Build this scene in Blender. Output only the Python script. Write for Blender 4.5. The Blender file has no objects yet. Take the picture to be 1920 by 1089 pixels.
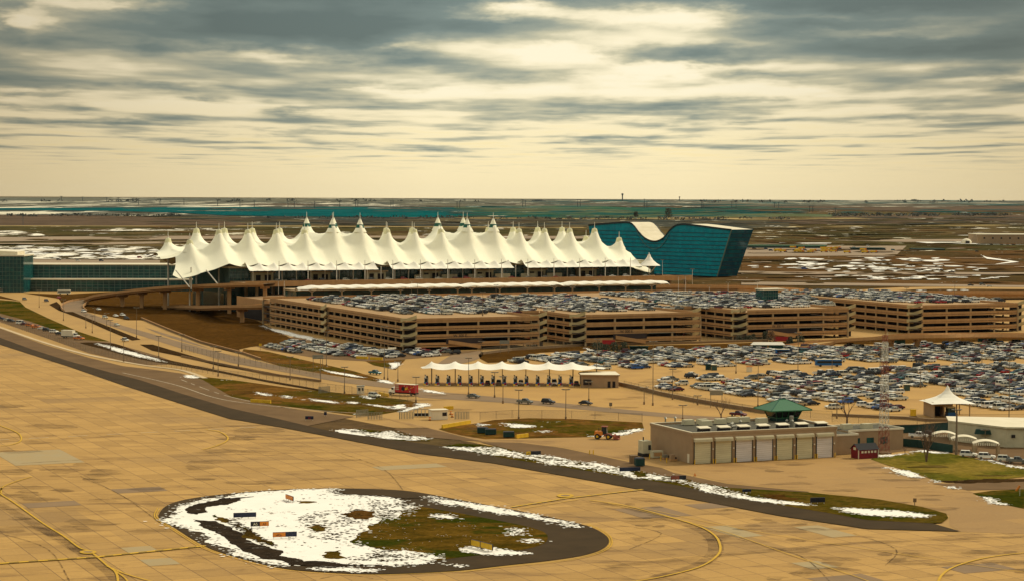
import bpy, math, random
from mathutils import Vector, Matrix
from mathutils.geometry import tessellate_polygon
random.seed(7)
S = bpy.context.scene
# ------------------------------------------------------------------ camera
F = 3950.; H = 72.; PITCH = math.atan(182.5/F); ROLL = math.radians(.25); TH = math.radians(24.5)
cam = bpy.data.cameras.new('camera'); co = bpy.data.objects.new('camera', cam); S.collection.objects.link(co)
cam.sensor_width = 36; cam.lens = F/1920*36; cam.clip_start = 1; cam.clip_end = 300000
co.location = (0, 0, H)
co.matrix_world = Matrix.Translation((0, 0, H)) @ Matrix.Rotation(math.pi/2-PITCH, 4, 'X') @ Matrix.Rotation(ROLL, 4, 'Z')
S.camera = co
S.view_settings.view_transform = 'Standard'; S.view_settings.look = 'None'
S.view_settings.exposure = 0.8; S.view_settings.gamma = 1
S.cycles.max_bounces = 5; S.cycles.diffuse_bounces = 3; S.cycles.glossy_bounces = 2
S.cycles.transparent_max_bounces = 8; S.cycles.volume_bounces = 0

def G(x, y, z=0):
    """ground point seen at pixel (x, y) of the 1920 px wide photograph, on the plane of height z"""
    c, s = math.cos(ROLL), math.sin(ROLL); dx, dy = x-960, y-544.5
    a = c*dx+s*dy; b = -s*dx+c*dy
    Y = F*math.cos(PITCH)-b*math.sin(PITCH); Z = -F*math.sin(PITCH)-b*math.cos(PITCH); t = (z-H)/Z
    return (a*t, Y*t)
def PJ(X, Y, Z):
    Z -= H; zc = Y*math.cos(PITCH)-Z*math.sin(PITCH); yc = Y*math.sin(PITCH)+Z*math.cos(PITCH)
    x = F*X/zc; y = -F*yc/zc; c, s = math.cos(ROLL), math.sin(ROLL)
    return 960+c*x-s*y, 544.5+s*x+c*y
# ------------------------------------------------------------------ node helpers
def nn(nt, t, **k):
    n = nt.nodes.new(t)
    for a, v in k.items(): setattr(n, a, v)
    return n
def mth(nt, op, a, b=None, c=None, clamp=False):
    n = nn(nt, 'ShaderNodeMath', operation=op); n.use_clamp = clamp
    for i, v in enumerate((a, b, c)):
        if v is None: continue
        if isinstance(v, (int, float)): n.inputs[i].default_value = v
        else: nt.links.new(v, n.inputs[i])
    return n.outputs[0]
def mixc(nt, f, a, b, bt='MIX'):
    n = nn(nt, 'ShaderNodeMix', data_type='RGBA', blend_type=bt)
    for i, v in ((0, f), (6, a), (7, b)):
        if isinstance(v, (int, float)): n.inputs[i].default_value = v
        elif isinstance(v, tuple): n.inputs[i].default_value = (*v[:3], 1)
        else: nt.links.new(v, n.inputs[i])
    return n.outputs[2]
def noise(nt, vec, scale, detail=4, rough=.55, dist=0):
    n = nn(nt, 'ShaderNodeTexNoise'); n.inputs['Scale'].default_value = scale; n.inputs['Detail'].default_value = detail
    n.inputs['Roughness'].default_value = rough; n.inputs['Distortion'].default_value = dist
    if vec is not None: nt.links.new(vec, n.inputs['Vector'])
    return n.outputs['Fac']
def ramp(nt, f, lo, hi, clamp=True):
    n = nn(nt, 'ShaderNodeMapRange'); n.inputs[1].default_value = lo; n.inputs[2].default_value = hi; n.clamp = clamp
    nt.links.new(f, n.inputs[0]); return n.outputs[0]
def mapping(nt, vec, loc=(0,0,0), rot=(0,0,0), sc=(1,1,1), vt='POINT'):
    n = nn(nt, 'ShaderNodeMapping', vector_type=vt); n.inputs[1].default_value = loc; n.inputs[2].default_value = rot; n.inputs[3].default_value = sc
    nt.links.new(vec, n.inputs[0]); return n.outputs[0]
# ------------------------------------------------------------------ sky and sun
SUN_EL, SUN_AZ = math.radians(44), math.radians(62)      # azimuth measured from +Y towards +X
w = bpy.data.worlds.new('World'); S.world = w; w.use_nodes = True; nt = w.node_tree; nt.nodes.clear()
out = nn(nt, 'ShaderNodeOutputWorld'); bg = nn(nt, 'ShaderNodeBackground'); nt.links.new(bg.outputs[0], out.inputs[0])
sky = nn(nt, 'ShaderNodeTexSky', sky_type='NISHITA'); sky.sun_disc = False; sky.sun_elevation = SUN_EL; sky.sun_rotation = SUN_AZ
sky.dust_density = 3; sky.air_density = 1
bg.inputs[1].default_value = .1
tc = nn(nt, 'ShaderNodeTexCoord'); d = tc.outputs['Generated']
sx = nn(nt, 'ShaderNodeSeparateXYZ'); nt.links.new(d, sx.inputs[0]); X_, Y_, Z_ = sx.outputs
az = mth(nt, 'ARCTAN2', X_, Y_); el = Z_
zc = mth(nt, 'MAXIMUM', Z_, .005)
cmb = nn(nt, 'ShaderNodeCombineXYZ'); nt.links.new(mth(nt, 'DIVIDE', X_, zc), cmb.inputs[0]); nt.links.new(mth(nt, 'DIVIDE', Y_, zc), cmb.inputs[1])
pl = cmb.outputs[0]                                       # flat cloud deck seen in perspective
n1 = noise(nt, mapping(nt, pl, (3.1, 7.7, 0), sc=(1, .5, 1)), .42, 4, .5, .2)
n2 = noise(nt, mapping(nt, pl, (9.1, 1.7, 4), sc=(1, .3, 1)), .85, 3, .5)
cae = nn(nt, 'ShaderNodeCombineXYZ'); nt.links.new(az, cae.inputs[0]); nt.links.new(el, cae.inputs[1])
wob = nn(nt, 'ShaderNodeTexNoise'); wob.inputs['Scale'].default_value = 1; wob.inputs['Detail'].default_value = 4; wob.inputs['Roughness'].default_value = .6
nt.links.new(mapping(nt, cae.outputs[0], sc=(38, 130, 1)), wob.inputs['Vector'])
wv = nn(nt, 'ShaderNodeVectorMath', operation='SUBTRACT'); nt.links.new(wob.outputs['Color'], wv.inputs[0]); wv.inputs[1].default_value = (.5, .5, .5)
wm = nn(nt, 'ShaderNodeVectorMath', operation='MULTIPLY'); nt.links.new(wv.outputs[0], wm.inputs[0]); wm.inputs[1].default_value = (.055, .012, 0)
wa = nn(nt, 'ShaderNodeVectorMath', operation='ADD'); nt.links.new(cae.outputs[0], wa.inputs[0]); nt.links.new(wm.outputs[0], wa.inputs[1])
# cloud banks: centre (azimuth, elevation) written as photo pixels, half sizes, strength (minus = a bright gap)
BANKS = [(560,60,480,48,1.0),(500,255,260,9,.45),(900,285,300,8,.4),(1380,235,200,9,.5),(1150,262,260,8,.45),(330,180,160,9,.4),(1720,225,200,10,.45),(700,175,160,9,.45),(330,88,300,28,.7),(780,60,380,36,.8),(1280,112,175,22,1.15),(770,125,190,26,.75),(1640,20,360,36,.9),(960,5,1100,26,.8),
 (1500,60,180,24,.7),(1720,105,260,30,.75),(640,0,360,22,.5),(1400,150,140,12,.5),(980,165,300,16,.55),(380,203,90,8,.75),(560,220,90,9,.65),(90,188,130,9,.5),
 (1250,205,330,14,.5),(1060,235,220,12,.4),(1850,145,120,16,.6),(60,218,120,9,.45),(20,60,50,60,.8),(1890,60,130,110,.6),(1560,250,240,8,.3),(210,240,220,7,.4),
 (960,25,110,20,-1.2),(230,28,170,16,-.9),(70,60,70,22,-.6),(540,120,200,18,-.6),(1040,110,90,18,-.8),(1270,42,220,20,-.8),(1240,140,150,14,-.8),(740,105,60,10,-.6),
 (1560,45,90,12,-.6),(1640,75,200,10,-.5),(1450,180,160,14,-.6),(760,190,150,14,-.4),(200,140,220,14,-.25),(1700,185,140,16,-.4)]
acc = None
for bx, by, hw, hh, st in BANKS:
    m = mapping(nt, wa.outputs[0], ((bx-960)/F, (369-by)/F, 0), (0,0,0), (hw*1.25/F, hh*1.3/F, 1), 'TEXTURE')
    g = nn(nt, 'ShaderNodeTexGradient', gradient_type='QUADRATIC_SPHERE'); nt.links.new(m, g.inputs[0])
    g2 = mth(nt, 'POWER', g.outputs['Fac'], .6)
    acc = mth(nt, 'MULTIPLY_ADD', g2, st, acc if acc is not None else 0.)
base = mth(nt, 'ADD', mth(nt, 'MULTIPLY', mth(nt, 'SUBTRACT', n1, .5), 2.1), mth(nt, 'MULTIPLY', mth(nt, 'SUBTRACT', n2, .5), 1.4))
hi = ramp(nt, el, .012, .085)                              # few clouds low down, thick higher up
lift = mth(nt, 'MULTIPLY', hi, .50)
den = mth(nt, 'ADD', mth(nt, 'ADD', mth(nt, 'MULTIPLY', base, ramp(nt, el, .006, .024)), mth(nt, 'MULTIPLY', acc, .62)), lift)
n3 = noise(nt, mapping(nt, pl, (1.3, 5.1, 2), sc=(1, .6, 1)), 1.1, 4, .55)
den = mth(nt, 'ADD', den, mth(nt, 'MULTIPLY', mth(nt, 'SUBTRACT', n3, .5), mth(nt, 'MULTIPLY', hi, .8)))
cov = ramp(nt, den, -.22, 1.28)
cr = nn(nt, 'ShaderNodeValToRGB'); nt.links.new(cov, cr.inputs[0]); e = cr.color_ramp.elements
e[0].position = 0; e[0].color = (1.05, .97, .73, 1); e[1].position = 1; e[1].color = (.125, .17, .16, 1)
for p, c in ((.17, (.97, .85, .56, 1)), (.35, (.62, .58, .40, 1)), (.52, (.33, .36, .29, 1)), (.70, (.19, .245, .225, 1))):
    q = cr.color_ramp.elements.new(p); q.color = c
hz = nn(nt, 'ShaderNodeValToRGB'); nt.links.new(ramp(nt, el, -.002, .05), hz.inputs[0]); e = hz.color_ramp.elements
e[0].position = 0; e[0].color = (1.05, .84, .46, 1); e[1].position = 1; e[1].color = (1.05, .95, .70, 1)
q = hz.color_ramp.elements.new(.5); q.color = (1.02, .86, .50, 1)
sc_ = mixc(nt, ramp(nt, cov, .0, .35), hz.outputs[0], cr.outputs[0])
# away from the bright patch the overcast is duller: broad falloff in azimuth
fall = ramp(nt, mth(nt, 'ABSOLUTE', mth(nt, 'SUBTRACT', az, .02)), .06, .26)
sc_ = mixc(nt, mth(nt, 'MULTIPLY', fall, .7), sc_, mixc(nt, 1., sc_, (.52, .47, .42), 'MULTIPLY'))
up = ramp(nt, el, .1, .5)
sc_ = mixc(nt, up, sc_, (.80, .77, .66))
sc10 = mixc(nt, 1.0, sc_, (5.7, 5.7, 5.6), 'MULTIPLY')
fin = mixc(nt, .94, sky.outputs[0], sc10)
nt.links.new(fin, bg.inputs[0])
sl = bpy.data.lights.new('sun', 'SUN'); sl.energy = 1.5; sl.angle = math.radians(10); sl.color = (1, .90, .70)
so = bpy.data.objects.new('sun', sl); S.collection.objects.link(so)
sd = Vector((math.cos(SUN_EL)*math.sin(SUN_AZ), math.cos(SUN_EL)*math.cos(SUN_AZ), math.sin(SUN_EL)))
so.rotation_euler = sd.to_track_quat('Z', 'Y').to_euler(); so.location = (0, 0, 500)
# ------------------------------------------------------------------ materials
def base_mat(name):
    m = bpy.data.materials.new(name); m.use_nodes = True; nt = m.node_tree
    b = nt.nodes['Principled BSDF']; g = nn(nt, 'ShaderNodeNewGeometry')
    return m, nt, b, g.outputs['Position']
def mat(name, col, rough=.7, metal=0, var=.12, scale=.4, spec=.3, col2=None, stretch=(1,1,1), coat=0):
    m, nt, b, pos = base_mat(name)
    f = ramp(nt, noise(nt, mapping(nt, pos, sc=stretch), scale, 5, .6), .3, .7)
    c2 = col2 or tuple(x*(1-2*var) for x in col)
    nt.links.new(mixc(nt, f, col, c2), b.inputs['Base Color'])
    b.inputs['Roughness'].default_value = rough; b.inputs['Metallic'].default_value = metal; b.inputs['Specular IOR Level'].default_value = spec
    if coat: b.inputs['Coat Weight'].default_value = coat
    return m
def deep(c, k=.80, p=.30):
    m = max(c); return tuple(k*x*(x/m)**p for x in c)
def ground_mat(name, c1, c2, c3=None, scale=.05, snow=None, snowscale=.03, stretch=(1,1,1), fine=1., snowcol=(.82, .78, .66), rough=.95):
    """dry grass or soil: two tones, a fine speckle, and lying snow where its own noise passes a threshold"""
    if not name.startswith(('snow', 'far', 'winter', 'drift', 'stubble', 'yellow')): c1, c2, c3 = deep(c1), deep(c2), (deep(c3) if c3 else None)
    m, nt, b, pos = base_mat(name)
    p = mapping(nt, pos, sc=stretch)
    a = ramp(nt, noise(nt, p, scale, 6, .65, .4), .35, .65)
    c = mixc(nt, a, c1, c2)
    if c3: c = mixc(nt, ramp(nt, noise(nt, mapping(nt, p, (31, 17, 5)), scale*.6, 5, .65), .48, .56), c, c3)
    c = mixc(nt, ramp(nt, noise(nt, pos, fine*.5, 7, .8), .36, .64), c, mixc(nt, 1., c, (.42, .45, .46), 'MULTIPLY'))
    if snow is not None:
        sn = noise(nt, mapping(nt, p, (7, 3, 9)), snowscale, 8, .72, .3)
        c = mixc(nt, ramp(nt, sn, snow, snow+.03), c, snowcol)
    nt.links.new(c, b.inputs['Base Color']); b.inputs['Roughness'].default_value = 1; b.inputs['Specular IOR Level'].default_value = 0
    return m
M = {}
def grid_vec(nt, pos): return mapping(nt, pos, rot=(0, 0, -TH))
# apron concrete slabs
def concrete_slabs(name, c1, c2, c3, w_, h_, joint, msize=.09, stain=.5):
    m, nt, b, pos = base_mat(name); gv = grid_vec(nt, pos)
    br = nn(nt, 'ShaderNodeTexBrick'); br.offset = 0; br.squash = 1
    for k, v in (('Scale', 1), ('Mortar Size', msize), ('Mortar Smooth', .6), ('Bias', 0), ('Brick Width', w_), ('Row Height', h_)): br.inputs[k].default_value = v
    br.inputs['Color1'].default_value = (*c1, 1); br.inputs['Color2'].default_value = (*c2, 1); br.inputs['Mortar'].default_value = (*joint, 1)
    nt.links.new(gv, br.inputs['Vector'])
    # groups of slabs poured together
    vr = nn(nt, 'ShaderNodeTexBrick'); vr.offset = .5
    for k, v in (('Scale', 1), ('Mortar Size', 0), ('Bias', -.35), ('Brick Width', w_*5), ('Row Height', h_*2)): vr.inputs[k].default_value = v
    vr.inputs['Color1'].default_value = (0, 0, 0, 1); vr.inputs['Color2'].default_value = (1, 1, 1, 1); vr.inputs['Mortar'].default_value = (0, 0, 0, 1)
    nt.links.new(gv, vr.inputs['Vector'])
    big = ramp(nt, noise(nt, gv, .012, 3, .5), .42, .6)
    c = mixc(nt, mth(nt, 'MULTIPLY', mth(nt, 'MULTIPLY', vr.outputs['Color'], big), .75), br.outputs['Color'], c3)
    st = ramp(nt, noise(nt, mapping(nt, pos, sc=(.35, 1, 1)), .16, 6, .7, .5), .50, .66)
    st2 = ramp(nt, noise(nt, pos, .02, 4, .6), .42, .58)
    c = mixc(nt, mth(nt, 'MULTIPLY', mth(nt, 'MULTIPLY', st, st2), stain), c, mixc(nt, 1., c, (.50, .47, .47), 'MULTIPLY'))
    c = mixc(nt, mth(nt, 'MULTIPLY', ramp(nt, noise(nt, mapping(nt, gv, (40, 3, 0), sc=(.12, 1, 1)), .35, 4, .6), .60, .74), .5), c, mixc(nt, 1., c, (.55, .5, .46), 'MULTIPLY'))
    c = mixc(nt, ramp(nt, noise(nt, pos, 1.3, 4, .7), .3, .75), c, mixc(nt, 1., c, (.84, .83, .82), 'MULTIPLY'))
    nt.links.new(c, b.inputs['Base Color']); b.inputs['Roughness'].default_value = .85; b.inputs['Specular IOR Level'].default_value = .25
    return m
M['apron'] = concrete_slabs('apron_concrete', (.49,.285,.078), (.395,.226,.06), (.21,.125,.05), 6.1, 7.6, (.17,.095,.035), .11, 1.0)
M['forecourt'] = concrete_slabs('forecourt_concrete', (.39,.225,.068), (.36,.205,.062), (.27,.16,.06), 9, 9, (.30,.19,.09), .05, .8)
M['road_tan'] = mat('road_concrete', (.43,.25,.068), .85, scale=.06, col2=(.34,.195,.055), stretch=(1,.5,1))
M['asphalt'] = mat('asphalt', (.062,.039,.017), .95, scale=.12, col2=(.042,.027,.012), spec=.08)
M['asphalt_lt'] = mat('worn_asphalt', (.175,.103,.045), .95, scale=.08, col2=(.12,.07,.03), spec=.1)
M['asphalt_dk'] = mat('dark_asphalt', (.072,.056,.04), .9, scale=.3, col2=(.05,.04,.03))
M['lot'] = mat('car_park_paving', (.46,.265,.068), .9, scale=.05, col2=(.36,.20,.055))
M['lane'] = mat('worn_lane', (.17,.112,.06), .9, scale=.05, col2=(.25,.155,.07))
M['yellow'] = mat('yellow_marking', (.62,.36,.02), .8, var=.15, scale=.8)
M['black'] = mat('black_marking', (.03,.025,.02), .8, var=.1, scale=.8)
M['white'] = mat('white_marking', (.55,.45,.30), .8, var=.2, scale=.5)
M['pale'] = mat('new_concrete', (.36,.25,.105), .85, scale=.2, col2=(.34,.26,.13))
M['patch'] = mat('old_grey_concrete', (.19,.122,.062), .85, scale=.1, col2=(.25,.155,.07))
M['kerb'] = mat('pale_kerb', (.60,.44,.24), .8, scale=.3)
M['grass'] = ground_mat('dry_green_grass', (.095,.078,.012), (.20,.13,.035), (.06,.062,.010), .07, fine=1.)
M['lawn'] = ground_mat('yellow_lawn', (.20,.15,.02), (.30,.20,.04), (.13,.115,.015), .05, fine=.9)
M['brown'] = ground_mat('brown_grass', (.16,.088,.026), (.095,.052,.016), (.125,.068,.020), .05, fine=.6)
M['brownsn'] = ground_mat('brown_grass_melting', (.30,.165,.05), (.13,.075,.025), (.12,.09,.018), .07, snow=.645, snowscale=.13, fine=.6)
M['darkgrass'] = ground_mat('dark_verge', (.055,.035,.018), (.085,.052,.024), None, .1, fine=.8)
M['island'] = ground_mat('island_grass', (.22,.135,.03), (.085,.06,.012), (.055,.060,.010), .13, snow=.66, snowscale=.22, stretch=(.6,1,1), fine=1.6)
def snow_mat(name, thr, sc=.35, under=(.11,.07,.02), stretch=(1,1,1)):
    m, nt, b, pos = base_mat(name); p = mapping(nt, pos, sc=stretch)
    h = noise(nt, p, sc, 8, .72, .2); reg = ramp(nt, noise(nt, p, sc*.12, 3, .5), .44, .60)
    hole = mth(nt, 'MULTIPLY', ramp(nt, h, thr, thr+.03), reg)
    c = mixc(nt, ramp(nt, noise(nt, pos, .15, 5, .6), .3, .7), (.86,.82,.72), (.80,.76,.66))
    nt.links.new(mixc(nt, hole, c, under), b.inputs['Base Color']); b.inputs['Roughness'].default_value = .9; b.inputs['Specular IOR Level'].default_value = .15
    bp = nn(nt, 'ShaderNodeBump'); bp.inputs['Strength'].default_value = .25; bp.inputs['Distance'].default_value = .3
    nt.links.new(noise(nt, pos, .6, 4, .6), bp.inputs['Height']); nt.links.new(bp.outputs[0], b.inputs['Normal'])
    return m
M['snow'] = snow_mat('snow', .60, .35)
M['snow_clean'] = snow_mat('snow_clean', .75, .5)
M['icy'] = ground_mat('icy_asphalt', (.062,.045,.03), (.045,.035,.026), None, .2, snow=.62, snowscale=.5, stretch=(.25,1.,1), fine=1., snowcol=(.35,.33,.28))
M['crumb'] = ground_mat('wet_bare_ground', (.085,.055,.02), (.05,.035,.015), None, .5, fine=1.5)
def stain_mat(name, col, amt, sc, st):
    m, nt, b, pos = base_mat(name); b.inputs['Base Color'].default_value = (*col, 1); b.inputs['Roughness'].default_value = .9; b.inputs['Specular IOR Level'].default_value = .1
    nt.links.new(mth(nt, 'MULTIPLY', ramp(nt, noise(nt, mapping(nt, pos, sc=st), sc, 6, .7), .38, .66), amt), b.inputs['Alpha']); return m
M['stain'] = stain_mat('tyre_rubber_stain', (.10,.06,.032), .42, .25, (.35, 1, 1))
M['crack'] = stain_mat('sealed_crack', (.06,.035,.018), .8, .4, (1, 1, 1))
# far fields
M['base'] = ground_mat('plain', (.20,.135,.075), (.13,.095,.05), (.16,.13,.06), .004, snow=.62, snowscale=.011, fine=.05, stretch=(1,.4,1))
M['f_snow'] = ground_mat('snowy_field', (.17,.15,.10), (.10,.105,.09), None, .0016, snow=.52, snowscale=.004, fine=.02, stretch=(1,.16,1), snowcol=(.62,.57,.42))
M['f_hill'] = ground_mat('far_hill_grass', (.11,.125,.10), (.22,.19,.12), None, .0008, snow=.57, snowscale=.0014, fine=.01, stretch=(1,.2,1), snowcol=(.6,.55,.4))
M['f_teal'] = ground_mat('winter_wheat_dark', (.0,.095,.10), (.0,.115,.112), None, .001, fine=.01, stretch=(1,.3,1))
M['f_green'] = ground_mat('winter_wheat_green', (.015,.10,.07), (.05,.14,.075), (.16,.17,.08), .0011, fine=.01, stretch=(1,.25,1), snow=.66, snowscale=.002, snowcol=(.5,.48,.34))
M['f_purple'] = ground_mat('bare_field', (.20,.145,.10), (.17,.125,.09), None, .003, fine=.02)
M['f_blue'] = ground_mat('scrub_plain', (.12,.115,.09), (.075,.085,.075), (.17,.14,.085), .006, snow=.61, snowscale=.014, fine=.03, stretch=(1,.35,1), snowcol=(.5,.46,.34))
M['f_ochre'] = ground_mat('stubble_strip', (.55,.40,.17), (.40,.28,.12), None, .003, fine=.02)
M['f_olive'] = ground_mat('airfield_grass', (.13,.105,.045), (.09,.08,.038), (.19,.14,.07), .006, snow=.60, snowscale=.012, fine=.04, stretch=(1,.30,1), snowcol=(.7,.64,.48))
M['f_drift'] = ground_mat('drifted_snow', (.13,.09,.045), (.09,.07,.035), None, .012, snow=.50, snowscale=.022, fine=.06, stretch=(1,.35,1), snowcol=(.8,.74,.6))
M['f_brown'] = ground_mat('brown_earth', (.23,.14,.065), (.15,.09,.042), (.12,.085,.04), .01, snow=.63, snowscale=.03, fine=.06, stretch=(1,.4,1), snowcol=(.8,.74,.6))
M['f_run'] = mat('runway', (.30,.21,.125), .9, scale=.01, col2=(.24,.17,.10), stretch=(1,.3,1))
# ------------------------------------------------------------------ mesh builder
class MB:
    def __init__(s): s.v = []; s.f = []; s.m = []; s.mats = []
    def mi(s, m):
        if m not in s.mats: s.mats.append(m)
        return s.mats.index(m)
    def add(s, vs, fs, m):
        o = len(s.v); s.v += [tuple(p) for p in vs]; k = s.mi(m)
        for f in fs: s.f.append(tuple(i+o for i in f)); s.m.append(k)
    def box(s, x0, x1, y0, y1, z0, z1, m, rz=0, c=(0,0,0), taper=0):
        vs = []
        for z, t in ((z0, 0), (z1, taper)):
            for x, y in ((x0+t, y0+t), (x1-t, y0+t), (x1-t, y1-t), (x0+t, y1-t)):
                X = x*math.cos(rz)-y*math.sin(rz)+c[0]; Y = x*math.sin(rz)+y*math.cos(rz)+c[1]; vs.append((X, Y, z+c[2]))
        s.add(vs, [(3,2,1,0),(4,5,6,7),(0,1,5,4),(1,2,6,5),(2,3,7,6),(3,0,4,7)], m)
    def prism(s, poly, z0, z1, m, mtop=None):
        n = len(poly); ar = sum(poly[i][0]*poly[(i+1)%n][1]-poly[(i+1)%n][0]*poly[i][1] for i in range(n))
        if ar < 0: poly = poly[::-1]
        f0 = (lambda p: z0(p)) if callable(z0) else (lambda p: z0)
        f1 = (lambda p: z1(p)) if callable(z1) else (lambda p: z1)
        vs = [(p[0], p[1], f0(p)) for p in poly]+[(p[0], p[1], f1(p)) for p in poly]
        s.add(vs, [(i, (i+1)%n, n+(i+1)%n, n+i) for i in range(n)], m)
        tri = tessellate_polygon([[Vector((p[0], p[1], 0)) for p in poly]])
        def ori(t):
            a, b, c = (poly[i] for i in t); return t if (b[0]-a[0])*(c[1]-a[1])-(b[1]-a[1])*(c[0]-a[0]) > 0 else t[::-1]
        tri = [ori(tuple(t)) for t in tri]
        s.add(vs, [tuple(n+i for i in t) for t in tri], mtop or m); s.add(vs, [t[::-1] for t in tri], m)
    def tube(s, p0, p1, r0, m, r1=None, n=6, cap=True):
        r1 = r0 if r1 is None else r1; p0 = Vector(p0); p1 = Vector(p1); d = (p1-p0).normalized()
        a = d.orthogonal().normalized(); b = d.cross(a); vs = []
        for p, r in ((p0, r0), (p1, r1)):
            for i in range(n):
                t = 2*math.pi*i/n; vs.append(p+a*math.cos(t)*r+b*math.sin(t)*r)
        fs = [(i, (i+1)%n, n+(i+1)%n, n+i) for i in range(n)]
        if cap: fs += [tuple(range(n))[::-1], tuple(range(n, 2*n))]
        s.add(vs, fs, m)
    def lathe(s, prof, m, c=(0,0), n=16, mf=None):
        vs = []; 
        for r, z in prof:
            for i in range(n): t = 2*math.pi*i/n; vs.append((c[0]+r*math.cos(t), c[1]+r*math.sin(t), z))
        for k in range(len(prof)-1):
            mm = mf(k) if mf else m
            s.add(vs[k*n:(k+2)*n], [(i, (i+1)%n, n+(i+1)%n, n+i) for i in range(n)], mm)
    def quad(s, a, b, c, d, m): s.add([a, b, c, d], [(0,1,2,3)], m)
    def mesh(s, name, smooth=False):
        me = bpy.data.meshes.new(name); me.from_pydata(s.v, [], s.f)
        for m in s.mats: me.materials.append(M[m] if isinstance(m, str) else m)
        me.polygons.foreach_set('material_index', s.m)
        if smooth: me.polygons.foreach_set('use_smooth', [True]*len(s.f))
        me.update(); return me
    def build(s, name, parent=None, smooth=False, loc=(0,0,0), rz=0): return inst(s.mesh(name, smooth), name, parent, loc, rz)
def inst(me, name, parent=None, loc=(0,0,0), rz=0, sc=None):
    o = bpy.data.objects.new(name, me); S.collection.objects.link(o); o.parent = parent; o.location = loc; o.rotation_euler = (0,0,rz)
    if sc: o.scale = sc
    return o
def tag(o, label, cat, group=None):
    o['label'] = label; o['category'] = cat
    if group: o['group'] = group
    return o
def thing(name, label, cat, loc=(0,0,0), rz=0, group=None): return tag(inst(None, name, None, loc, rz), label, cat, group)
def L3(p, z=0): return (p[0], p[1], z)
# ------------------------------------------------------------------ ground sheets
def spline(pts, n=6, closed=True):
    r = []; N = len(pts)
    for i in range(N if closed else N-1):
        g = lambda k: pts[(i+k) % N] if closed else pts[max(0, min(N-1, i+k))]
        p0, p1, p2, p3 = g(-1), g(0), g(1), g(2)
        for j in range(n):
            t = j/n
            r.append(tuple(.5*((2*p1[k])+(-p0[k]+p2[k])*t+(2*p0[k]-5*p1[k]+4*p2[k]-p3[k])*t*t+(-p0[k]+3*p1[k]-3*p2[k]+p3[k])*t**3) for k in range(len(p1))))
    if not closed: r.append(pts[-1])
    return r
def ragged(w_, amp, rnd, depth=4):
    for dpt in range(depth):
        r = []
        for i in range(len(w_)):
            a, b = w_[i], w_[(i+1) % len(w_)]; dx, dy = b[0]-a[0], b[1]-a[1]; L = math.hypot(dx, dy)
            k = min(amp*.5**dpt, L*.22)*rnd.uniform(-1, 1); r.append(a)
            if L > .8: r.append(((a[0]+b[0])/2-dy/L*k, (a[1]+b[1])/2+dx/L*k))
        w_ = r
    return w_
def inside_w(x, y, poly):
    c = False; j = len(poly)-1
    for i in range(len(poly)):
        if (poly[i][1] > y) != (poly[j][1] > y) and x < (poly[j][0]-poly[i][0])*(y-poly[i][1])/(poly[j][1]-poly[i][1])+poly[i][0]: c = not c
        j = i
    return c
def sheet(name, px, m, z, kind='structure', rag=0, sm=0, seed=1, parent=None, label=None):
    pts = spline(px, sm) if sm else px
    w_ = [G(x, y) for x, y in pts]
    if rag: w_ = ragged(w_, rag, random.Random(seed))
    tri = tessellate_polygon([[Vector((p[0], p[1], 0)) for p in w_]])
    fs = []
    for t in tri:
        a, b, c = (w_[i] for i in t); fs.append(tuple(t) if (b[0]-a[0])*(c[1]-a[1])-(b[1]-a[1])*(c[0]-a[0]) > 0 else tuple(t)[::-1])
    mb = MB(); mb.add([(p[0], p[1], z) for p in w_], fs, m)
    if m in ('snow', 'snow_clean') and rag:
        # crumbs of melting snow beyond the edge, bare holes eating into it
        rr = random.Random(seed+500); n = len(w_); big_ = sum(math.dist(w_[i], w_[(i+1) % n]) for i in range(n)); cnt = int(min(1600, big_*2.8))
        for k in range(cnt):
            i = rr.randrange(n); b = w_[(i+1) % n]; a = w_[i]; t = rr.random(); px_, py_ = a[0]+(b[0]-a[0])*t, a[1]+(b[1]-a[1])*t
            L = math.dist(a, b) or 1; nx, ny = (b[1]-a[1])/L, -(b[0]-a[0])/L; d_ = rr.gauss(0, .5*rag)
            r_ = rr.uniform(.05, .30)*(1+rag*.12); hole = inside_w(px_+nx*d_, py_+ny*d_, w_); px_ += nx*d_; py_ += ny*d_
            ring = [(px_+r_*1.3*rr.uniform(.5, 1.4)*math.cos(q), py_+r_*rr.uniform(.5, 1.3)*math.sin(q)) for q in [6.283*j/7 for j in range(7)]]
            mb.add([(q[0], q[1], z+(.014 if hole else .007)+k*1e-5) for q in ring], [tuple(range(7))], 'crumb' if hole else 'snow_clean')
    o = mb.build(name)
    o['kind'] = kind
    if label: o['label'] = label
    return o
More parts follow.
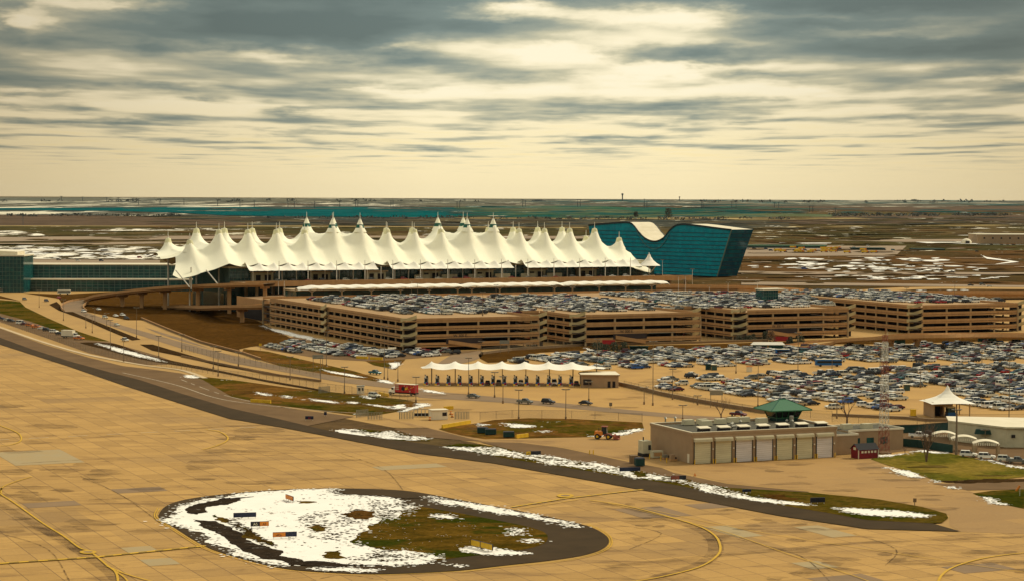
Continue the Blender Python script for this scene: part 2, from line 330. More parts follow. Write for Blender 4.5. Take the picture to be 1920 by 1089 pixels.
def ribbon(name, px, wid, m, z, sm=5, kind='structure', dash=None, closed=False):
    """painted line or road of even width (m) along a photo path"""
    pts = [G(x, y) for x, y in (spline(px, sm, closed) if sm else px)]
    if closed: pts.append(pts[0])
    mb = MB(); L = 0; prev = None
    sides = []
    for i, p in enumerate(pts):
        a = pts[max(0, i-1)]; b = pts[min(len(pts)-1, i+1)]; dx, dy = b[0]-a[0], b[1]-a[1]; l = math.hypot(dx, dy) or 1
        ox, oy = -dy/l*wid/2, dx/l*wid/2; sides.append(((p[0]+ox, p[1]+oy, z), (p[0]-ox, p[1]-oy, z)))
    for i in range(len(pts)-1):
        if dash:
            seg = math.dist(pts[i], pts[i+1]); n = max(1, int(seg/dash))
            for k in range(0, n):
                if (k+int(L/dash)) % 2: continue
                t0, t1 = k/n, (k+1)/n; lp = lambda A, B, t: tuple(A[j]+(B[j]-A[j])*t for j in range(3))
                mb.quad(lp(sides[i][1], sides[i+1][1], t0), lp(sides[i][1], sides[i+1][1], t1), lp(sides[i][0], sides[i+1][0], t1), lp(sides[i][0], sides[i+1][0], t0), m)
            L += seg
        else: mb.quad(sides[i][1], sides[i+1][1], sides[i+1][0], sides[i][0], m)
    o = mb.build(name); o['kind'] = kind; return o
mb = MB(); mb.quad((-15000, -200, 0), (15000, -200, 0), (15000, 26000, 0), (-15000, 26000, 0), 'base'); mb.build('ground')['kind'] = 'structure'
# ---- distant plain, far to near (pixel outlines of the photograph dropped onto the ground)
z = .3
sheet('hill_fields', [(-60,370.4),(980,374),(1990,377),(1990,383),(1400,387),(700,389),(300,388),(-60,391)], 'f_hill', 1.2)
sheet('snowy_fields', [(-60,377),(200,376),(480,379),(640,382),(800,386),(500,389),(-60,391.5)], 'f_snow', 1.8, rag=120)
sheet('bare_field', [(1450,387),(1700,386),(1990,388),(1990,395),(1760,397),(1500,394),(1380,391)], 'f_purple', 1.6)
sheet('wheat_field', [(-60,390.5),(300,389.5),(560,388.5),(800,390),(1000,390),(1160,396),(1180,404),(1000,409),(720,408.5),(560,407),(420,405),(330,400),(200,396.5),(-60,395)], 'f_teal', 1.4)
sheet('green_field', [(860,388),(1100,386),(1220,391),(1300,397),(1440,401),(1570,404),(1560,408),(1300,409),(1150,410),(960,409.5),(880,404)], 'f_green', 1.6, rag=60, seed=4)
sheet('snow_strip', [(-60,395.5),(200,397),(330,401),(420,405.5),(300,407),(130,404),(-60,403.5)], 'f_snow', 1.2, rag=40, seed=3)
sheet('bare_field', [(-60,403.5),(130,404.5),(280,408),(400,414),(470,421),(440,425),(-60,424)], 'f_purple', 1.0)
sheet('scrub', [(300,407),(420,405.8),(560,407.5),(720,409),(1100,411),(1100,426),(470,424),(400,414)], 'f_blue', .8)
sheet('scrub', [(1100,412),(1480,413),(1480,426),(1400,432),(1100,430)], 'f_blue', .85)
sheet('stubble', [(850,409.8),(1160,410.6),(1300,409.5),(1560,408.6),(1640,411.5),(1500,413.5),(1280,413.5),(1050,412.5),(880,411.5)], 'f_ochre', 1.9, rag=12, seed=9)
sheet('bare_field', [(1480,408),(1640,405),(1990,404),(1990,420),(1700,421),(1500,421),(1440,416)], 'f_purple', 1.1)
sheet('airfield_grass', [(-60,425),(470,425),(1100,427),(1480,424),(1990,421),(1990,446),(1500,444),(1100,446),(-60,446)], 'f_olive', .6)
sheet('drifts', [(110,431),(300,430),(420,429),(400,433),(240,434),(130,434.5)], 'f_drift', .7, rag=14, seed=11)
sheet('drifts', [(-60,432.5),(30,434),(80,441),(85,445),(40,443),(-60,440)], 'f_drift', .7, rag=14, seed=12)
sheet('runway', [(-60,423.6),(500,424),(1200,427.5),(1990,421.5),(1990,423),(1200,429),(500,425.6),(-60,425.4)], 'f_ochre', .75)
sheet('runway', [(-60,446),(200,444.5),(420,443),(1100,444),(1200,449),(420,449),(280,451),(-60,455)], 'f_run', .8)
sheet('airfield_grass', [(-60,455.5),(280,451.5),(1200,450),(1990,446),(1990,470),(1200,476),(-60,470)], 'f_olive', .55)
sheet('runway', [(-60,457.5),(120,457),(420,452.6),(420,455),(200,460),(-60,460)], 'f_run', .8)
sheet('runway', [(1640,450),(1990,449),(1990,452.5),(1700,455),(1560,452)], 'f_run', .8)
sheet('snowfield', [(-60,462),(100,464),(300,463),(300,488),(120,487),(-60,486)], 'f_drift', .65, rag=10, seed=21)
sheet('taxiway', [(-60,487),(300,489),(300,497),(-60,496)], 'f_run', .7)
sheet('airfield_grass', [(1390,470),(1990,466),(1990,512),(1390,524)], 'f_brown', .5)
rr = random.Random(5)
RAGF = 1
def blotches(name, x0, x1, y0, y1, n, sx, sy, m, z, seed, dip=0):
    """melting drifts: many small ragged patches in one sheet"""
    rr = random.Random(seed); mb = MB()
    for i in range(n):
        x = rr.uniform(x0, x1); y = rr.uniform(y0, y1); a = rr.uniform(.3, 1)*sx; b = rr.uniform(.4, 1)*sy; sk = dip+rr.uniform(-.4, .4)*b
        ring = [G(x+a*math.cos(t)*(1+.3*math.sin(3*t+i)), y+b*math.sin(t)+sk*math.cos(t)) for t in [2*math.pi*k/9 for k in range(9)]]
        ring = ragged(ring, 2.5, rr, 2)
        tri = tessellate_polygon([[Vector((p[0], p[1], 0)) for p in ring]])
        mb.add([(p[0], p[1], z) for p in ring], [tuple(t) if (ring[t[1]][0]-ring[t[0]][0])*(ring[t[2]][1]-ring[t[0]][1])-(ring[t[1]][1]-ring[t[0]][1])*(ring[t[2]][0]-ring[t[0]][0]) > 0 else tuple(t)[::-1] for t in tri], m)
    o = mb.build(name); o['kind'] = 'structure'; return o
blotches('snow_patches', 1480, 1790, 484, 508, 62, 20, 1.6, 'snow_clean', .9, 31)
blotches('snow_patches', 1400, 1900, 500, 511, 26, 12, 1.0, 'snow_clean', .9, 32)
blotches('snow_patches', 1430, 1900, 518, 526, 40, 15, 1.0, 'snow_clean', .9, 33)
blotches('snow_patches', 20, 290, 463, 485, 60, 18, 1.3, 'snow_clean', .9, 34)
blotches('snow_patches', 1440, 1620, 420, 437, 30, 16, .7, 'f_drift', 1.0, 35)
blotches('snow_patches', 1620, 1900, 540, 556, 14, 7, .8, 'snow_clean', .9, 36)
sheet('snow_patch', [(1838,479),(1850,484),(1911,493),(1862,498),(1895,492),(1850,487)], 'snow_clean', .95)
sheet('snow_patch', [(1470,456),(1560,457),(1550,460),(1440,459)], 'snow_clean', .95)
sheet('snow_patch', [(1716,455),(1850,455.5),(1830,459),(1740,457.5)], 'snow_clean', .95)
sheet('depot_ground', [(1380,462),(1700,462),(1680,480),(1390,482)], 'f_run', .58)
sheet('road', [(1390,511),(1990,513),(1990,517),(1390,516)], 'f_run', .9)
sheet('earth', [(1380,516),(1990,517),(1990,560),(1200,560),(1200,536)], 'f_brown', .4)
sheet('road', [(1390,530),(1700,534),(1990,538),(1990,541),(1700,538.5),(1390,536)], 'f_run', .9)
sheet('road', [(1500,552),(1620,545),(1740,540),(1990,542),(1990,545),(1760,544),(1660,549),(1600,556)], 'road_tan', 1.0, sm=3)
for q_, (x0, x1, y0, y1, n_, sx_, sy_, mm) in enumerate([(-40,1960,376,389,70,90,.7,'f_snow'),(-40,1960,376,390,60,110,.6,'f_hill'),(500,1960,383,398,50,80,.7,'f_purple'),(880,1500,388,409,60,70,.8,'f_teal'),(880,1500,388,409,60,60,.7,'f_green'),(300,1960,406,424,90,70,.7,'f_blue'),(300,1960,409,424,60,60,.5,'f_purple'),
    (1400,1960,408,445,70,70,.7,'f_olive'),(-40,1960,424,470,110,55,.9,'f_olive'),(-40,1960,426,462,70,50,.8,'f_brown'),(0,1960,426,446,45,22,.5,'f_drift'),(1380,1960,446,535,80,40,1.1,'f_brown'),(1380,1960,446,530,40,45,.9,'f_run'),(1000,1960,376,386,40,70,.5,'f_teal'),(0,1000,389,402,26,60,.35,'f_blue'),(0,1000,389,400,14,50,.25,'f_snow'),(1200,1960,392,402,26,70,.5,'f_teal')]):
    blotches('field_strips', x0, x1, y0, y1, n_, sx_, sy_, mm, 1.95-(.9 if y0 > 420 else 0)+.02*q_, 400+q_)
# ---- near ground
sheet('service_ground', [(-60,545),(1990,545),(1990,1010),(1790,998),(-60,652)], 'road_tan', .02)
sheet('brown_grass', [(-60,546),(120,552),(240,545),(480,545),(480,600),(240,600),(100,572),(-60,552)], 'brown', .05)
sheet('pavement', [(-60,545),(20,546),(110,560),(120,575),(60,570),(-20,549),(-60,550)], 'road_tan', .08)
sheet('brown_grass', [(-60,560),(0,562),(37,565),(48,576),(92,597),(147,621),(206,640),(158,637),(110,621),(55,602),(0,587.5),(-60,580)], 'grass', .06)
sheet('verge_strip', [(-60,580),(0,587.5),(55,602),(158,637),(206,641),(300,668),(340,682),(266,684),(165,661),(83,632),(0,603),(-60,590)], 'asphalt_lt', .07)
sheet('verge', [(150,642),(184,652),(266,674),(340,686),(420,700),(500,716),(602,733),(602,730),(500,712),(420,696),(340,679.5),(275,665),(229,648),(206,643)], 'darkgrass', .10, sm=3)
sheet('snow', [(180,643.6),(211,650),(266,668),(303,677.6),(270,667),(211,655.5)][::-1], 'snow_clean', .14, rag=1.5)
sheet('snow', [(182,643),(232,656),(268,665),(312,679),(262,670),(214,657)], 'snow_clean', .15, rag=1.)
sheet('median', [(92,571),(106,565.5),(118,576.5),(147,589),(184,604),(230,622.5),(264,636),(248,638),(202,619),(156,598.6),(110,582)], 'darkgrass', .10)
sheet('median', [(262,645.4),(286,645.4),(320,655.5),(389,675),(480,693),(549,706),(602,714),(601,716),(503,701),(412,686),(354,671),(285,657)], 'darkgrass', .10)
sheet('lane', [(106,573),(120,566),(135,571),(160,584),(229,609.6),(340,641),(434,666),(549,691),(641,707),(760,721),(786,731),(969,747),(1180,768),(1300,779),(1500,789),(1500,793),(1300,786),(1180,776),(969,756),(786,745),(760,731),(641,717),(549,700),(434,680),(340,653),(229,618),(150,592)], 'lane', .07)
sheet('lane', [(270,613),(340,634),(400,655),(340,639),(300,626)], 'lane', .08)
sheet('grass_mound', [(228,580),(300,576),(386,573),(420,577),(480,600),(552,637),(530,643),(470,650),(448,655),(457,664),(420,656),(377,643),(320,620),(265,597),(235,588)], 'brown', .12)
sheet('verge', [(457,654),(503,659),(572,675),(664,695.6),(732,716),(732,718.5),(687,711.6),(618,702.5),(526,686),(489,675),(452,662)], 'brownsn', .13)
sheet('snow', [(602,692),(640,699),(686,708),(660,706),(620,699)], 'snow_clean', .16, rag=1)
sheet('snow', [(705,711),(725,713),(737,720),(712,716)], 'snow_clean', .16, rag=1)
sheet('snow', [(783,728),(810,732),(835,739),(800,735)], 'snow_clean', .16, rag=1)
sheet('service_grass', [(335,705),(350,702.5),(434,711.7),(549,727.7),(664,739),(760,749),(792,757),(775,764),(754,770),(700,779),(664,778),(595,769),(503,757.5),(434,744),(377,718.5)], 'brownsn', .11)
sheet('service_grass_green', [(520,752),(600,757),(690,762),(750,766),(690,774),(600,768),(540,760)], 'grass', .13, rag=3)
for k, pts in enumerate([[(345,705),(350,703),(368,705),(380,707),(370,709),(352,708)],[(478,736),(485,735),(505,739),(510,742),(495,741)],[(526,741),(545,743),(548,746),(532,746)],[(577,747),(605,750),(634,754),(632,756),(600,753)],
    [(650,753),(673,754),(670,757),(655,756)],[(684,757),(714,760),(745,764),(735,766),(705,762)],[(735,762),(760,758),(757,765),(742,767)],[(780,757),(800,756),(806,760),(790,764),(756,772),(745,772),(775,763)],[(678,741),(705,747),(698,748),(680,744)]]):
    sheet('snow', pts, 'snow_clean', .17, rag=1.5, seed=40+k)
sheet('snow', [(493,610),(515,617),(560,627),(605,637),(628,644),(600,641),(560,633),(530,625)], 'snow', .17, rag=2)
sheet('small_car_park', [(470,645),(560,630),(640,643),(752,656),(800,660),(905,656),(850,666),(760,673),(745,680),(600,672),(500,655)], 'asphalt_lt', .09)
sheet('verge', [(686,677),(760,674),(742,693),(700,684)], 'brownsn', .12)
sheet('snow', [(728,681),(748,678),(745,688),(735,692)], 'snow_clean', .17, rag=1)
sheet('verge', [(560,643),(640,664),(700,673),(686,677),(600,670),(540,654)], 'brownsn', .06)
sheet('ramp_road', [(822,683),(835,672),(850,665),(880,661),(900,657),(905,665),(893,674),(860,682)], 'lane', .10, sm=3)
sheet('embankment', [(897,665),(903,660),(928,656.6),(1003,653),(1100,649),(1299,645.6),(1442,641),(1560,635.7),(1652,637),(1900,628),(1990,627),(1990,636),(1840,640),(1652,645),(1560,645),(1442,652),(1299,656.6),(1100,657),(1012,661),(959,672),(950,678),(915,680),(900,672)], 'brown', .10)
sheet('snow', [(1098,652),(1115,656),(1140,662),(1135,668),(1105,660)], 'snow_clean', .17, rag=1)
sheet('embankment', [(1430,640),(1540,640),(1545,652),(1470,654),(1430,648)], 'brown', .12)
sheet('long_term_car_park', [(935,690),(950,676),(1012,661),(1100,657),(1299,656),(1442,652),(1990,642),(1990,700),(1640,706),(1400,706),(1160,712)], 'lot', .08)
sheet('long_term_car_park', [(1228,718),(1290,702),(1600,698),(1990,696),(1990,776),(1560,777),(1440,766),(1300,744),(1240,732)], 'lot', .085)
sheet('lane', [(1165,716),(1215,700),(1290,692),(1600,690),(1600,694),(1300,697),(1230,706),(1185,722)], 'lot', .09, sm=3)
sheet('lane_lower', [(786,738),(900,726),(1160,726),(1300,756),(1440,779),(1500,786),(1500,789),(1180,772),(969,752)], 'lot', .055)
sheet('rough_ground', [(823,804),(840,800),(878,796),(927,787),(991,783.6),(1072,785),(1204,791.7),(1208,804.6),(1169,816),(1104,819),(1007,821),(910,823),(865,816),(840,810)], 'brownsn', .10)
sheet('rough_ground', [(1020,800),(1100,796),(1180,800),(1150,812),(1040,812)], 'grass', .12, rag=5)
for k, pts in enumerate([[(940,793),(960,795),(1006,799),(1000,801),(965,802)],[(1100,819),(1140,814),(1175,810),(1200,803),(1205,807),(1180,814),(1150,817)],[(895,795),(920,796),(905,799)],[(1010,809),(1030,807),(1024,811)]]):
    sheet('snow', pts, 'snow_clean', .16, rag=2, seed=60+k)
sheet('verge', [(670,804),(700,806),(760,815),(806,822),(806,827),(700,824),(640,814)], 'grass', .11)
sheet('snow', [(630,806),(659,804.6),(672,811),(700,812),(733,807.4),(748,814),(759,818),(782,818),(804,824),(775,826),(757,824),(701,820),(660,816)], 'snow_clean', .16, rag=2.5)
sheet('gate_road', [(733,803),(800,802),(825,808),(880,822),(905,827),(850,824),(780,818)], 'asphalt_lt', .12)
# perimeter road and shoulder
sheet('perimeter_road', [(-60,596),(0,616),(83,646),(165,670),(230,686),(290,693),(340,700),(380,712),(434,744),(503,757.5),(560,768),(664,781),(560,802),(430,785),(340,757),(230,722),(129,687),(0,646),(-60,628)], 'asphalt_lt', .15)
sheet('shoulder', [(-60,615),(0,633),(60,655),(129,677),(202,697),(264,713),(340,738),(430,765),(520,785),(620,809),(717,822),(830,837),(943,859),(1072,879),(1240,905),(1302,917),(1424,941),(1546,961.5),(1627,976),(1749,982),(1802,997),(1627,992),(1465,968),(1302,937),(1140,907),(927,869),(781,850),(620,819),(526,801),(430,785),(340,757),(230,722),(129,687),(0,646),(-60,628)], 'asphalt', .18)
sheet('fire_road', [(900,829),(940,829),(975,830),(1056,840),(1117,853),(1169,864),(1240,877),(1262,886),(1363,907),(1518,922),(1500,926),(1363,916),(1240,893),(1169,880),(1072,865),(991,851)], 'asphalt_lt', .14)
ribbon('kerb_line', [(-60,592),(0,613.5),(83,642),(165,665),(266,684),(340,694),(385,709)], 2.2, 'kerb', .19)
ribbon('edge_line', [(230,699),(330,722),(400,745),(470,757),(600,770),(690,776)], .5, 'white', .2)
ribbon('lane_line', [(340,712),(420,741),(520,762),(640,777)], .4, 'white', .2, dash=6)
sheet('forecourt', [(690,776),(823,812),(905,828),(1056,838),(1117,851),(1240,875),(1363,905),(1520,920),(1650,937),(1735,951),(1780,966),(1780,985),(1802,997),(1990,1003),(1990,962),(1880,945),(1820,921),(1735,897),(1663,878),(1640,860),(1570,856),(1290,858),(1205,845),(1205,806),(1169,818),(1007,823),(910,825)], 'forecourt', .06)
# aprons and islands
sheet('apron', [(-200,590),(-60,628),(0,646),(129,687),(230,722),(340,757),(430,785),(526,801),(620,819),(781,850),(927,869),(1140,907),(1302,937),(1465,968),(1627,992),(1802,997),(2000,1001),(2100,1200),(-300,1200)], 'apron', .04)
for k, (pts, m_) in enumerate([([(0,843),(105,833),(150,870),(0,879)],'pale'),([(760,865),(860,860),(885,872),(690,882)],'pale'),([(275,1050),(330,1045),(353,1056),(300,1060)],'pale'),([(1295,978),(1330,978),(1440,1001),(1420,1010)],'pale'),
   ([(1440,985),(1510,983),(1610,1005),(1590,1013)],'pale'),([(1440,1056),(1540,1049),(1570,1060),(1470,1066)],'pale'),([(0,940),(150,932),(170,950),(0,960)],'patch'),([(1740,1055),(1830,1040),(1880,1060),(1800,1078)],'patch'),([(1250,940),(1340,936),(1390,948),(1280,954)],'patch'),
   ([(1150,955),(1290,958),(1330,970),(1180,968)],'patch'),([(200,1024),(245,1020),(262,1030),(220,1034)],'pale'),([(150,915),(300,905),(330,914),(180,926)],'patch'),([(1500,1075),(1640,1070),(1650,1100),(1480,1100)],'patch')]):
    # re-square each outline to the slab grid
    c_, s_ = math.cos(-TH), math.sin(-TH); loc = [(c_*p[0]-s_*p[1], s_*p[0]+c_*p[1]) for p in (G(*q) for q in pts)]
    x0, x1 = sorted(p[0] for p in loc)[0], sorted(p[0] for p in loc)[-1]; y0, y1 = min(p[1] for p in loc), max(p[1] for p in loc)
    cx_, cy_ = (x0+x1)/2, (y0+y1)/2; wx = max(1, round((x1-x0)*.62/6.1))*6.1; wy = max(1, round((y1-y0)*.62/7.6))*7.6
    a0 = round((cx_-wx/2)/6.1)*6.1; b0 = round((cy_-wy/2)/7.6)*7.6; c_, s_ = math.cos(TH), math.sin(TH)
    mb = MB(); mb.add([(c_*x-s_*y, s_*x+c_*y, .07) for x, y in ((a0,b0),(a0+wx,b0),(a0+wx,b0+wy),(a0,b0+wy))], [(0,1,2,3)], m_); mb.build('apron_slabs')['kind'] = 'structure'
ISL = [(298,965),(310,950),(342,938),(408,928),(500,920),(600,916),(700,917),(775,922),(860,937),(962,956),(1037,971),(1100,986),(1130,1000),(1141,1012),(1135,1026),(1100,1040),(1032,1051),(950,1060),(860,1070),(775,1075.5),(700,1076.5),(624,1074),(543,1067.6),(486,1056),(417,1036.7),(378,1020.6),(326,988.5),(301,973)]
sheet('island_shoulder', ISL, 'asphalt', .16, sm=4)
sheet('island_grass', [(404,966),(420,955),(450,945),(520,935),(600,931),(700,935),(787,950),(860,962.5),(925,975),(987,987.5),(1018,997.5),(1027,1007.5),(1020,1020),(987,1030),(937,1037),(860,1046),(812,1052),(700,1057),(578,1055),(532,1048),(513,1030),(470,1000),(408,972.5)], 'island', .20, sm=3)
sheet('island_snow', [(319,970),(330,955),(370,940),(440,928),(540,920),(640,918),(622,924),(690,930),(755,941),(785,951),(752,965),(715,972),(706,966),(688,986),(656,1018),(715,1035),(762,1033),(825,1047),(778,1060),(716,1061),(640,1058),(566,1056),(545,1063),(486,1053),(436,1039),(383,1016),(340,990)], 'snow', .24, rag=3., seed=3)
sheet('snow', [(800,931),(815,933),(860,941),(940,953),(1010,965),(1060,978),(1090,991),(1050,980),(980,968),(900,958),(840,947),(815,938)], 'snow_clean', .24, rag=2.2, seed=4)
sheet('snow', [(860,1031),(880,1026),(905,1030),(1000,1038),(960,1041),(900,1040)], 'snow_clean', .24, rag=1.5, seed=5)
sheet('snow', [(918,1026),(935,1034),(910,1036),(898,1030)], 'snow_clean', .25, rag=1.2, seed=6)
sheet('snow', [(832,1060),(850,1058),(877,1062),(860,1065)], 'snow_clean', .24, rag=1.2, seed=7)
sheet('snow', [(950,995),(965,990),(978,998),(965,1006),(956,1004)], 'snow_clean', .25, rag=3, seed=8)
sheet('snow', [(978,1012),(1000,1011),(1018,1014),(1000,1018),(988,1020)], 'snow_clean', .25, rag=2.5, seed=9)
sheet('snow', [(808,966),(840,966),(858,972),(845,974),(820,971)], 'snow', .25, rag=2.5, seed=10)
sheet('snow', [(578,1067),(620,1064),(680,1068),(716,1070),(700,1074),(625,1072)], 'snow_clean', .24, rag=1.5, seed=11)
for k, pts in enumerate([[(351,963),(372,945),(417,935),(477,932),(440,943),(399,950),(388,959),(370,966)],[(362,975),(404,978),(454,1000),(500,1025),(523,1043),(566,1055),(640,1058.5),(720,1060),(716,1062),(620,1067),(543,1061),(493,1050),(431,1020),(404,998),(376,982)],
    [(628,921),(660,920),(720,924),(780,928),(790,934),(760,936),(700,930),(655,928)]]):
    sheet('melted_asphalt', pts, 'icy' if k != 2 else 'asphalt', .28, rag=1.8, seed=70+k)
sheet('bare_mound', [(640,966),(655,960),(680,958),(705,963),(702,969),(690,975),(665,974)], 'brown', .29, rag=2)
for k, pts in enumerate([[(405,966),(430,975),(425,982),(408,972)],[(440,985),(475,1002),(510,1022),(518,1029),(490,1018),(455,1000)],[(610,1036),(640,1033),(636,1042),(650,1048),(618,1049)],[(575,990),(600,985),(608,997),(590,1000)],[(552,940),(595,943),(560,945)]]):
    sheet('melt_hole', pts, 'island', .29, rag=3, seed=80+k)
# long sliver island in front of the fire station
sheet('sliver_grass', [(833,837),(860,832),(900,834),(927,837),(991,851),(1072,864),(1169,879),(1262,896.6),(1363,915),(1506,923),(1648,937),(1729,951),(1774,963.6),(1778,972),(1766,981),(1749,982),(1627,976),(1546,961.5),(1424,941),(1302,917),(1240,905),(1072,879),(943,859)], 'grass', .22)
sheet('snow', [(833,838),(860,839),(905,839),(930,840),(991,852),(1072,865),(1169,880),(1200,886),(1245,894),(1290,908),(1240,902),(1169,893),(1120,883),(1060,874),(1010,864),(943,856),(900,848)], 'snow', .26, rag=2.2, seed=91)
sheet('snow', [(1294,905),(1331,911),(1367,921),(1424,935),(1506,945),(1518,949),(1424,941),(1343,927),(1310,915)], 'snow_clean', .26, rag=1.5, seed=92)
sheet('snow', [(1558,953),(1610,955),(1668,957.5),(1741,966),(1741,972),(1697,970),(1623,967),(1579,961)], 'snow_clean', .26, rag=2, seed=93)
sheet('bare_patch', [(1424,928),(1470,929),(1500,937),(1470,941),(1430,934)], 'brown', .27, rag=3, seed=94)
sheet('melt_patch', [(1180,884),(1205,884),(1218,893),(1195,896)], 'grass', .27, rag=2, seed=95)
# lawns by the offices
sheet('lawn', [(1633,861),(1650,855),(1703,850),(1732,845.7),(1780,850),(1846,863),(1920,879),(1990,894),(1990,900),(1920,894),(1880,898.6),(1813,899.7),(1758,903),(1736,894),(1703,883),(1670,874),(1652,868)], 'lawn', .12)
sheet('verge', [(1750,902),(1813,899),(1880,898.5),(1990,899),(1990,902),(1880,904),(1800,906)], 'darkgrass', .14, rag=3)
sheet('office_road', [(1747,907),(1880,904),(1990,901),(1990,916),(1813,919),(1780,912)], 'asphalt_lt', .11)
sheet('verge_grass', [(1824,925),(1860,920),(1990,914),(1990,962),(1920,953.7),(1879,945),(1846,934)], 'grass', .13)
for k, pts in enumerate([[(1641,854),(1700,850),(1690,853),(1645,857)],[(1704,848),(1732,844),(1778,848),(1770,850),(1730,847.5)],[(1664,876),(1701,883),(1736,896),(1710,895),(1683,886)],[(1835,860),(1880,869),(1920,877),(1920,880),(1870,869)],[(1775,912),(1795,916),(1785,917)],[(1838,931),(1870,941),(1895,947),(1880,947),(1850,938)],[(1745,900),(1760,903),(1750,905)]]):
    sheet('snow', pts, 'snow_clean', .18, rag=1.5, seed=100+k)
sheet('office_yard', [(1560,800),(1700,800),(1990,806),(1990,880),(1920,876),(1846,861),(1780,848),(1700,845),(1600,856)], 'asphalt_lt', .09)
# painted markings
ribbon('edge_line', [(1100,984),(1128,997),(1143,1012),(1137,1028),(1100,1042.5),(1040,1053),(950,1062),(862,1072),(700,1079),(620,1076.5),(540,1069.5),(480,1058),(414,1038.5),(375,1022.5),(322,989.5),(297,973),(294,964),(300,954)], .22, 'yellow', .21)
ribbon('edge_line', [(1104,983.5),(1133,997),(1147,1012),(1141,1029),(1103,1044),(1042,1054.5),(950,1063.5),(864,1073.5)], .22, 'yellow', .21)
ribbon('edge_line', [(411,1040),(371,1023.5),(318,990),(293,974),(290,964),(296,953)], .22, 'yellow', .21)
ribbon('taxi_line', [(-40,922),(2,915),(0,925),(30,945),(80,981),(120,1006),(150,1028),(170,1035),(200,1060),(218,1075),(222,1100)], .45, 'yellow', .21)
ribbon('taxi_line', [(200,1062),(240,1078),(300,1095)], .4, 'yellow', .212)
ribbon('taxi_line', [(60,894),(30,903),(5,914),(2,925)], .4, 'yellow', .21)
ribbon('taxi_line', [(218,1072),(235,1085),(245,1100)], .35, 'yellow', .214)
ribbon('boundary_line', [(-20,1058.5),(180,1045),(385,1024)], 1.3, 'yellow', .22, sm=0)
ribbon('boundary_dash', [(-20,1058.8),(180,1045.3),(383,1024.4)], .5, 'black', .23, sm=0, dash=1.8)
ribbon('boundary_line', [(960,951),(1060,935),(1205,918)], .9, 'yellow', .22, sm=0)
ribbon('boundary_dash', [(962,951.6),(1060,935.7),(1205,918.7)], .4, 'pale', .23, sm=0, dash=1.6)
ribbon('boundary_line', [(985,953),(1085,937)], .3, 'yellow', .22, sm=0)
for cx_, cy_ in ((165,1036),(1060,930)):
    sheet('position_mark', [(cx_+16*math.cos(t), cy_+3.4*math.sin(t)) for t in [2*math.pi*k/20 for k in range(20)]], 'yellow', .24)
    sheet('position_mark_hole', [(cx_+9*math.cos(t), cy_+1.4*math.sin(t)) for t in [2*math.pi*k/16 for k in range(16)]], 'patch', .25)
ribbon('taxi_line', [(1105,938),(1180,950),(1290,980),(1335,1000),(1350,1022),(1345,1042),(1310,1064),(1240,1082),(1180,1092)], .5, 'yellow', .21)
ribbon('taxi_line', [(1140,944),(1340,992),(1480,1040),(1600,1080),(1640,1095)], .25, 'yellow', .205)
ribbon('taxi_line', [(1200,952),(1400,994),(1600,1026),(1880,1068),(1960,1078)], .2, 'yellow', .205)
ribbon('taxi_line', [(1757,1100),(1765,1080),(1790,1063),(1840,1048),(1900,1039),(1960,1035)], .5, 'yellow', .21)
ribbon('taxi_line', [(-30,785),(0,798),(30,810),(40,820),(36,829),(15,835),(-20,838)], .45, 'yellow', .21)
ribbon('taxi_line', [(385,805),(412,810),(427,820),(422,829),(400,838),(380,843)], .45, 'yellow', .21)
ribbon('crossing_line', [(-20,826),(200,815),(480,801)], .5, 'white', .2, sm=0, dash=5)
ribbon('tyre_stain', [(-20,822.5),(200,811.5),(500,796)], 2.2, 'stain', .12, sm=0)
ribbon('tyre_stain', [(-20,829.5),(200,818.5),(500,804)], 2.0, 'stain', .12, sm=0)
ribbon('tyre_stain', [(1140,1063),(1350,1041),(1600,1018),(1960,1004)], 3.0, 'stain', .12, sm=0)

ribbon('tyre_stain', [(1100,940),(1180,953),(1290,984),(1330,1003),(1342,1022),(1336,1042),(1300,1063),(1230,1082)], 3.2, 'stain', .10)
ribbon('tyre_stain', [(60,985),(120,1012),(150,1034),(200,1068),(230,1100)], 2.6, 'stain', .10)
ribbon('tyre_stain', [(-20,935),(60,980),(150,1035)], 2.6, 'stain', .11)
ribbon('tyre_stain', [(-20,872),(150,862),(420,852),(700,846)], 1.2, 'stain', .10, sm=0)
ribbon('tyre_stain', [(500,905),(700,892),(960,885),(1180,905)], 1.4, 'stain', .10)
blotches('oil_stains', 1150, 1560, 935, 1015, 46, 34, 3.0, 'stain', .12, 501)
blotches('oil_stains', 1450, 1960, 1030, 1085, 26, 50, 5.0, 'stain', .12, 502)
blotches('oil_stains', 0, 300, 880, 1000, 22, 50, 6.0, 'stain', .12, 503)
blotches('oil_stains', 0, 900, 760, 910, 34, 55, 5.0, 'stain', .12, 504)
blotches('oil_stains', 1300, 1900, 865, 960, 26, 50, 3.5, 'stain', .12, 505)
blotches('oil_stains', 600, 1250, 735, 790, 22, 50, 2.0, 'stain', .12, 506)
blotches('oil_stains', 1200, 1900, 690, 770, 30, 40, 2.0, 'stain', .12, 507)
for k, pts in enumerate([[(0,1000),(90,1030),(130,1089)],[(560,1095),(640,1078),(700,1085)],[(1380,1010),(1500,1042),(1560,1095)],[(150,893),(230,930),(300,980)],[(1160,985),(1240,1000),(1180,1030)],[(640,850),(720,880),(760,925)],[(1600,1000),(1680,1030),(1660,1060)]]):
    ribbon('sealed_crack', pts, .3, 'crack', .13)

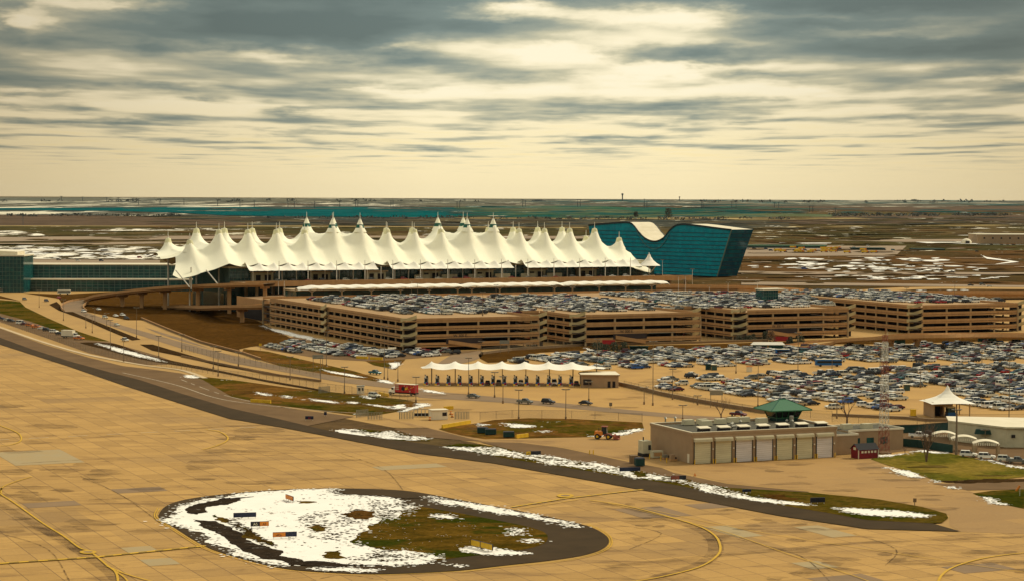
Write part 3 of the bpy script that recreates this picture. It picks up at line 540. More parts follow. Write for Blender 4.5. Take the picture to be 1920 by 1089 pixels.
def dapple(poly, n, sz, m, z, seed, name='melt_hole'):
    """small ragged thaw holes (or snow crumbs) scattered through a pixel outline"""
    rr = random.Random(seed); w_ = [G(*p) for p in poly]; xs = [p[0] for p in w_]; ys = [p[1] for p in w_]; mb = MB(); k = 0
    while k < n:
        cx, cy, R_ = rr.uniform(min(xs), max(xs)), rr.uniform(min(ys), max(ys)), rr.uniform(1, 4)
        if not inside_w(cx, cy, w_): continue
        for _ in range(rr.randrange(3, 12)):
            x, y = rr.gauss(cx, R_*.8), rr.gauss(cy, R_*.5)
            if not inside_w(x, y, w_): continue
            r_ = sz*rr.uniform(.3, 1); ring = [(x+r_*rr.uniform(.6, 1.6)*math.cos(q), y+r_*rr.uniform(.4, 1.1)*math.sin(q)) for q in [6.283*j/8 for j in range(8)]]
            mb.add([(q[0], q[1], z+k*2e-5) for q in ring], [tuple(range(8))], m); k += 1
    mb.build(name)['kind'] = 'structure'
dapple([(440,935),(640,925),(740,940),(700,966),(680,990),(640,1030),(520,1030),(450,990),(415,960)], 260, .32, 'crumb', .30, 601)
dapple([(560,960),(690,955),(705,985),(650,1015),(560,1010)], 420, .42, 'crumb', .31, 602)
dapple([(720,1030),(810,1045),(740,1056),(640,1050)], 300, .36, 'crumb', .31, 603)
dapple([(690,935),(780,948),(720,972),(690,965)], 300, .36, 'crumb', .31, 604)
dapple([(408,972),(440,975),(520,1025),(500,1030)], 260, .5, 'crumb', .31, 605)
dapple([(700,970),(760,962),(830,970),(900,985),(960,1000),(900,1030),(780,1035),(700,1030)], 110, .16, 'snow_clean', .26, 606, 'snow_crumbs')
dapple([(835,836),(900,834),(990,851),(1170,880),(1300,902),(1295,912),(1240,903),(1070,875),(940,857)], 700, .55, 'grass', .30, 607)
dapple([(1290,903),(1370,918),(1520,946),(1500,948),(1340,925)], 260, .4, 'grass', .30, 608)
dapple([(640,806),(740,808),(800,824),(700,820)], 200, .5, 'crumb', .20, 609)
# ------------------------------------------------------------------ more materials
M['fabric'] = mat('white_roof_fabric', (.88,.84,.64), .75, scale=.08, col2=(.82,.78,.58), spec=.2)
M['fabric2'] = mat('cream_roof_fabric', (.84,.79,.66), .7, scale=.3, col2=(.76,.71,.57), spec=.2)
M['collar'] = mat('yellowed_collar_fabric', (.74,.70,.42), .7, scale=.5, spec=.2)
M['band'] = mat('dark_green_band', (.01,.10,.065), .6, scale=.8)
M['mast'] = mat('white_painted_steel', (.72,.68,.56), .5, scale=.5)
M['tan'] = mat('tan_precast', (.47,.265,.105), .8, scale=.5, col2=(.38,.205,.08), stretch=(1,1,.12))
M['tan_lt'] = mat('pale_precast', (.42,.30,.16), .8, scale=.3)
M['deckc'] = mat('deck_concrete', (.30,.18,.078), .9, scale=.08, col2=(.23,.135,.06))
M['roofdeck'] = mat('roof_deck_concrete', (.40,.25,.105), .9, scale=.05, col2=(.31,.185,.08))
M['beige'] = mat('beige_panel', (.55,.50,.32), .7, scale=.4)
M['stairp'] = mat('yellow_beige_stair_panel', (.56,.45,.22), .7, scale=.4)
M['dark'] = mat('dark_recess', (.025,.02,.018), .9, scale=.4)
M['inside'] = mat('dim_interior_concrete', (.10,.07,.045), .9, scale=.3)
M['infill'] = mat('dark_infill', (.05,.035,.03), .95, scale=.3)
M['metal'] = mat('galvanised_steel', (.30,.29,.23), .45, .6, scale=2)
M['pole'] = mat('weathered_pole', (.20,.15,.09), .6, scale=2)
M['poledk'] = mat('dark_pole', (.03,.025,.025), .5, scale=2)
M['roofwhite'] = mat('white_roof_membrane', (.74,.66,.48), .8, scale=.15, col2=(.64,.56,.38))
M['signred'] = mat('red_sign', (.42,.02,.02), .5, scale=3)
M['orange'] = mat('orange_paint', (.70,.22,.02), .5, scale=2)
M['yelpaint'] = mat('yellow_barrier_plastic', (.75,.45,.02), .55, scale=1.2)
M['concwall'] = mat('concrete_wall', (.24,.15,.07), .85, scale=.25, col2=(.17,.105,.05))
M['blackp'] = mat('black_paint', (.015,.015,.02), .5, scale=2)
M['navy'] = mat('navy_sign_back', (.012,.018,.045), .5, scale=1.5)
M['greenroof'] = mat('green_metal_roof', (.02,.13,.045), .45, scale=1.5, spec=.4)
M['greenwall'] = mat('dark_green_screen', (.012,.045,.035), .8, scale=.8)
M['barnred'] = mat('barn_red_board', (.20,.012,.015), .7, scale=2)
M['shingle'] = mat('black_shingle', (.03,.028,.028), .9, scale=4)
M['stucco'] = mat('beige_stucco', (.36,.245,.135), .85, scale=.4, col2=(.31,.205,.11))
M['roofgrey'] = mat('grey_gravel_roof', (.095,.085,.055), .95, scale=.6, col2=(.065,.06,.04))
M['doorcream'] = mat('cream_roller_door', (.66,.60,.37), .6, scale=.5, stretch=(.3,.3,2))
M['doorwhite'] = mat('white_roller_door', (.74,.69,.64), .6, scale=.5, stretch=(.3,.3,2))
M['rust'] = mat('rusty_red_steel', (.30,.09,.05), .7, scale=2)
M['bluep'] = mat('blue_paint', (.015,.12,.33), .4, scale=2)
M['wood'] = mat('bare_branches', (.16,.10,.06), .9, scale=5)
M['shrub'] = mat('dark_shrub_leaves', (.04,.045,.02), .9, scale=2)
def glass_mat(name, c1, c2, cw, ch, rough=.12, var=.5, spec=.6, metal=0):
    """tinted curtain wall panes: each pane its own tone"""
    m = bpy.data.materials.new(name); m.use_nodes = True; nt = m.node_tree; b = nt.nodes['Principled BSDF']
    tcn = nn(nt, 'ShaderNodeTexCoord'); v = tcn.outputs['Object']
    sp = nn(nt, 'ShaderNodeSeparateXYZ'); nt.links.new(v, sp.inputs[0])
    cb = nn(nt, 'ShaderNodeCombineXYZ'); nt.links.new(mth(nt, 'ADD', sp.outputs[0], sp.outputs[1]), cb.inputs[0]); nt.links.new(sp.outputs[2], cb.inputs[1])
    br = nn(nt, 'ShaderNodeTexBrick'); br.offset = 0
    for k, x in (('Scale', 1), ('Mortar Size', 0), ('Bias', -.1), ('Brick Width', cw), ('Row Height', ch)): br.inputs[k].default_value = x
    br.inputs['Color1'].default_value = (*c1, 1); br.inputs['Color2'].default_value = (*c2, 1); br.inputs['Mortar'].default_value = (*c1, 1)
    nt.links.new(cb.outputs[0], br.inputs['Vector'])
    n = ramp(nt, noise(nt, v, .05, 4, .6), .35, .65)
    nt.links.new(mixc(nt, mth(nt, 'MULTIPLY', n, var), br.outputs['Color'], mixc(nt, .5, c1, (.01,.02,.03))), b.inputs['Base Color'])
    b.inputs['Roughness'].default_value = rough; b.inputs['Specular IOR Level'].default_value = spec; b.inputs['Metallic'].default_value = metal
    return m
M['glass'] = glass_mat('teal_curtain_glass', (.004,.045,.05), (.014,.11,.095), 2.4, 1.5)
M['hotelglass'] = glass_mat('blue_teal_hotel_glass', (.0,.22,.29), (.0,.31,.37), 2.6, 3.45, .10, .32, .25, 0)
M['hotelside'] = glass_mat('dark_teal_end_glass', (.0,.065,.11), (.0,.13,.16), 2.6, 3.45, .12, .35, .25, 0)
M['carglass'] = mat('dark_car_glass', (.015,.02,.02), .25, spec=.35, scale=2)
M['tyre'] = mat('tyre_rubber', (.02,.018,.016), .8, scale=3)
M['mull'] = mat('grey_green_mullion', (.12,.19,.155), .5, scale=1)
M['mulld'] = mat('dark_mullion', (.01,.03,.035), .5, scale=1)
# common frame of the terminal area: origin at the corner of the first parking garage
AO = (-47.84, 953.98); CT, ST = math.cos(TH), math.sin(TH)
def A(a, b): return (AO[0]+CT*a-ST*b, AO[1]+ST*a+CT*b)
def A3(a, b, z=0): p = A(a, b); return (p[0], p[1], z)
def toA(x, y): dx, dy = x-AO[0], y-AO[1]; return (CT*dx+ST*dy, -ST*dx+CT*dy)
# ------------------------------------------------------------------ terminal with tented roof
D = 18.2; NM = 17; W2 = 49.; ZD = 18.5
term = thing('terminal_building', 'long airport terminal with a white fabric roof of many tent peaks, some with green bands', 'airport terminal', A3(-2.3, 348.4), TH)
TALL = (5, 6, 10, 11)
LAM = (2.25, 1.6)
def topz(i): return 42.4 if i in (0, NM-1) else (54.6 if i in TALL else 48.4)
def roofz(a, b):
    t = a/D; i = max(0, min(NM-1, round(t))); da = (t-i)*D
    # valley level: high between the mast rows, falling to both eaves
    if b < 0: s = min(1, -b/22); base = 38.4-11.8*s**.8; db = -b
    elif b > W2: s = min(1, (b-W2)/22); base = 38.4-11.8*s**.8; db = b-W2
    else: base = 38.6-1.2*math.sin(math.pi*b/W2); db = min(b, W2-b)
    tall = max(0, 1-max(0, min(abs(t-5.5), abs(t-10.5))-.6)/.9); tall = tall*tall*(3-2*tall); base += 6.0*tall*(1 if 0 <= b <= W2 else max(0, 1-db/20)**1.5)
    end = max(0, -a, a-(NM-1)*D); s = min(1, end/15); inner = min(1, max(0, (max(-a, a-(NM-1)*D)+D)/D))
    base -= (5.6*inner*inner + 1.6*s**.8)*(1 if b < 20 else .8)
    r = math.hypot(da, db*.62 if (b < 0 or b > W2) else db*.8)
    pk = topz(i)-base if end == 0 or True else 0
    h = max(0, pk)*math.exp(-max(0, r-1.6)/LAM[i in TALL])
    # taut ridge from each mast down to the eave, creased valley between masts
    rid = 3.4*(1-min(1, abs(da)/(D/2)))**1.7*(math.exp(-max(0, db-3)/60)) if end == 0 else 2.3*math.exp(-abs(da)/6)
    return min(base+h+rid*(1-math.exp(-(r/6.5)**2)), topz(i)) - ((3.2 if r < 1.9 else 1.7 if r < 2.6 else .6 if r < 3.4 else 0) if i in TALL else (1.6 if r < 2.4 else .5 if r < 3.4 else 0))
mb = MB(); st = .8; ids = {}; a = []
def edges(b):
    # concave side edges, pulled out to anchor points near the mast rows
    k = .5-.5*math.cos(2*math.pi*(b+22)/(W2/1+0.0)/1.0) if False else 0
    q = abs(math.sin(math.pi*(b+16)/40.5)); return -15+6.5*q
nb = int((W2+44)/st); na = int(((NM-1)*D+32)/st)
for j in range(nb+1):
    b = -22+(W2+44)*j/nb; e0 = edges(b); L0 = e0; L1 = (NM-1)*D-e0
    for i in range(na+1):
        x = L0+(L1-L0)*i/na
        # scalloped long eaves
        sc_e = 1.0*abs(math.sin(math.pi*x/D))
        bb = b
        if b < -10: bb = b+sc_e*min(1, (-10-b)/12)
        if b > W2+10: bb = b-sc_e*min(1, (b-W2-10)/12)
        xe = min(x, (NM-1)*D-x); ke = max(.12, min(1, (xe+8)/16))
        lm = W2+1+5*max(0, min(1, (xe+8)/8))
        if bb > lm: bb = lm+(bb-lm)*(ke if xe > 0 else .1)
        mb.v.append((x, bb, roofz(x, bb)))
for j in range(nb):
    for i in range(na):
        p = j*(na+1)+i; mb.f.append((p, p+1, p+na+2, p+na+1)); mb.m.append(0)
mb.mats = ['fabric']; mb.build('tent_roof', term, True)
# mast caps and spires
caps = {}
for kind, zt in (('small', 42.4), ('mid', 48.4), ('tall', 54.6)):
    m1 = MB(); PK = {'small': 9.5, 'mid': 10.0, 'tall': 10.2}[kind]; lam_ = LAM[kind == 'tall']
    rs = [1.45, 1.6, 1.8, 2.0, 2.2, 2.45, 2.75, 3.2, 3.8, 4.3]; pr = [(r_, 0 if r_ < 1.6 else -PK*(1-math.exp(-(r_-1.6)/lam_))-.25) for r_ in rs]; pr = [(r_+.12, z_) for r_, z_ in pr]
    pr[0] = (1.5, .3)
    if kind == 'tall': pr = [(.8, .1), (1.2, -1.0), (1.6, -2.0), (1.95, -2.8), (2.3, -3.8), (2.75, -5.0), (3.3, -6.2), (4.1, -7.6)]
    def mf(k, kind=kind):
        if kind == 'tall': return 'band' if k in (3, 4) else 'fabric'
        return 'collar' if k < 4 else 'fabric'
    m1.lathe(pr[::-1], 'fabric', n=18, mf=lambda k: mf(len(pr)-2-k)); m1.lathe([(pr[0][0], pr[0][1]), (.0, pr[0][1]+.2)], 'collar', n=18)
    m2 = MB(); m2.tube((0,0,0), (0,0,4.6), .22, 'mast', .12, 6); m2.tube((0,0,.2), (0,0,.9), .8, 'mast', .6, 8)
    caps[kind] = (m1.mesh('peak_cap', True), m2.mesh('mast_spire'))
m3 = MB(); m3.tube((0,0,0), (0,0,1), .55, 'mast', n=8); mastm = m3.mesh('mast')
for i in range(NM):
    for row in (0, 1):
        kd = 'small' if i in (0, NM-1) else ('tall' if i in TALL else 'mid'); z = topz(i)
        inst(caps[kd][0], 'peak_cap', term, (i*D, row*W2, z+.1)); inst(caps[kd][1], 'mast_spire', term, (i*D, row*W2, z))
        inst(mastm, 'mast', term, (i*D, row*W2, 0), sc=(1, 1, z-1))
# body under the tents
bd = MB(); bd.box(20, 16*D+9, -15, W2+15, 0, 26, 'glass'); bd.build('glass_wall', term)
bd = MB(); bd.box(19, 16*D+10, -17, W2+17, 26, 27.2, 'beige'); bd.build('eave_slab', term)
bd = MB()
for k in range(int((16*D-11)/2.4)): bd.box(20+k*2.4, 20.2+k*2.4, -15.25, -15.002, ZD-8, 25.9, 'mull')
for zz in (12, 15, 20.2, 22, 23.8): bd.box(19.8, 16*D+9.2, -15.3, -15.003, zz, zz+.16, 'mull')
for k in range(int((W2+30)/2.4)): bd.box(19.75, 19.998, -15+k*2.4, -14.8+k*2.4, ZD-8, 25.9, 'mull')
bd.build('mullions', term)
# entrance blocks on the kerb
ent = MB(); ent.box(0, 13, 0, 4, 0, 4.6, 'beige'); ent.box(-1, 14, -1.2, 4, 4.6, 5.3, 'tan_lt'); ent.box(2, 5, -.05, 0, 0, 3.4, 'dark'); ent.box(7.5, 11.5, -.05, 0, 0, 3.4, 'dark')
em = ent.mesh('entrance_block')
for i in range(2, 16, 2): inst(em, 'entrance_block', term, (i*D-3, -19.2, ZD))
ent = MB(); ent.box(0, 10.5, 0, 1, 0, 2.5, 'beige'); em = ent.mesh('kerbside_wall')
for i in range(8, 14, 1): inst(em, 'kerbside_wall', term, (i*D-9, -23.5, ZD))
# small scalloped awnings along the front, on white posts
def awning(i0, i1, b0=-33, dz=0):
    mb = MB(); n = (i1-i0)*12; pts = []
    for j in range(9):
        v = j/8
        for i in range(n+1):
            x = (i0+i/12)*D*.5; f = abs(((i/12) % 1)-.5)*2          # 1 at supports, 0 half way
            pk = 3.6*math.exp(-math.hypot((1-f)*D*.25, (v-.45)*12)/1.9)
            zz = 25.3+dz+2.9*v**1.3+pk+.9*math.exp(-(1-f)*3)*(1-abs(v-.5)) - .9*(1-v)**2*(.4+.6*f)
            mb.v.append((x, b0+v*19.5, zz))
    for j in range(8):
        for i in range(n): p = j*(n+1)+i; mb.f.append((p, p+1, p+n+2, p+n+1)); mb.m.append(0)
    mb.mats = ['fabric2']; mb.build('awning', term, True)
awning(3, 12); awning(13, 22); awning(23, 32)
pm = MB(); pm.tube((0,0,0), (0,0,12.2), .28, 'mast', .18, 6); pm.box(-.9, .9, -.3, .3, -.0, .5, 'tan_lt'); pmm = pm.mesh('awning_post')
for i in range(14): inst(pmm, 'awning_post', term, (45+i*18.2, -34.5, ZD))
pm = MB(); pm.tube((0,0,0), (0,0,8), .3, 'mast', n=6); pmm = pm.mesh('awning_column')
for i in range(3, 32, 1): inst(pmm, 'awning_column', term, (i*D*.5+4.5, -25, ZD))
# struts under the small end tent
pm = MB()
for x, y in ((-14, -19), (4, -21)): pm.tube((x, y, 25.5), (x+7, y-5, 15.5), .35, 'mast', n=6)
pm.tube((-4, -17, 14), (-4, -17, 27), .45, 'mast', n=6); pm.build('tie_strut', term)
# low blocks at the south end
bd = MB(); bd.box(16*D+9, 16*D+20, -12, 20, ZD, 24.5, 'glass'); bd.box(16*D+8, 16*D+21, -13, 21, 24.5, 25.2, 'tan_lt'); bd.box(16*D+9, 16*D+17, -8, 20, 25.2, 28, 'beige'); bd.build('end_block', term)
k1 = MB(); k1.lathe([(7.5, 25.2), (5.2, 26.6), (3, 28.4), (1.3, 30.8), (.7, 32.4)], 'fabric2', (16*D+8, -27), 16); k1.tube((16*D+8, -27, ZD), (16*D+8, -27, 33.5), .3, 'mast'); k1.tube((16*D+14, -27, 26), (16*D+9, -27, 20.5), .25, 'mast'); k1.build('end_awning', term, True)
# ------------------------------------------------------------------ kerbside decks (upper road and lower road)
deck = thing('upper_roadway_deck', 'long raised drop-off roadway in tan concrete in front of the tented terminal', 'bridge', A3(0, 300), TH)
mb = MB(); mb.prism([(18, 2), (318, 2), (318, 33), (18, 33)], 16.6, 18.45, 'tan', 'deckc'); mb.build('deck', deck)
mb = MB(); mb.box(18, 318, 1.6, 1.98, 16.2, 19.5, 'tan'); mb.build('parapet', deck)
pm = MB(); pm.box(-.7, .7, -.7, .7, 0, 16.5, 'tan_lt'); pmm = pm.mesh('pier')
for i in range(18): inst(pmm, 'pier', deck, (26+i*17, 5, 0)); inst(pmm, 'pier', deck, (26+i*17, 26, 0))
mb = MB(); mb.box(19, 317, 31.2, 31.8, 11.1, 16.5, 'glass'); mb.build('lower_glass_wall', deck)
low = thing('lower_roadway_deck', 'lower pick-up roadway deck of tan concrete behind the parking garages', 'bridge', A3(0, 215), TH)
mb = MB(); mb.prism([(8, 1), (330, 1), (330, 116), (60, 116), (8, 70)], 10, 11, 'tan', 'deckc'); mb.build('deck', low)
mb = MB(); mb.box(8, 330, .6, .98, 9.2, 12.2, 'tan'); mb.build('parapet', low)
mb = MB(); mb.box(7.6, 7.98, 1, 70, 0, 12, 'tan'); mb.build('end_wall', low)
mb = MB(); mb.box(7.3, 7.58, 6, 60, .5, 7.5, 'dark'); mb.build('underpass_shade_panel', low)  # dark box on the solid wall, its colour stands for the tunnel's shade
mb = MB(); mb.box(330.02, 330.4, 1, 116, 0, 12, 'tan'); mb.build('end_wall', low)
# long arched canopy in three overlapping lengths
def shuttle_canopy(a0, a1, label):
    t = thing('platform_canopy', label, 'canopy', A3(a0, 246, 11), TH, 'white arched canopies over the pick-up road'); L = a1-a0
    mb = MB(); n = int(L/1.5)
    for layer in (0, 1):
        for j in range(9):
            v = j/8; zz0 = 5.2+2.6*math.sin(math.pi*(.12+.80*v))**.8
            for i in range(n+1):
                x = L*i/n; e = min(1, x/7, (L-x)/7); wv_ = .28*math.cos(2*math.pi*x/9.)
                inset = 3.2*(1-e)**2
                mb.v.append((x, v*14+(inset*(1-2*v)), zz0*(.80+.20*e**.5)+wv_*(1-v*.6)-(.25 if layer else 0)))
    N1 = 9*(n+1)
    for j in range(8):
        for i in range(n):
            p = j*(n+1)+i; mb.f.append((p, p+1, p+n+2, p+n+1)); mb.m.append(0); q = p+N1; mb.f.append((q, q+n+1, q+n+2, q+1)); mb.m.append(0)
    for i in range(n): mb.f.append((i, i+N1, i+1+N1, i+1)); mb.m.append(0)
    mb.mats = ['fabric2']; mb.build('canopy_roof', t, True)
    cm = MB(); cm.box(-1.1, 1.1, -1, 1, 0, 1.2, 'tan_lt'); cm.tube((0,0,1.2), (0,0,5.0), .55, 'tan_lt', .4, 8); cm.tube((0,0,4.2), (-3.5,0,6.0), .18, 'mast', n=5); cm.tube((0,0,4.2), (3.5,0,6.0), .18, 'mast', n=5); cm.tube((0,0,4.4), (0,5,6.6), .18, 'mast', n=5)
    cmm = cm.mesh('canopy_column'); k = 0; x = 8
    while x < L-3: inst(cmm, 'canopy_column', t, (x, 3, 0)); x += 18
    mb = MB(); mb.tube((0, .6, 5.5), (2.5, 3.2, 6.8), .3, 'mast', .1, 5); ebm = mb.mesh('edge_bracket'); x = 4
    while x < L-1: inst(ebm, 'edge_bracket', t, (x, 0, 0)); x += 9
shuttle_canopy(33, 136, 'left length of the long white arched canopy below the tents')
shuttle_canopy(132, 202, 'middle length of the long white arched canopy below the tents')
shuttle_canopy(198, 273, 'right length of the long white arched canopy, ending in a round nose')
# kiosks and dark shopfronts under the canopy
shop = thing('transit_hall', 'dark glass waiting hall under the long white canopy', 'building', A3(36, 262, 11), TH)
mb = MB(); mb.box(0, 234, 0, 20, 0, 4.3, 'glass'); mb.build('glass_wall', shop); mb = MB(); mb.box(-1, 235, -1, 21, 4.3, 5.0, 'tan_lt'); mb.build('roof', shop)
# ------------------------------------------------------------------ north office wing (left) and its tower
wing = thing('office_wing', 'long low teal glass office wing with flat white roofs, left of the tents', 'office building', L3(G(48, 545)), TH*.0+math.radians(4))
Lw = G(480, 541)[0]-G(48, 545)[0]
mb = MB(); mb.box(0, Lw, 6, 30, 0, 18.2, 'glass'); mb.build('glass_wall', wing)
mb = MB(); mb.box(-1, Lw+1, 5, 31, 18.2, 19, 'roofwhite'); mb.build('roof', wing)
mb = MB(); mb.box(0, Lw, -4, 5.98, 0, 7.8, 'glass'); mb.build('lower_glass_wall', wing)
mb = MB(); mb.box(-1, Lw-4, -5, 5.9, 7.8, 8.8, 'roofwhite'); mb.build('lower_roof', wing)
mb = MB()
for k in range(int(Lw/4)): mb.box(k*4, k*4+.25, 5.7, 5.998, 8.8, 18.1, 'mull'); mb.box(k*4, k*4+.25, -4.3, -4.002, 0, 7.7, 'mull')
for zz in (10.5, 12.6, 14.8, 16.8): mb.box(0, Lw, 5.68, 5.997, zz, zz+.25, 'mull')
for zz in (2.2, 4.2, 6.2): mb.box(0, Lw, -4.32, -4.003, zz, zz+.22, 'mull')
mb.build('mullions', wing)
tw = thing('glass_tower_block', 'square teal glass block with a shallow white roof at the far left edge', 'office building', L3(G(-30, 548)), 0)
wt = G(46, 548)[0]-G(-30, 548)[0]
mb = MB(); mb.box(0, wt, 0, 30, 0, 25.5, 'glass'); mb.build('glass_wall', tw)
mb = MB(); mb.box(-.6, wt+.6, -.6, 30.6, 25.5, 26.4, 'roofwhite'); mb.prism([(2, 3), (wt-5, 3), (wt-5, 26), (2, 26)], 26.4, lambda p: 29.5 if p[0] < 10 else 28.6, 'roofwhite'); mb.build('roof', tw)
mb = MB()
for k in range(int(wt/2.6)+1): mb.box(min(k*2.6, wt-.2), min(k*2.6, wt-.2)+.2, -.3, -.002, 0, 25.4, 'mull')
for k in range(1, 9): mb.box(0, wt, -.33, -.003, k*2.9, k*2.9+.2, 'mull')
mb.build('mullions', tw)
# ------------------------------------------------------------------ hotel
pR = Vector(G(1358, 522)); pL = Vector((72., 1925.)); dv = (pL-pR).normalized(); Lh = (pL-pR).length
rz = math.atan2(dv.y, dv.x); hotel = thing('glass_hotel', 'blue-green glass hotel with a roof dipping in a deep curve, beside the tents', 'hotel', (pR.x, pR.y, 0), rz)
# local x: along the long face away from the camera's right corner; local -y..+y: -y is away from the camera
def hproj_z(px, py):
    # height on the long face under a photo pixel
    best = None
    for k in range(0, 401):
        x = -10+Lh*1.1*k/400; q = pR+dv*x; X, Y = PJ(q.x, q.y, 30)
        if best is None or abs(X-px) < best[0]: best = (abs(X-px), x, q)
    q = best[2]; lo, hi_ = 0, 90
    for _ in range(30):
        m_ = (lo+hi_)/2
        if PJ(q.x, q.y, m_)[1] > py: lo = m_
        else: hi_ = m_
    return best[1], lo
top_px = [(1372,431),(1350,428.5),(1320,424.5),(1295,421.5),(1280,420.5),(1270,422),(1262,426),(1254,434),(1247,443),(1240,449),(1230,452.5),(1220,451.5),(1209,446),(1199,436),(1192,427),(1186,420.5),(1180,417.6),(1172,417),(1150,418.2),(1125,420.3),(1103,422.5)]
top = [hproj_z(*p) for p in spline(top_px, 4, False)]
DEP = 27.; TAP = 7.5
def lean(x, z): # ends lean outwards with height
    t = z/41; f = x/Lh; return x - (1-f)*0 + (-(7.*t) if False else 0)
fr = MB(); n = len(top); bot = []
x0t, x1t = top[0][0], top[-1][0]
for x, z_ in top:
    f = (x-x0t)/(x1t-x0t); bot.append((x0t+16.5+(x1t-x0t-26)*f, 1.2))
rows = 12
def pt(i, r, y): t = r/rows; bx, bz = bot[i]; tx, tz = top[i]; return (bx+(tx-bx)*t, y*(1-.1*(1-t)) if y < 0 else y, bz+(tz-bz)*t)
for y, key in ((0, 'f'), (-DEP, 'b')):
    for i in range(n-1):
        for r in range(rows):
            q = [pt(i, r, y), pt(i+1, r, y), pt(i+1, r+1, y), pt(i, r+1, y)]
            if key == 'f': q = q[::-1]
            fr.quad(*q, 'hotelglass')
fr.build('glass_facade', hotel)
for i in (0, n-1):
    sd_ = MB()
    for r in range(rows):
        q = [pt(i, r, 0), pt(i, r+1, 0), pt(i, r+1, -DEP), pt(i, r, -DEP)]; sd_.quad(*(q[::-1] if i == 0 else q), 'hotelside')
    sd_.build('end_facade', hotel)
rf = MB()
for i in range(n-1):
    a_, b_ = top[i], top[i+1]; mm = 'roofwhite'
    rf.quad((a_[0], 0, a_[1]), (b_[0], 0, b_[1]), (b_[0], -DEP, b_[1]), (a_[0], -DEP, a_[1]), mm)
rf.build('roof', hotel)
for y, s in ((.02, .5), (-DEP-.5, .48)):
    ed = MB()
    for i in range(n-1):
        a_, b_ = top[i], top[i+1]
        ed.quad((a_[0], y, a_[1]-.9), (a_[0], y, a_[1]+.5), (b_[0], y, b_[1]+.5), (b_[0], y, b_[1]-.9), 'mulld'); ed.quad((a_[0], y+s, a_[1]-.9), (b_[0], y+s, b_[1]-.9), (b_[0], y+s, b_[1]+.5), (a_[0], y+s, a_[1]+.5), 'mulld')
        ed.quad((a_[0], y, a_[1]+.5), (a_[0], y+s, a_[1]+.5), (b_[0], y+s, b_[1]+.5), (b_[0], y, b_[1]+.5), 'mulld')
    ed.build('roof_edge', hotel)
fl = MB(); 
for r in range(1, 12):
    zf = r*3.45
    def xat(z, end):
        i = 0 if end == 0 else n-1; t = (z-1.2)/(top[i][1]-1.2); return bot[i][0]+(top[i][0]-bot[i][0])*t
    # break the floor line where the roof dips below it
    segs = []; cur = None
    for k in range(0, 121):
        x = xat(zf, 0)+(xat(zf, 1)-xat(zf, 0))*k/120; zt = min(top, key=lambda p: abs(p[0]-x))[1]
        if zt > zf+1.2: cur = [x, x] if cur is None else [cur[0], x]
        elif cur: segs.append(cur); cur = None
    if cur: segs.append(cur)
    for s0, s1 in segs: fl.box(s0, s1, .01, .22, zf, zf+.4, 'mulld')
    t = (zf-1.2)/(top[0][1]-1.2); fl.box(xat(zf, 0)-.25, xat(zf, 0)-.01, -DEP*(1-.1*(1-t)), 0, zf, zf+.35, 'mulld')
a_, b_ = bot[0], top[0]; fl.tube((a_[0], .1, a_[1]), (b_[0], .1, b_[1]), .55, 'mull')
fl.build('floor_lines', hotel)
dp = MB(); low_i = min(range(n), key=lambda i: top[i][1] if 5 < i < n-5 else 99)
for i in range(low_i-14, low_i+14):
    a_, b_ = top[i], top[i+1]; off = lambda q: 1.5+5.5*max(0, 1-((q-top[low_i][0])/22)**2)
    dp.tube((a_[0], .5, a_[1]-off(a_[0])), (b_[0], .5, b_[1]-off(b_[0])), .22, 'mull', n=4, cap=False)
dp.build('curved_trim', hotel)
pl_ = MB(); pl_.box(18, Lh-14, -DEP+2, -2, 0, 1.2, 'dark'); pl_.build('base', hotel)
pl_ = MB()
for y0 in (-6.5, -21): pl_.prism([(top[low_i][0]-10, y0), (top[low_i][0]+12, y0), (top[low_i][0]+12, y0-1.2), (top[low_i][0]-10, y0-1.2)], lambda p: min(top, key=lambda q: abs(q[0]-p[0]))[1]+.05, lambda p: min(top, key=lambda q: abs(q[0]-p[0]))[1]+.7, 'tan')
# ------------------------------------------------------------------ parking garages
PIT = 3.72; BH = 2.1
def facade(mb, p0, p1, z1=15., levels=4, th=.35):
    """spandrel bands along a wall line; outside is on the right of p0 -> p1"""
    L = math.dist(p0, p1); ux, uy = (p1[0]-p0[0])/L, (p1[1]-p0[1])/L; nx, ny = uy, -ux
    for k in range(levels):
        zt = z1-k*PIT; q = [(p0[0], p0[1]), (p1[0], p1[1]), (p1[0]-nx*th, p1[1]-ny*th), (p0[0]-nx*th, p0[1]-ny*th)]
        mb.prism(q, zt-BH, zt, 'tan')
def cols(par, p0, p1, pitch, me, z1=13., end=True):
    L = math.dist(p0, p1); n = max(1, round(L/pitch)); ux, uy = (p1[0]-p0[0])/L, (p1[1]-p0[1])/L; nx, ny = uy, -ux
    for i in range(n+1):
        if not end and i in (0, n): continue
        t = L*i/n; inst(me, 'column', par, (p0[0]+ux*t-nx*.45, p0[1]+uy*t-ny*.45, 0), math.atan2(uy, ux))
cm = MB(); cm.box(-.45, .45, -.3, .3, 0, 13, 'tan_lt'); colm = cm.mesh('column')
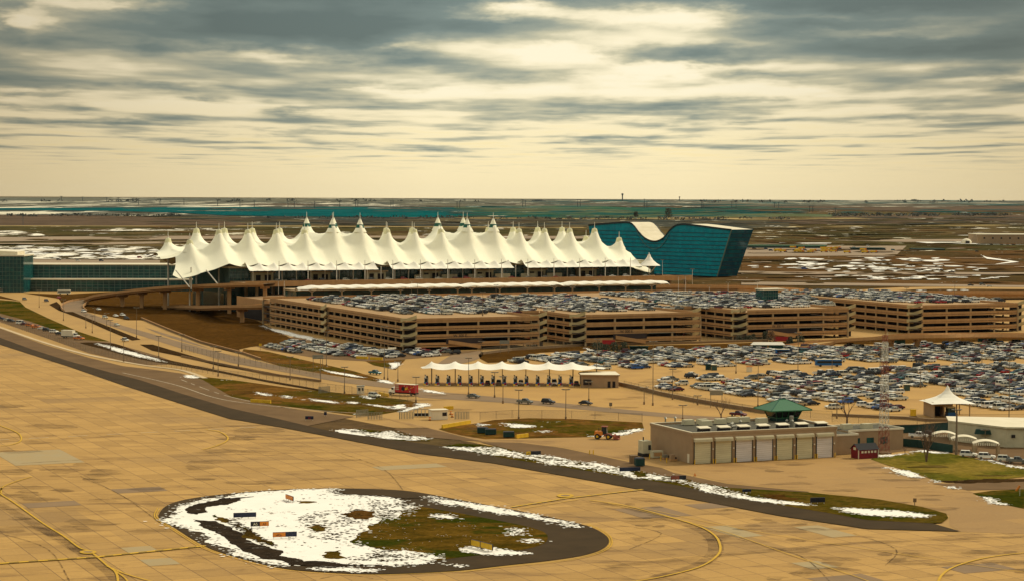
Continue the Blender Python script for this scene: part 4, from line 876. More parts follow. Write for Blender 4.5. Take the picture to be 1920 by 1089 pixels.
def stairs(par, c, rz, mirror=1):
    t = inst(None, 'stair_tower', par, (c[0], c[1], 0), rz)
    core = MB(); core.box(0, 6, 2.0, 4.2, 0, 14.2, 'infill'); core.build('stair_core', t)
    for k in range(4):
        zt = 15.2-k*PIT; mb = MB()
        mb.box(-.4, 2.9, -.6, -.3, zt-1.9, zt-.2, 'stairp'); mb.prism([(-.4, -.3), (2.9, -.3), (2.9, 2.2), (-.4, 2.2)], zt-2.1, zt-1.9, 'stairp')
        # rising flight
        s = [(2.9, -.6), (7.6, -.6), (7.6, -.3), (2.9, -.3)]
        mb.prism(s, lambda p: zt-1.9+(p[0]-2.9)*.36, lambda p: zt-.2+(p[0]-2.9)*.36 if p[0] < 7 else zt-.2+1.6, 'stairp')
        mb.prism([(2.9, -.3), (7.6, -.3), (7.6, 1.8), (2.9, 1.8)], lambda p: zt-2.1+(p[0]-2.9)*.36, lambda p: zt-1.9+(p[0]-2.9)*.36, 'tan_lt')
        mb.build('stair_flight', t)
    return t
def garage(label, foot, faces, stair_spots, sign=None, deckz=13.9):
    """foot: outline (a, b); faces: ((p0, p1), bay) with the outside on the right"""
    t = thing('parking_garage', label, 'parking garage', A3(*foot[0]), TH, 'parking garages in front of the terminal'); ox, oy = foot[0]
    f = [(p[0]-ox, p[1]-oy) for p in foot]
    cx_, cy_ = sum(p[0] for p in f)/len(f), sum(p[1] for p in f)/len(f)
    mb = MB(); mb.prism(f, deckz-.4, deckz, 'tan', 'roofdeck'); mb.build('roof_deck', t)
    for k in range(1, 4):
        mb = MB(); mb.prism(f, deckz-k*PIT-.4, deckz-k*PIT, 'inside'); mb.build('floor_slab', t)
    core = MB(); inner = [(cx_+(p[0]-cx_)*.72, cy_+(p[1]-cy_)*.80) for p in f]; core.prism(inner, 0, deckz-.45, 'infill'); core.build('light_block_core', t)  # added solid core, stops light passing through the open floors
    for (p0, p1), bay in faces:
        mb = MB(); a0, a1 = (p0[0]-ox, p0[1]-oy), (p1[0]-ox, p1[1]-oy); facade(mb, a0, a1); cols(t, a0, a1, bay, colm); mb.build('facade', t)
    for c, rz in stair_spots: stairs(t, (c[0]-ox, c[1]-oy), rz)
    return t, ox, oy
Q = math.pi/2
g1 = garage('leftmost tan parking garage with its long left side facing the grass mound', [(0,0),(66.5,0),(66.5,40),(85.3,40),(85.3,212),(0,212)],
    [(((5,0),(66.5,0)),16.5), (((66.5,40),(85.3,40)),9), (((66.5,8),(66.5,40)),9), (((0,200),(0,112)),9), (((0,107),(0,5)),9), (((85.3,212),(0,212)),16)], [((-.2,5.2),-math.radians(45)), ((-.9,112.5),-Q)])
g2 = garage('second tan parking garage from the left, behind the toll plaza', [(85.6,0),(153,0),(153,49),(178,49),(178,212),(85.6,212)],
    [(((91,0),(153,0)),16.5), (((153,49),(178,49)),9), (((153,8),(153,49)),9), (((85.6,39.6),(85.6,5)),8.6), (((178,212),(85.6,212)),16)], [((85.4,5.2),-math.radians(45)), ((66.0,8),-math.radians(20))])
g3 = garage('third tan parking garage from the left, with shrubs at its foot', [(178.3,8),(243,8),(243,212),(178.3,212)],
    [(((184,8),(243,8)),16.5), (((178.3,48.6),(178.3,13)),8.9), (((243,8),(243,212)),12), (((243,212),(178.3,212)),16)], [((178.1,13.2),-math.radians(45)), ((153.5,16),-math.radians(20))])
g4 = garage('rightmost tan parking garage beside the curving exit bridge', [(288.4,16),(355,16),(355,150),(288.4,150)],
    [(((294,16),(355,16)),16.5), (((288.4,150),(288.4,21)),10), (((355,16),(355,150)),12), (((355,150),(288.4,150)),16)], [((288.2,21.2),-math.radians(45)), ((243.5,16),-math.radians(20)), ((355.5,22),-math.radians(20))])
# lettering over the entrances, entrance ramps and red signs
def text(par, s, size, loc, rot, m, name='lettering', ext=.03):
    cu = bpy.data.curves.new(name, 'FONT'); cu.body = s; cu.size = size; cu.extrude = ext; cu.align_x = 'CENTER'
    o = bpy.data.objects.new('tmp', cu); S.collection.objects.link(o); dg = bpy.context.evaluated_depsgraph_get(); me = bpy.data.meshes.new_from_object(o.evaluated_get(dg)); bpy.data.objects.remove(o)
    me.materials.clear(); me.materials.append(M[m]); o = inst(me, name, par, loc); o.rotation_euler = rot; return o
for (t, ox, oy), xa, yb in ((g1, 26.5, 0), (g2, 112.5, 0), (g3, 201.5, 8)):
    text(t, 'W 300 E', 1.9, (xa-ox, yb-oy-.06, 6.1), (Q, 0, 0), 'blackp')
    r = MB(); x = xa-ox; r.prism([(x-6, -.8), (x+10, -.8), (x+10, -.45), (x-6, -.45)], lambda p: 3.2-(p[0]-x+6)*.16, lambda p: 4.9-(p[0]-x+6)*.16, 'tan'); r.build('entrance_ramp_wall', t)
    r = MB(); r.box(x+12, x+26, -.5, -.37, 5.5, 5.75, 'metal'); r.box(x-7, x+11, -.2, -.02, 3.1, 5.6, 'infill'); r.build('entrance_header', t)
# glass lift lobby on the roofs
lob = thing('lift_lobby', 'small teal glass lobby standing on the garage roof', 'building', L3(G(1445, 566, 14), 13.9), TH)
mb = MB(); mb.box(-4.5, 4.5, 0, 8, 0, 6.5, 'glass'); mb.build('glass_wall', lob); mb = MB(); mb.box(-5, 9, -.5, 8.5, 6.5, 7.1, 'roofwhite'); mb.build('roof', lob)
mb = MB(); [mb.box(-4.5+k*1.5, -4.4+k*1.5, -.12, -.002, 0, 6.4, 'mull') for k in range(7)]; [mb.box(-4.5, 4.5, -.14, -.003, k*1.6, k*1.6+.1, 'mull') for k in range(1, 4)]; mb.build('mullions', lob)
# ------------------------------------------------------------------ vehicles
PAINT = {'white': (.80,.76,.64), 'silver': (.60,.57,.44), 'grey': (.15,.15,.12), 'black': (.02,.02,.022), 'dark blue': (.02,.035,.07), 'red': (.30,.015,.015), 'maroon': (.10,.012,.018), 'tan': (.40,.31,.18), 'blue': (.02,.09,.30), 'teal': (.03,.13,.14), 'orange': (.62,.17,.02), 'yellow': (.70,.42,.03)}
for k, c in PAINT.items():
    M['car_'+k] = mat('car_paint_'+k.replace(' ', '_'), c, .5, 0, .06, 1.5, .25, coat=.08)
PROF = { # side outline of the body, cabin base/top outline (x along the car, front = +x), width, roof height
 'sedan': dict(L=4.7, W=1.8, body=[(-2.35,.35),(-2.3,.9),(-1.7,1.0),(1.0,.98),(2.1,.80),(2.35,.62),(2.33,.32)], cab=[(-1.75,.98),(-1.05,1.42),(.25,1.44),(1.05,.97)]),
 'suv': dict(L=4.7, W=1.9, body=[(-2.35,.4),(-2.35,1.05),(-2.2,1.12),(1.1,1.1),(2.15,.98),(2.35,.75),(2.33,.4)], cab=[(-2.25,1.1),(-2.05,1.68),(.3,1.74),(1.1,1.09)]),
 'pickup': dict(L=5.6, W=1.95, body=[(-2.8,.5),(-2.8,1.15),(.0,1.17),(1.6,1.15),(2.6,1.05),(2.8,.8),(2.78,.45)], cab=[(-.75,1.15),(-.6,1.78),(.75,1.8),(1.55,1.14)]),
 'van': dict(L=5.3, W=2.0, body=[(-2.65,.4),(-2.65,1.25),(-2.6,1.3),(1.6,1.25),(2.45,1.05),(2.65,.75),(2.63,.38)], cab=[(-2.62,1.28),(-2.55,2.1),(.9,2.1),(1.9,1.22)])}
def car_parts(kind, paint):
    P = PROF[kind]; W = P['W']/2; body = MB(); win = MB()
    def extr(mb, pr, w0, w1, m, mtop=None):
        n = len(pr); zs = [p[1] for p in pr]; z0, z1 = min(zs), max(zs)
        wd = lambda z: w0+(w1-w0)*((z-z0)/(z1-z0) if z1 > z0 else 0)
        vs = [(x, -wd(z), z) for x, z in pr]+[(x, wd(z), z) for x, z in pr]
        mb.add(vs, [tuple(range(n))[::-1], tuple(range(n, 2*n))], m)
        for i in range(n):
            j = (i+1) % n; mb.add([vs[i], vs[j], vs[n+j], vs[n+i]], [(0,1,2,3)], mtop(i) if mtop else m)
    extr(body, P['body'], W, W*.95, paint)
    c = P['cab']; extr(win, c, W*.93, W*.74, 'carglass')
    t0, t1 = c[1], c[2]
    body.box(t0[0]-.05, t1[0]+.05, -W*.76, W*.76, t0[1]-.02, max(t0[1], t1[1])+.05, paint, taper=.06)
    for xp in (c[0][0]*.5+c[1][0]*.5, (t0[0]+t1[0])/2, c[2][0]*.5+c[3][0]*.5):
        for sgn in (-1, 1): body.tube((xp-.05, sgn*W*.90, c[0][1]), (xp if abs(xp-(t0[0]+t1[0])/2) < .01 else (t0[0] if xp < 0 else t1[0]), sgn*W*.76, t0[1]), .06, paint, n=4, cap=False)
    body.box(P['L']/2-.02, P['L']/2+.03, -W*.6, W*.6, .38, .6, 'carglass')
    if kind == 'pickup': body.box(-2.65, -.85, -W*.82, W*.82, 1.16, 1.19, 'carglass')
    wh = MB(); wh.tube((0,-.11,0), (0,.11,0), .34, 'tyre', n=10); wh.tube((0,-.12,0), (0,.12,0), .19, 'metal', n=8)
    return body, win, wh
WX = {'sedan': 1.4, 'suv': 1.42, 'pickup': 1.75, 'van': 1.65}
_cm = {}
def car_merged(kind, col):
    if (kind, col) not in _cm:
        b, w_, wh = car_parts(kind, 'car_'+col); m = MB()
        for q in (b, w_):
            for f, k in zip(q.f, q.m): m.add([q.v[i] for i in f], [tuple(range(len(f)))], q.mats[k])
        for sx_ in (-1, 1):
            for sy in (-1, 1): m.tube((sx_*WX[kind], sy*(PROF[kind]['W']/2-.2), .34), (sx_*WX[kind], sy*(PROF[kind]['W']/2+.01), .34), .33, 'tyre', n=7)
        _cm[(kind, col)] = (m, m.mesh('parked_car'))
    return _cm[(kind, col)]
def heading(p, q): return math.atan2(q[1]-p[1], q[0]-p[0])
_cp = {}
def car(kind, col, loc, rz, label, cat='car', name=None, group=None, z=.2):
    t = thing(name or ('pickup_truck' if kind == 'pickup' else 'van' if kind == 'van' else 'car'), label, cat, (loc[0], loc[1], z), rz, group)
    if (kind, col) not in _cp: b, w_, wh = car_parts(kind, 'car_'+col); _cp[(kind, col)] = (b.mesh('body'), w_.mesh('windows'), wh.mesh('wheel'))
    b, w_, wh = _cp[(kind, col)]
    inst(b, 'body', t); inst(w_, 'windows', t)
    for sx_ in (-1, 1):
        for sy in (-1, 1): inst(wh, 'wheel', t, (sx_*WX[kind], sy*(PROF[kind]['W']/2-.1), .34))
    return t
def hd(x, y, dx, dy): return heading(G(x, y), G(x+dx, y+dy*.4))
# cars moving on the wide road in front of the toll plaza
car('sedan', 'grey', G(888,746), hd(888,746,20,3), 'dark grey sedan driving below the left booths of the toll plaza', 'car')
car('pickup', 'grey', G(984,757), hd(984,757,20,3), 'dark pickup truck on the road beside a tall lamp post', 'pickup truck')
car('suv', 'black', G(1028,757), hd(1028,757,20,3.5), 'black hatchback car following between the pickup and the sedan', 'car')
car('sedan', 'black', G(1098,759), hd(1098,759,20,3), 'black sedan rightmost on the road in front of the toll plaza', 'car')
car('suv', 'silver', G(702,745), hd(702,745,20,5), 'silver sport utility car beside a yellow barrier, behind the fence', 'car')
car('pickup', 'teal', G(703,702), hd(703,702,14,3), 'dark green car alone on the pale road above the red truck', 'car')
car('pickup', 'maroon', G(1384,781), hd(1384,781,20,4), 'dark red pickup truck on the road behind the fire station roof', 'pickup truck')
car('sedan', 'silver', G(995,649), hd(995,649,-20,1), 'silver sedan alone on the road behind the toll plaza canopy', 'car')
for k, (x, y, kd, cl, lb) in enumerate([(157,586,'suv','white','white car leading the file coming down the curved ramp'),(197,597,'suv','silver','silver car second in the file below the curved ramp'),(219,611,'sedan','silver','silver sedan third in the file, on the dark lane'),
    (185,582,'sedan','white','white car inside the ramp loop near the snow patch'),(217,594,'sedan','white','white sedan in the inner road beside a dark sport utility car'),(230,593,'suv','white','white car just behind the black sport utility car'),(237,599,'suv','black','black sport utility car on the inner road by the mound'),
    (235,640,'suv','white','white car alone on the outer road near the median tip'),(87,566,'suv','dark blue','dark blue car at the junction left of the ramp'),(46,563,'suv','grey','grey car on the approach road at the left edge'),(110,560,'sedan','red','red car beside the foot of the curved ramp')]):
    car(kd, cl, G(x, y), hd(x, y, 20, 8), lb, 'car')
# vehicles parked nose to tail against the fence on the left
row = [(3,600,'suv','dark blue'),(17,604,'suv','grey'),(24,606,'sedan','grey'),(38,609,'sedan','white'),(52,612,'suv','black'),(64,615,'van','white'),(77,618,'sedan','red'),(88,621,'suv','white'),(101,624,'suv','white')]
row = [(-6,596,'suv','black','black car first in the row by the fence, cut by the left edge'),(5,600,'sedan','dark blue','dark blue car second in the row by the fence'),(14,602,'sedan','silver','silver hatchback car squeezed among the dark cars by the fence'),(21,604,'suv','black','black wagon left of the white van'),
  (39,608,'van','white','white van parked in the row along the fence'),(46,609.5,'sedan','maroon','dark red car right behind the white van'),(56,612,'suv','orange','orange and white utility car in the row by the fence'),(68,615.5,'pickup','orange','orange pickup in the row by the fence'),
  (79,618,'sedan','white','white sedan between the orange pickup and a black car'),(88,621,'suv','black','black car between two white cars by the fence'),(101,624,'suv','white','white sport utility car left of the box truck'),(112,628,'sedan','black','black car tucked behind the white box truck')]
for x, y, kd, cl, lb in row: car(kd, cl, G(x, y), hd(x, y, 20, 2.0), lb, {'van': 'van', 'pickup': 'pickup truck'}.get(kd, 'car'), group='vehicles parked along the left fence')
car('pickup', 'orange', G(148,637), hd(148,637,20,2), 'orange pickup in front of the white box truck', 'pickup truck')
def truck(loc, rz, label, boxm, cabm, L=7.2, Hb=2.7, art=False, scale=1):
    t = thing('box_truck', label, 'box truck', (*loc, .2), rz); 
    mb = MB(); mb.box(-L/2-1, L/2-1, -1.25, 1.25, 1.05, 1.05+Hb, boxm); mb.build('cargo_box', t)
    mb = MB(); mb.box(-L/2-1.03, L/2-.97, -1.28, 1.28, 1.06+Hb, 1.2+Hb, 'roofwhite'); mb.build('box_roof', t)
    mb = MB(); mb.box(L/2-.8, L/2+.7, -1.1, 1.1, .8, 2.7, cabm, taper=.12); mb.box(L/2+.6, L/2+2.0, -1.05, 1.05, .7, 1.65, cabm, taper=.1); mb.build('cab', t)
    mb = MB(); mb.box(L/2-.2, L/2+.68, -1.11, 1.11, 1.85, 2.5, 'carglass', taper=.03); mb.build('cab_windows', t)
    mb = MB(); mb.box(-L/2-1.4, L/2+1.9, -.9, .9, .55, .95, 'blackp'); mb.build('chassis', t)
    wh = MB(); wh.tube((0,-.16,0), (0,.16,0), .5, 'tyre', n=12); wh.tube((0,-.17,0), (0,.17,0), .26, 'metal', n=8); wm_ = wh.mesh('wheel')
    for x in (-L/2+.5, L/2+1.1):
        for y in (-1.05, 1.05): inst(wm_, 'wheel', t, (x, y, .5))
    return t
rt = truck(G(758,741), hd(752,738,-20,-3.0), 'red box truck with a yellow emblem and pale lettering, by the toll plaza', 'signred', 'car_white', 8.2, 2.8)
sd0 = MB()
# printed side of the truck: block of pale text lines, dark bird head with yellow face, pale swirls
rr = random.Random(3)
for k in range(3): sd0.box(1.5, 2.9, 1.252, 1.262, 3.35-k*.62-.22, 3.35-k*.62+.2, 'white')
sd0.build('lettering_block', rt)
sd0 = MB(); sd0.prism([(-1.6+.75*math.cos(t), .0+.75*math.sin(t)) for t in [2*math.pi*k/14 for k in range(14)]], 0, .01, 'blackp'); o = sd0.build('emblem', rt, loc=(0.4, 1.256, 2.45)); o.rotation_euler = (Q, 0, math.pi); o.location = (-1.9, 1.268, 2.4)
sd0 = MB(); sd0.prism([(0,0),(.9,.3),(1.2,1.0),(.5,.7),(.3,1.1),(-.2,.5)], 0, .01, 'yelpaint'); o = sd0.build('emblem', rt); o.rotation_euler = (Q, 0, math.pi); o.location = (-1.2, 1.285, 1.9)
sd0 = MB()
for k in range(16):
    x = rr.uniform(-4.8, .8); z_ = rr.uniform(1.5, 3.6); r_ = rr.uniform(.1, .24); sd0.box(x-r_, x+r_, 1.252, 1.26, z_-r_, z_+r_, 'orange' if k % 2 else 'white')
sd0.build('printed_pattern', rt)
truck(G(131,634), hd(131,634,20,2), 'plain white box truck parked at the end of the row by the fence', 'roofwhite', 'car_white', 6.6, 2.7)
def bus(loc, rz, label, col, L=11, z=.2, win='carglass', hh=2.9):
    t = thing('bus', label, 'bus', (*loc, z), rz); mb = MB(); mb.box(-L/2, L/2, -1.25, 1.25, .45, hh, col, taper=.0); mb.box(-L/2+.3, L/2-.3, -1.1, 1.1, hh, hh+.15, 'roofwhite'); mb.build('body', t)
    mb = MB(); mb.box(-L/2+.6, L/2+.02, -1.27, 1.27, 1.45, 2.35, win); mb.build('windows', t)
    wh = MB(); wh.tube((0,-.15,0), (0,.15,0), .48, 'tyre', n=10); wm_ = wh.mesh('wheel')
    for x in (-L/2+2, L/2-2): 
        for y in (-1.15, 1.15): inst(wm_, 'wheel', t, (x, y, .48))
bus(G(120,552), hd(120,552,20,0), 'white shuttle bus with a yellow front at the head of the ramp', 'roofwhite', 9)
bus(G(8,548), hd(8,548,20,0), 'grey bus at the left edge below the glass tower', 'metal', 11)
bus(G(386,560), hd(386,560,20,0), 'white and blue bus under the curved ramp bridge', 'roofwhite', 13)
bus(G(1553,687), hd(1553,687,20,0), 'blue bus driving between the two long-term car parks', 'bluep', 11)
bus(G(1466,666), hd(1466,666,20,0), 'bright blue shuttle van among the parked cars', 'bluep', 6, hh=2.6)
# ------------------------------------------------------------------ parked cars, hundreds
def inside(x, y, poly):
    c = False; n = len(poly); j = n-1
    for i in range(n):
        if (poly[i][1] > y) != (poly[j][1] > y) and x < (poly[j][0]-poly[i][0])*(y-poly[i][1])/(poly[j][1]-poly[i][1])+poly[i][0]: c = not c
        j = i
    return c
rc = random.Random(11)
COLS = ['white']*36+['silver']*22+['grey']*10+['black']*20+['dark blue']*3+['red']*3+['maroon']*4+['tan']*5+['blue']*1+['teal']*1
KIN = ['sedan']*45+['suv']*40+['pickup']*10+['van']*5
spots = []
def field(area, polys, z, holes=(), mod=17.2, a_off=0, occ=.94, aisles=(), rowdir=0, pitch=2.95):
    """rows run away from the camera (local b); cars stand across them"""
    ab = [toA(*G(x, y, z)) for pl in polys for x, y in pl]; a0 = min(p[0] for p in ab); a1 = max(p[0] for p in ab); b0 = min(p[1] for p in ab); b1 = max(p[1] for p in ab)
    k = 0; a = math.floor(a0/mod)*mod+a_off
    while a < a1+mod:
        for side in (-1, 1):
            b = b0
            while b < b1:
                if not any(lo < (b % per) < hi for per, lo, hi in aisles) and rc.random() < occ:
                    p = A(a+side*2.65, b); x, y = PJ(p[0], p[1], z)
                    if any(inside(x, y, pl) for pl in polys) and not any(inside(x, y, h) for h in holes):
                        fl_ = rc.random() < .5
                        spots.append((p[0]+rc.uniform(-.25, .25), p[1]+rc.uniform(-.15, .15), z, TH+(math.pi if fl_ else 0)+rc.uniform(-.03, .03), area))
                b += pitch
        a += mod
TOP = 13.92
ROOF1 = [(572,562),(640,558),(760,556),(960,556),(1140,556),(1180,566),(1270,583),(1090,586),(1002,588),(780,591),(745,589)]
field('on the roof of the garages', [[(575,563),(640,558),(830,557),(905,562),(990,575),(1003,587.5),(780,590.5),(748,588)]], TOP, occ=.93, aisles=((68, 0, 9),), holes=[[(640,572),(700,570),(820,592),(700,590)]][:0])
field('on the roof of the garages', [[(900,557),(1095,557),(1160,566),(1262,580),(1296,580),(1100,586),(1030,584),(960,570)]], TOP, occ=.94, a_off=5, aisles=((61, 0, 8),))
field('on the roof of the garages', [[(1130,553),(1240,551),(1420,552),(1500,556),(1575,574),(1390,579),(1310,580),(1230,568)]], TOP, occ=.95, a_off=9, aisles=((73, 0, 8),))
field('on the roof of the garages', [[(1470,549),(1560,546),(1700,550),(1860,562),(1905,566),(1720,570),(1600,560)]], TOP, occ=.88, a_off=2)
field('in the small car park at the foot of the leftmost garage', [[(505,650),(560,638),(640,648),(720,657),(752,662),(752,672),(700,672),(620,666),(560,662)]], .09, occ=.92)
field('in the small car park at the foot of the leftmost garage', [[(740,660),(840,658),(860,664),(775,670)]], .09, occ=.8)
LOTB = [(958,680),(1000,668),(1110,662),(1260,656),(1440,654),(1560,650),(1700,648),(1990,640),(1990,672),(1850,678),(1650,680),(1560,678),(1480,684),(1340,688),(1220,690),(1170,696),(1110,690),(1050,684)]
LOTC = [(1232,716),(1300,703),(1300,712),(1340,706),(1400,712),(1440,702),(1520,703),(1640,692),(1760,688),(1990,682),(1990,768),(1840,770),(1700,772),(1590,768),(1460,762),(1420,756),(1340,742),(1240,729)]
HOLE1 = [(1190,640),(1240,640),(1290,672),(1230,672)]
field('in the crowded long-term car park', [LOTB], .09, mod=18.6, occ=.95, pitch=2.85, aisles=((112, 0, 10),), holes=[[(1150,661),(1420,654),(1425,657),(1160,664)][:0] or [(0,0),(1,0),(0,1)]])
field('in the crowded long-term car park', [LOTC], .095, mod=18.6, occ=.95, pitch=2.85, aisles=((96, 0, 9),), holes=[[(1262,712),(1296,708),(1330,724),(1290,727)],[(1400,741),(1440,744),(1450,757),(1425,754)],[(1605,758),(1690,760),(1690,752),(1620,749)],[(1690,725),(1775,725),(1830,785),(1680,785)]])
spots = [s for s in spots if s[1] > 300]
def big(s): return math.hypot(s[0], s[1])
spots.sort(key=big)
NEAR = 262
near, rest = spots[:NEAR], spots[NEAR:]
LBL = {'in the crowded long-term car park': ('parked in the crowded car park behind the fire station', 'cars in the crowded long-term car park'), 'on the roof of the garages': ('parked on the garage roof', 'cars on the garage roof'), 'in the small car park at the foot of the leftmost garage': ('parked in the small car park beside the leftmost garage', 'cars beside the leftmost garage')}
KN = {'sedan': 'sedan', 'suv': 'sport utility car', 'pickup': 'pickup truck', 'van': 'van'}
for x, y, z, rz, area in near:
    kd, cl = rc.choice(KIN), rc.choice(COLS); m, me = car_merged(kd, cl)
    o = inst(me, {'pickup': 'pickup_truck', 'van': 'van'}.get(kd, 'parked_car'), None, (x, y, z), rz, (1.1,)*3); tag(o, cl+' '+KN[kd]+' '+LBL[area][0], {'pickup': 'pickup truck', 'van': 'van'}.get(kd, 'car'), cl+' '+KN[kd]+'s: '+LBL[area][1])
big_ = MB(); big_.mats = ['car_'+c for c in PAINT]+['carglass', 'tyre', 'metal', 'blackp']
for x, y, z, rz, area in rest:
    m, me = car_merged(rc.choice(KIN), rc.choice(COLS)); c, s = math.cos(rz), math.sin(rz); o = len(big_.v)
    big_.v += [(x+1.1*(c*vx-s*vy), y+1.1*(s*vx+c*vy), z+1.1*vz) for vx, vy, vz in m.v]; big_.f += [tuple(i+o for i in f) for f in m.f]
    mp = [big_.mi(q) for q in m.mats]; big_.m += [mp[k] for k in m.m]
o = big_.build('parked_cars'); o['kind'] = 'stuff'; o['label'] = 'hundreds of parked cars filling the garage roofs and the far car parks'; o['category'] = 'parked cars'
print('CARS', len(near), len(rest), len(big_.f))
# ------------------------------------------------------------------ left approach ramp bridge
def bridge(name, label, path, wid, m='tan', thick=1.6, par=1.0, piers=(), sm=6, topm='lane'):
    """path: (px, py, z) of the middle of the road surface"""
    pts = [(*G(x, y, z), z) for x, y, z in spline(path, sm, False)]; b0 = pts[0]
    t = thing(name, label, 'bridge', (b0[0], b0[1], 0)); n = len(pts); off = []
    for i in range(n):
        a, b = pts[max(0, i-1)], pts[min(n-1, i+1)]; l = math.hypot(b[0]-a[0], b[1]-a[1]); off.append((-(b[1]-a[1])/l, (b[0]-a[0])/l))
    P = lambda i, s, dz: (pts[i][0]-b0[0]+off[i][0]*s, pts[i][1]-b0[1]+off[i][1]*s, max(pts[i][2]+dz, .02))
    h = wid/2; mb = MB()
    for i in range(n-1):
        mb.quad(P(i,h,0), P(i,-h,0), P(i+1,-h,0), P(i+1,h,0), topm); mb.quad(P(i,h-1,-thick), P(i+1,h-1,-thick), P(i+1,-h+1,-thick), P(i,-h+1,-thick), m)
        mb.quad(P(i,h,0), P(i+1,h,0), P(i+1,h-1,-thick), P(i,h-1,-thick), m); mb.quad(P(i,-h,0), P(i,-h+1,-thick), P(i+1,-h+1,-thick), P(i+1,-h,0), m)
    mb.build('deck', t)
    for s in (1, -1):
        mb = MB()
        for i in range(n-1):
            a, b = s*h, s*(h+.35); mb.quad(P(i,a,par), P(i,b,par), P(i+1,b,par), P(i+1,a,par), m); mb.quad(P(i,b,-.5), P(i+1,b,-.5), P(i+1,b,par), P(i,b,par), m); mb.quad(P(i,a,0), P(i,a,par), P(i+1,a,par), P(i+1,a,0), m)
        mb.build('parapet', t)
    for f in piers:
        i = int(f*(n-1)); x, y, z = pts[i]; mb = MB(); mb.box(-1.1, 1.1, -.8, .8, 0, max(z-thick-1.2, .5), m); mb.prism([(-1.2,-1),(1.2,-1),(1.2,1),(-1.2,1)], max(z-thick-1.6, .5), z-thick-.02, m)
        mb.box(-h*.6, h*.6, -.9, .9, max(z-thick-1.2, .6), z-thick-.01, m, rz=math.atan2(off[i][1], off[i][0])); mb.build('pier', t, loc=(x-b0[0], y-b0[1], 0))
    return t
bridge('ramp_bridge', 'curved tan ramp bridge sweeping down from the terminal deck to the left', [(505,532,18.3),(430,534,17),(360,537,15),(300,541,12.5),(250,546,10),(210,551.5,7.5),(175,558,4.8),(148,566,2.2),(135,575,.7),(142,584,.15)], 13, piers=(.02,.12,.22,.32,.42,.5), topm='lane')
bridge('lower_bridge', 'low tan road bridge with a dark underpass at the foot of the leftmost garage', [(500,573,9.5),(460,574,9),(425,575,7.5),(395,576,5),(360,575,2.4),(320,575,.3)], 11, piers=(.05,.25), topm='road_tan')
bridge('exit_bridge', 'curving pale bridge crossing below the rightmost garage', [(1480,652,.2),(1560,641,2.0),(1640,634,5),(1700,630,6.4),(1760,629,6.4),(1830,628,5),(1990,629,3)], 12, thick=1.1, piers=(.42,.56), topm='road_tan')
bridge('viaduct', 'long brown viaduct running right past the glass hotel', [(1160,537,13),(1250,537,13),(1340,538,13),(1440,540,12),(1520,545,9),(1600,547,7),(1760,549,5),(1990,549,4)], 14, thick=2.2, piers=(.1,.2,.3,.4), topm='road_tan')
# ------------------------------------------------------------------ toll plaza
tp0 = G(797, 722); toll = thing('toll_canopy', 'long white tensile canopy with seven low peaks over the toll booths', 'canopy', (*tp0, .1), 0)
mb = MB(); n = 84; Lc = 70.
for j in range(9):
    v = j/8
    for i in range(n+1):
        u = i/n; x = -1+Lc*u-1; e = min(1, u/.09, (1-u)/.16); f = ((u-.06)/.126) % 1; f = min(f, 1-f)
        w_ = 7.5*(e**.8)+.15; zz = 6.4+1.0*(1-abs(2*v-1))*e + 1.5*math.exp(-math.hypot(f*8, (v-.5)*8)/1.1)*(1 if .03 < u < .9 else 0) - .55*math.sin(math.pi*min(1, f*2))*0 - .5*abs(math.sin(math.pi*(u-.06)/.126))*(abs(2*v-1))
        mb.v.append((x, 6+(2*v-1)*w_, zz if e > .02 else 6.3))
for j in range(8):
    for i in range(n): p = j*(n+1)+i; mb.f.append((p, p+1, p+n+2, p+n+1)); mb.m.append(0)
mb.mats = ['fabric2']; mb.build('canopy_roof', toll, True)
pm = MB(); pm.tube((0,0,0), (0,0,7.6), .14, 'pole', n=6); pmm = pm.mesh('post')
for i in range(8): inst(pmm, 'post', toll, (2.2+i*8.9, 5, 0)); inst(pmm, 'post', toll, (2.2+i*8.9, 9, 0))
bm_ = MB(); bm_.box(-.75, .75, -1.4, 1.4, 0, 1.1, 'bluep'); bm_.box(-.8, .8, -1.45, 1.45, 2.3, 2.5, 'metal'); bm_.box(-.75, -.6, -1.4, -1.25, 1.1, 2.3, 'mast'); bm_.box(.6, .75, -1.4, -1.25, 1.1, 2.3, 'mast'); bm_.box(-.75, -.6, 1.25, 1.4, 1.1, 2.3, 'metal'); bm_.box(.6, .75, 1.25, 1.4, 1.1, 2.3, 'metal'); bbody = bm_.mesh('booth_body')
gm_ = MB(); gm_.box(-.70, .70, -1.3, 1.3, 1.1, 2.3, 'carglass'); bglass = gm_.mesh('booth_glass')
rm_ = MB(); rm_.box(-.5, -.2, -.8, .2, 2.5, 3.5, 'mast', rz=.3); rm_.box(.1, .4, -.3, .7, 2.5, 3.3, 'blackp', rz=-.4); rm_.box(-.65, -.1, -.9, .1, 3.5, 3.7, 'blackp'); broof = rm_.mesh('roof_unit')
km_ = MB(); km_.box(-.95, .95, -5, 5, 0, .22, 'kerb'); km_.box(-.9, -.1, -4.4, -3.9, .22, .9, 'yelpaint'); kisl = km_.mesh('island_kerb')
am_ = MB(); am_.box(0, .5, -1.9, -1.5, .2, 1.1, 'signred'); am_.tube((.2, -1.7, 1.0), (2.3, -1.7, 1.0), .07, 'signred', n=5); barr = am_.mesh('barrier_arm')
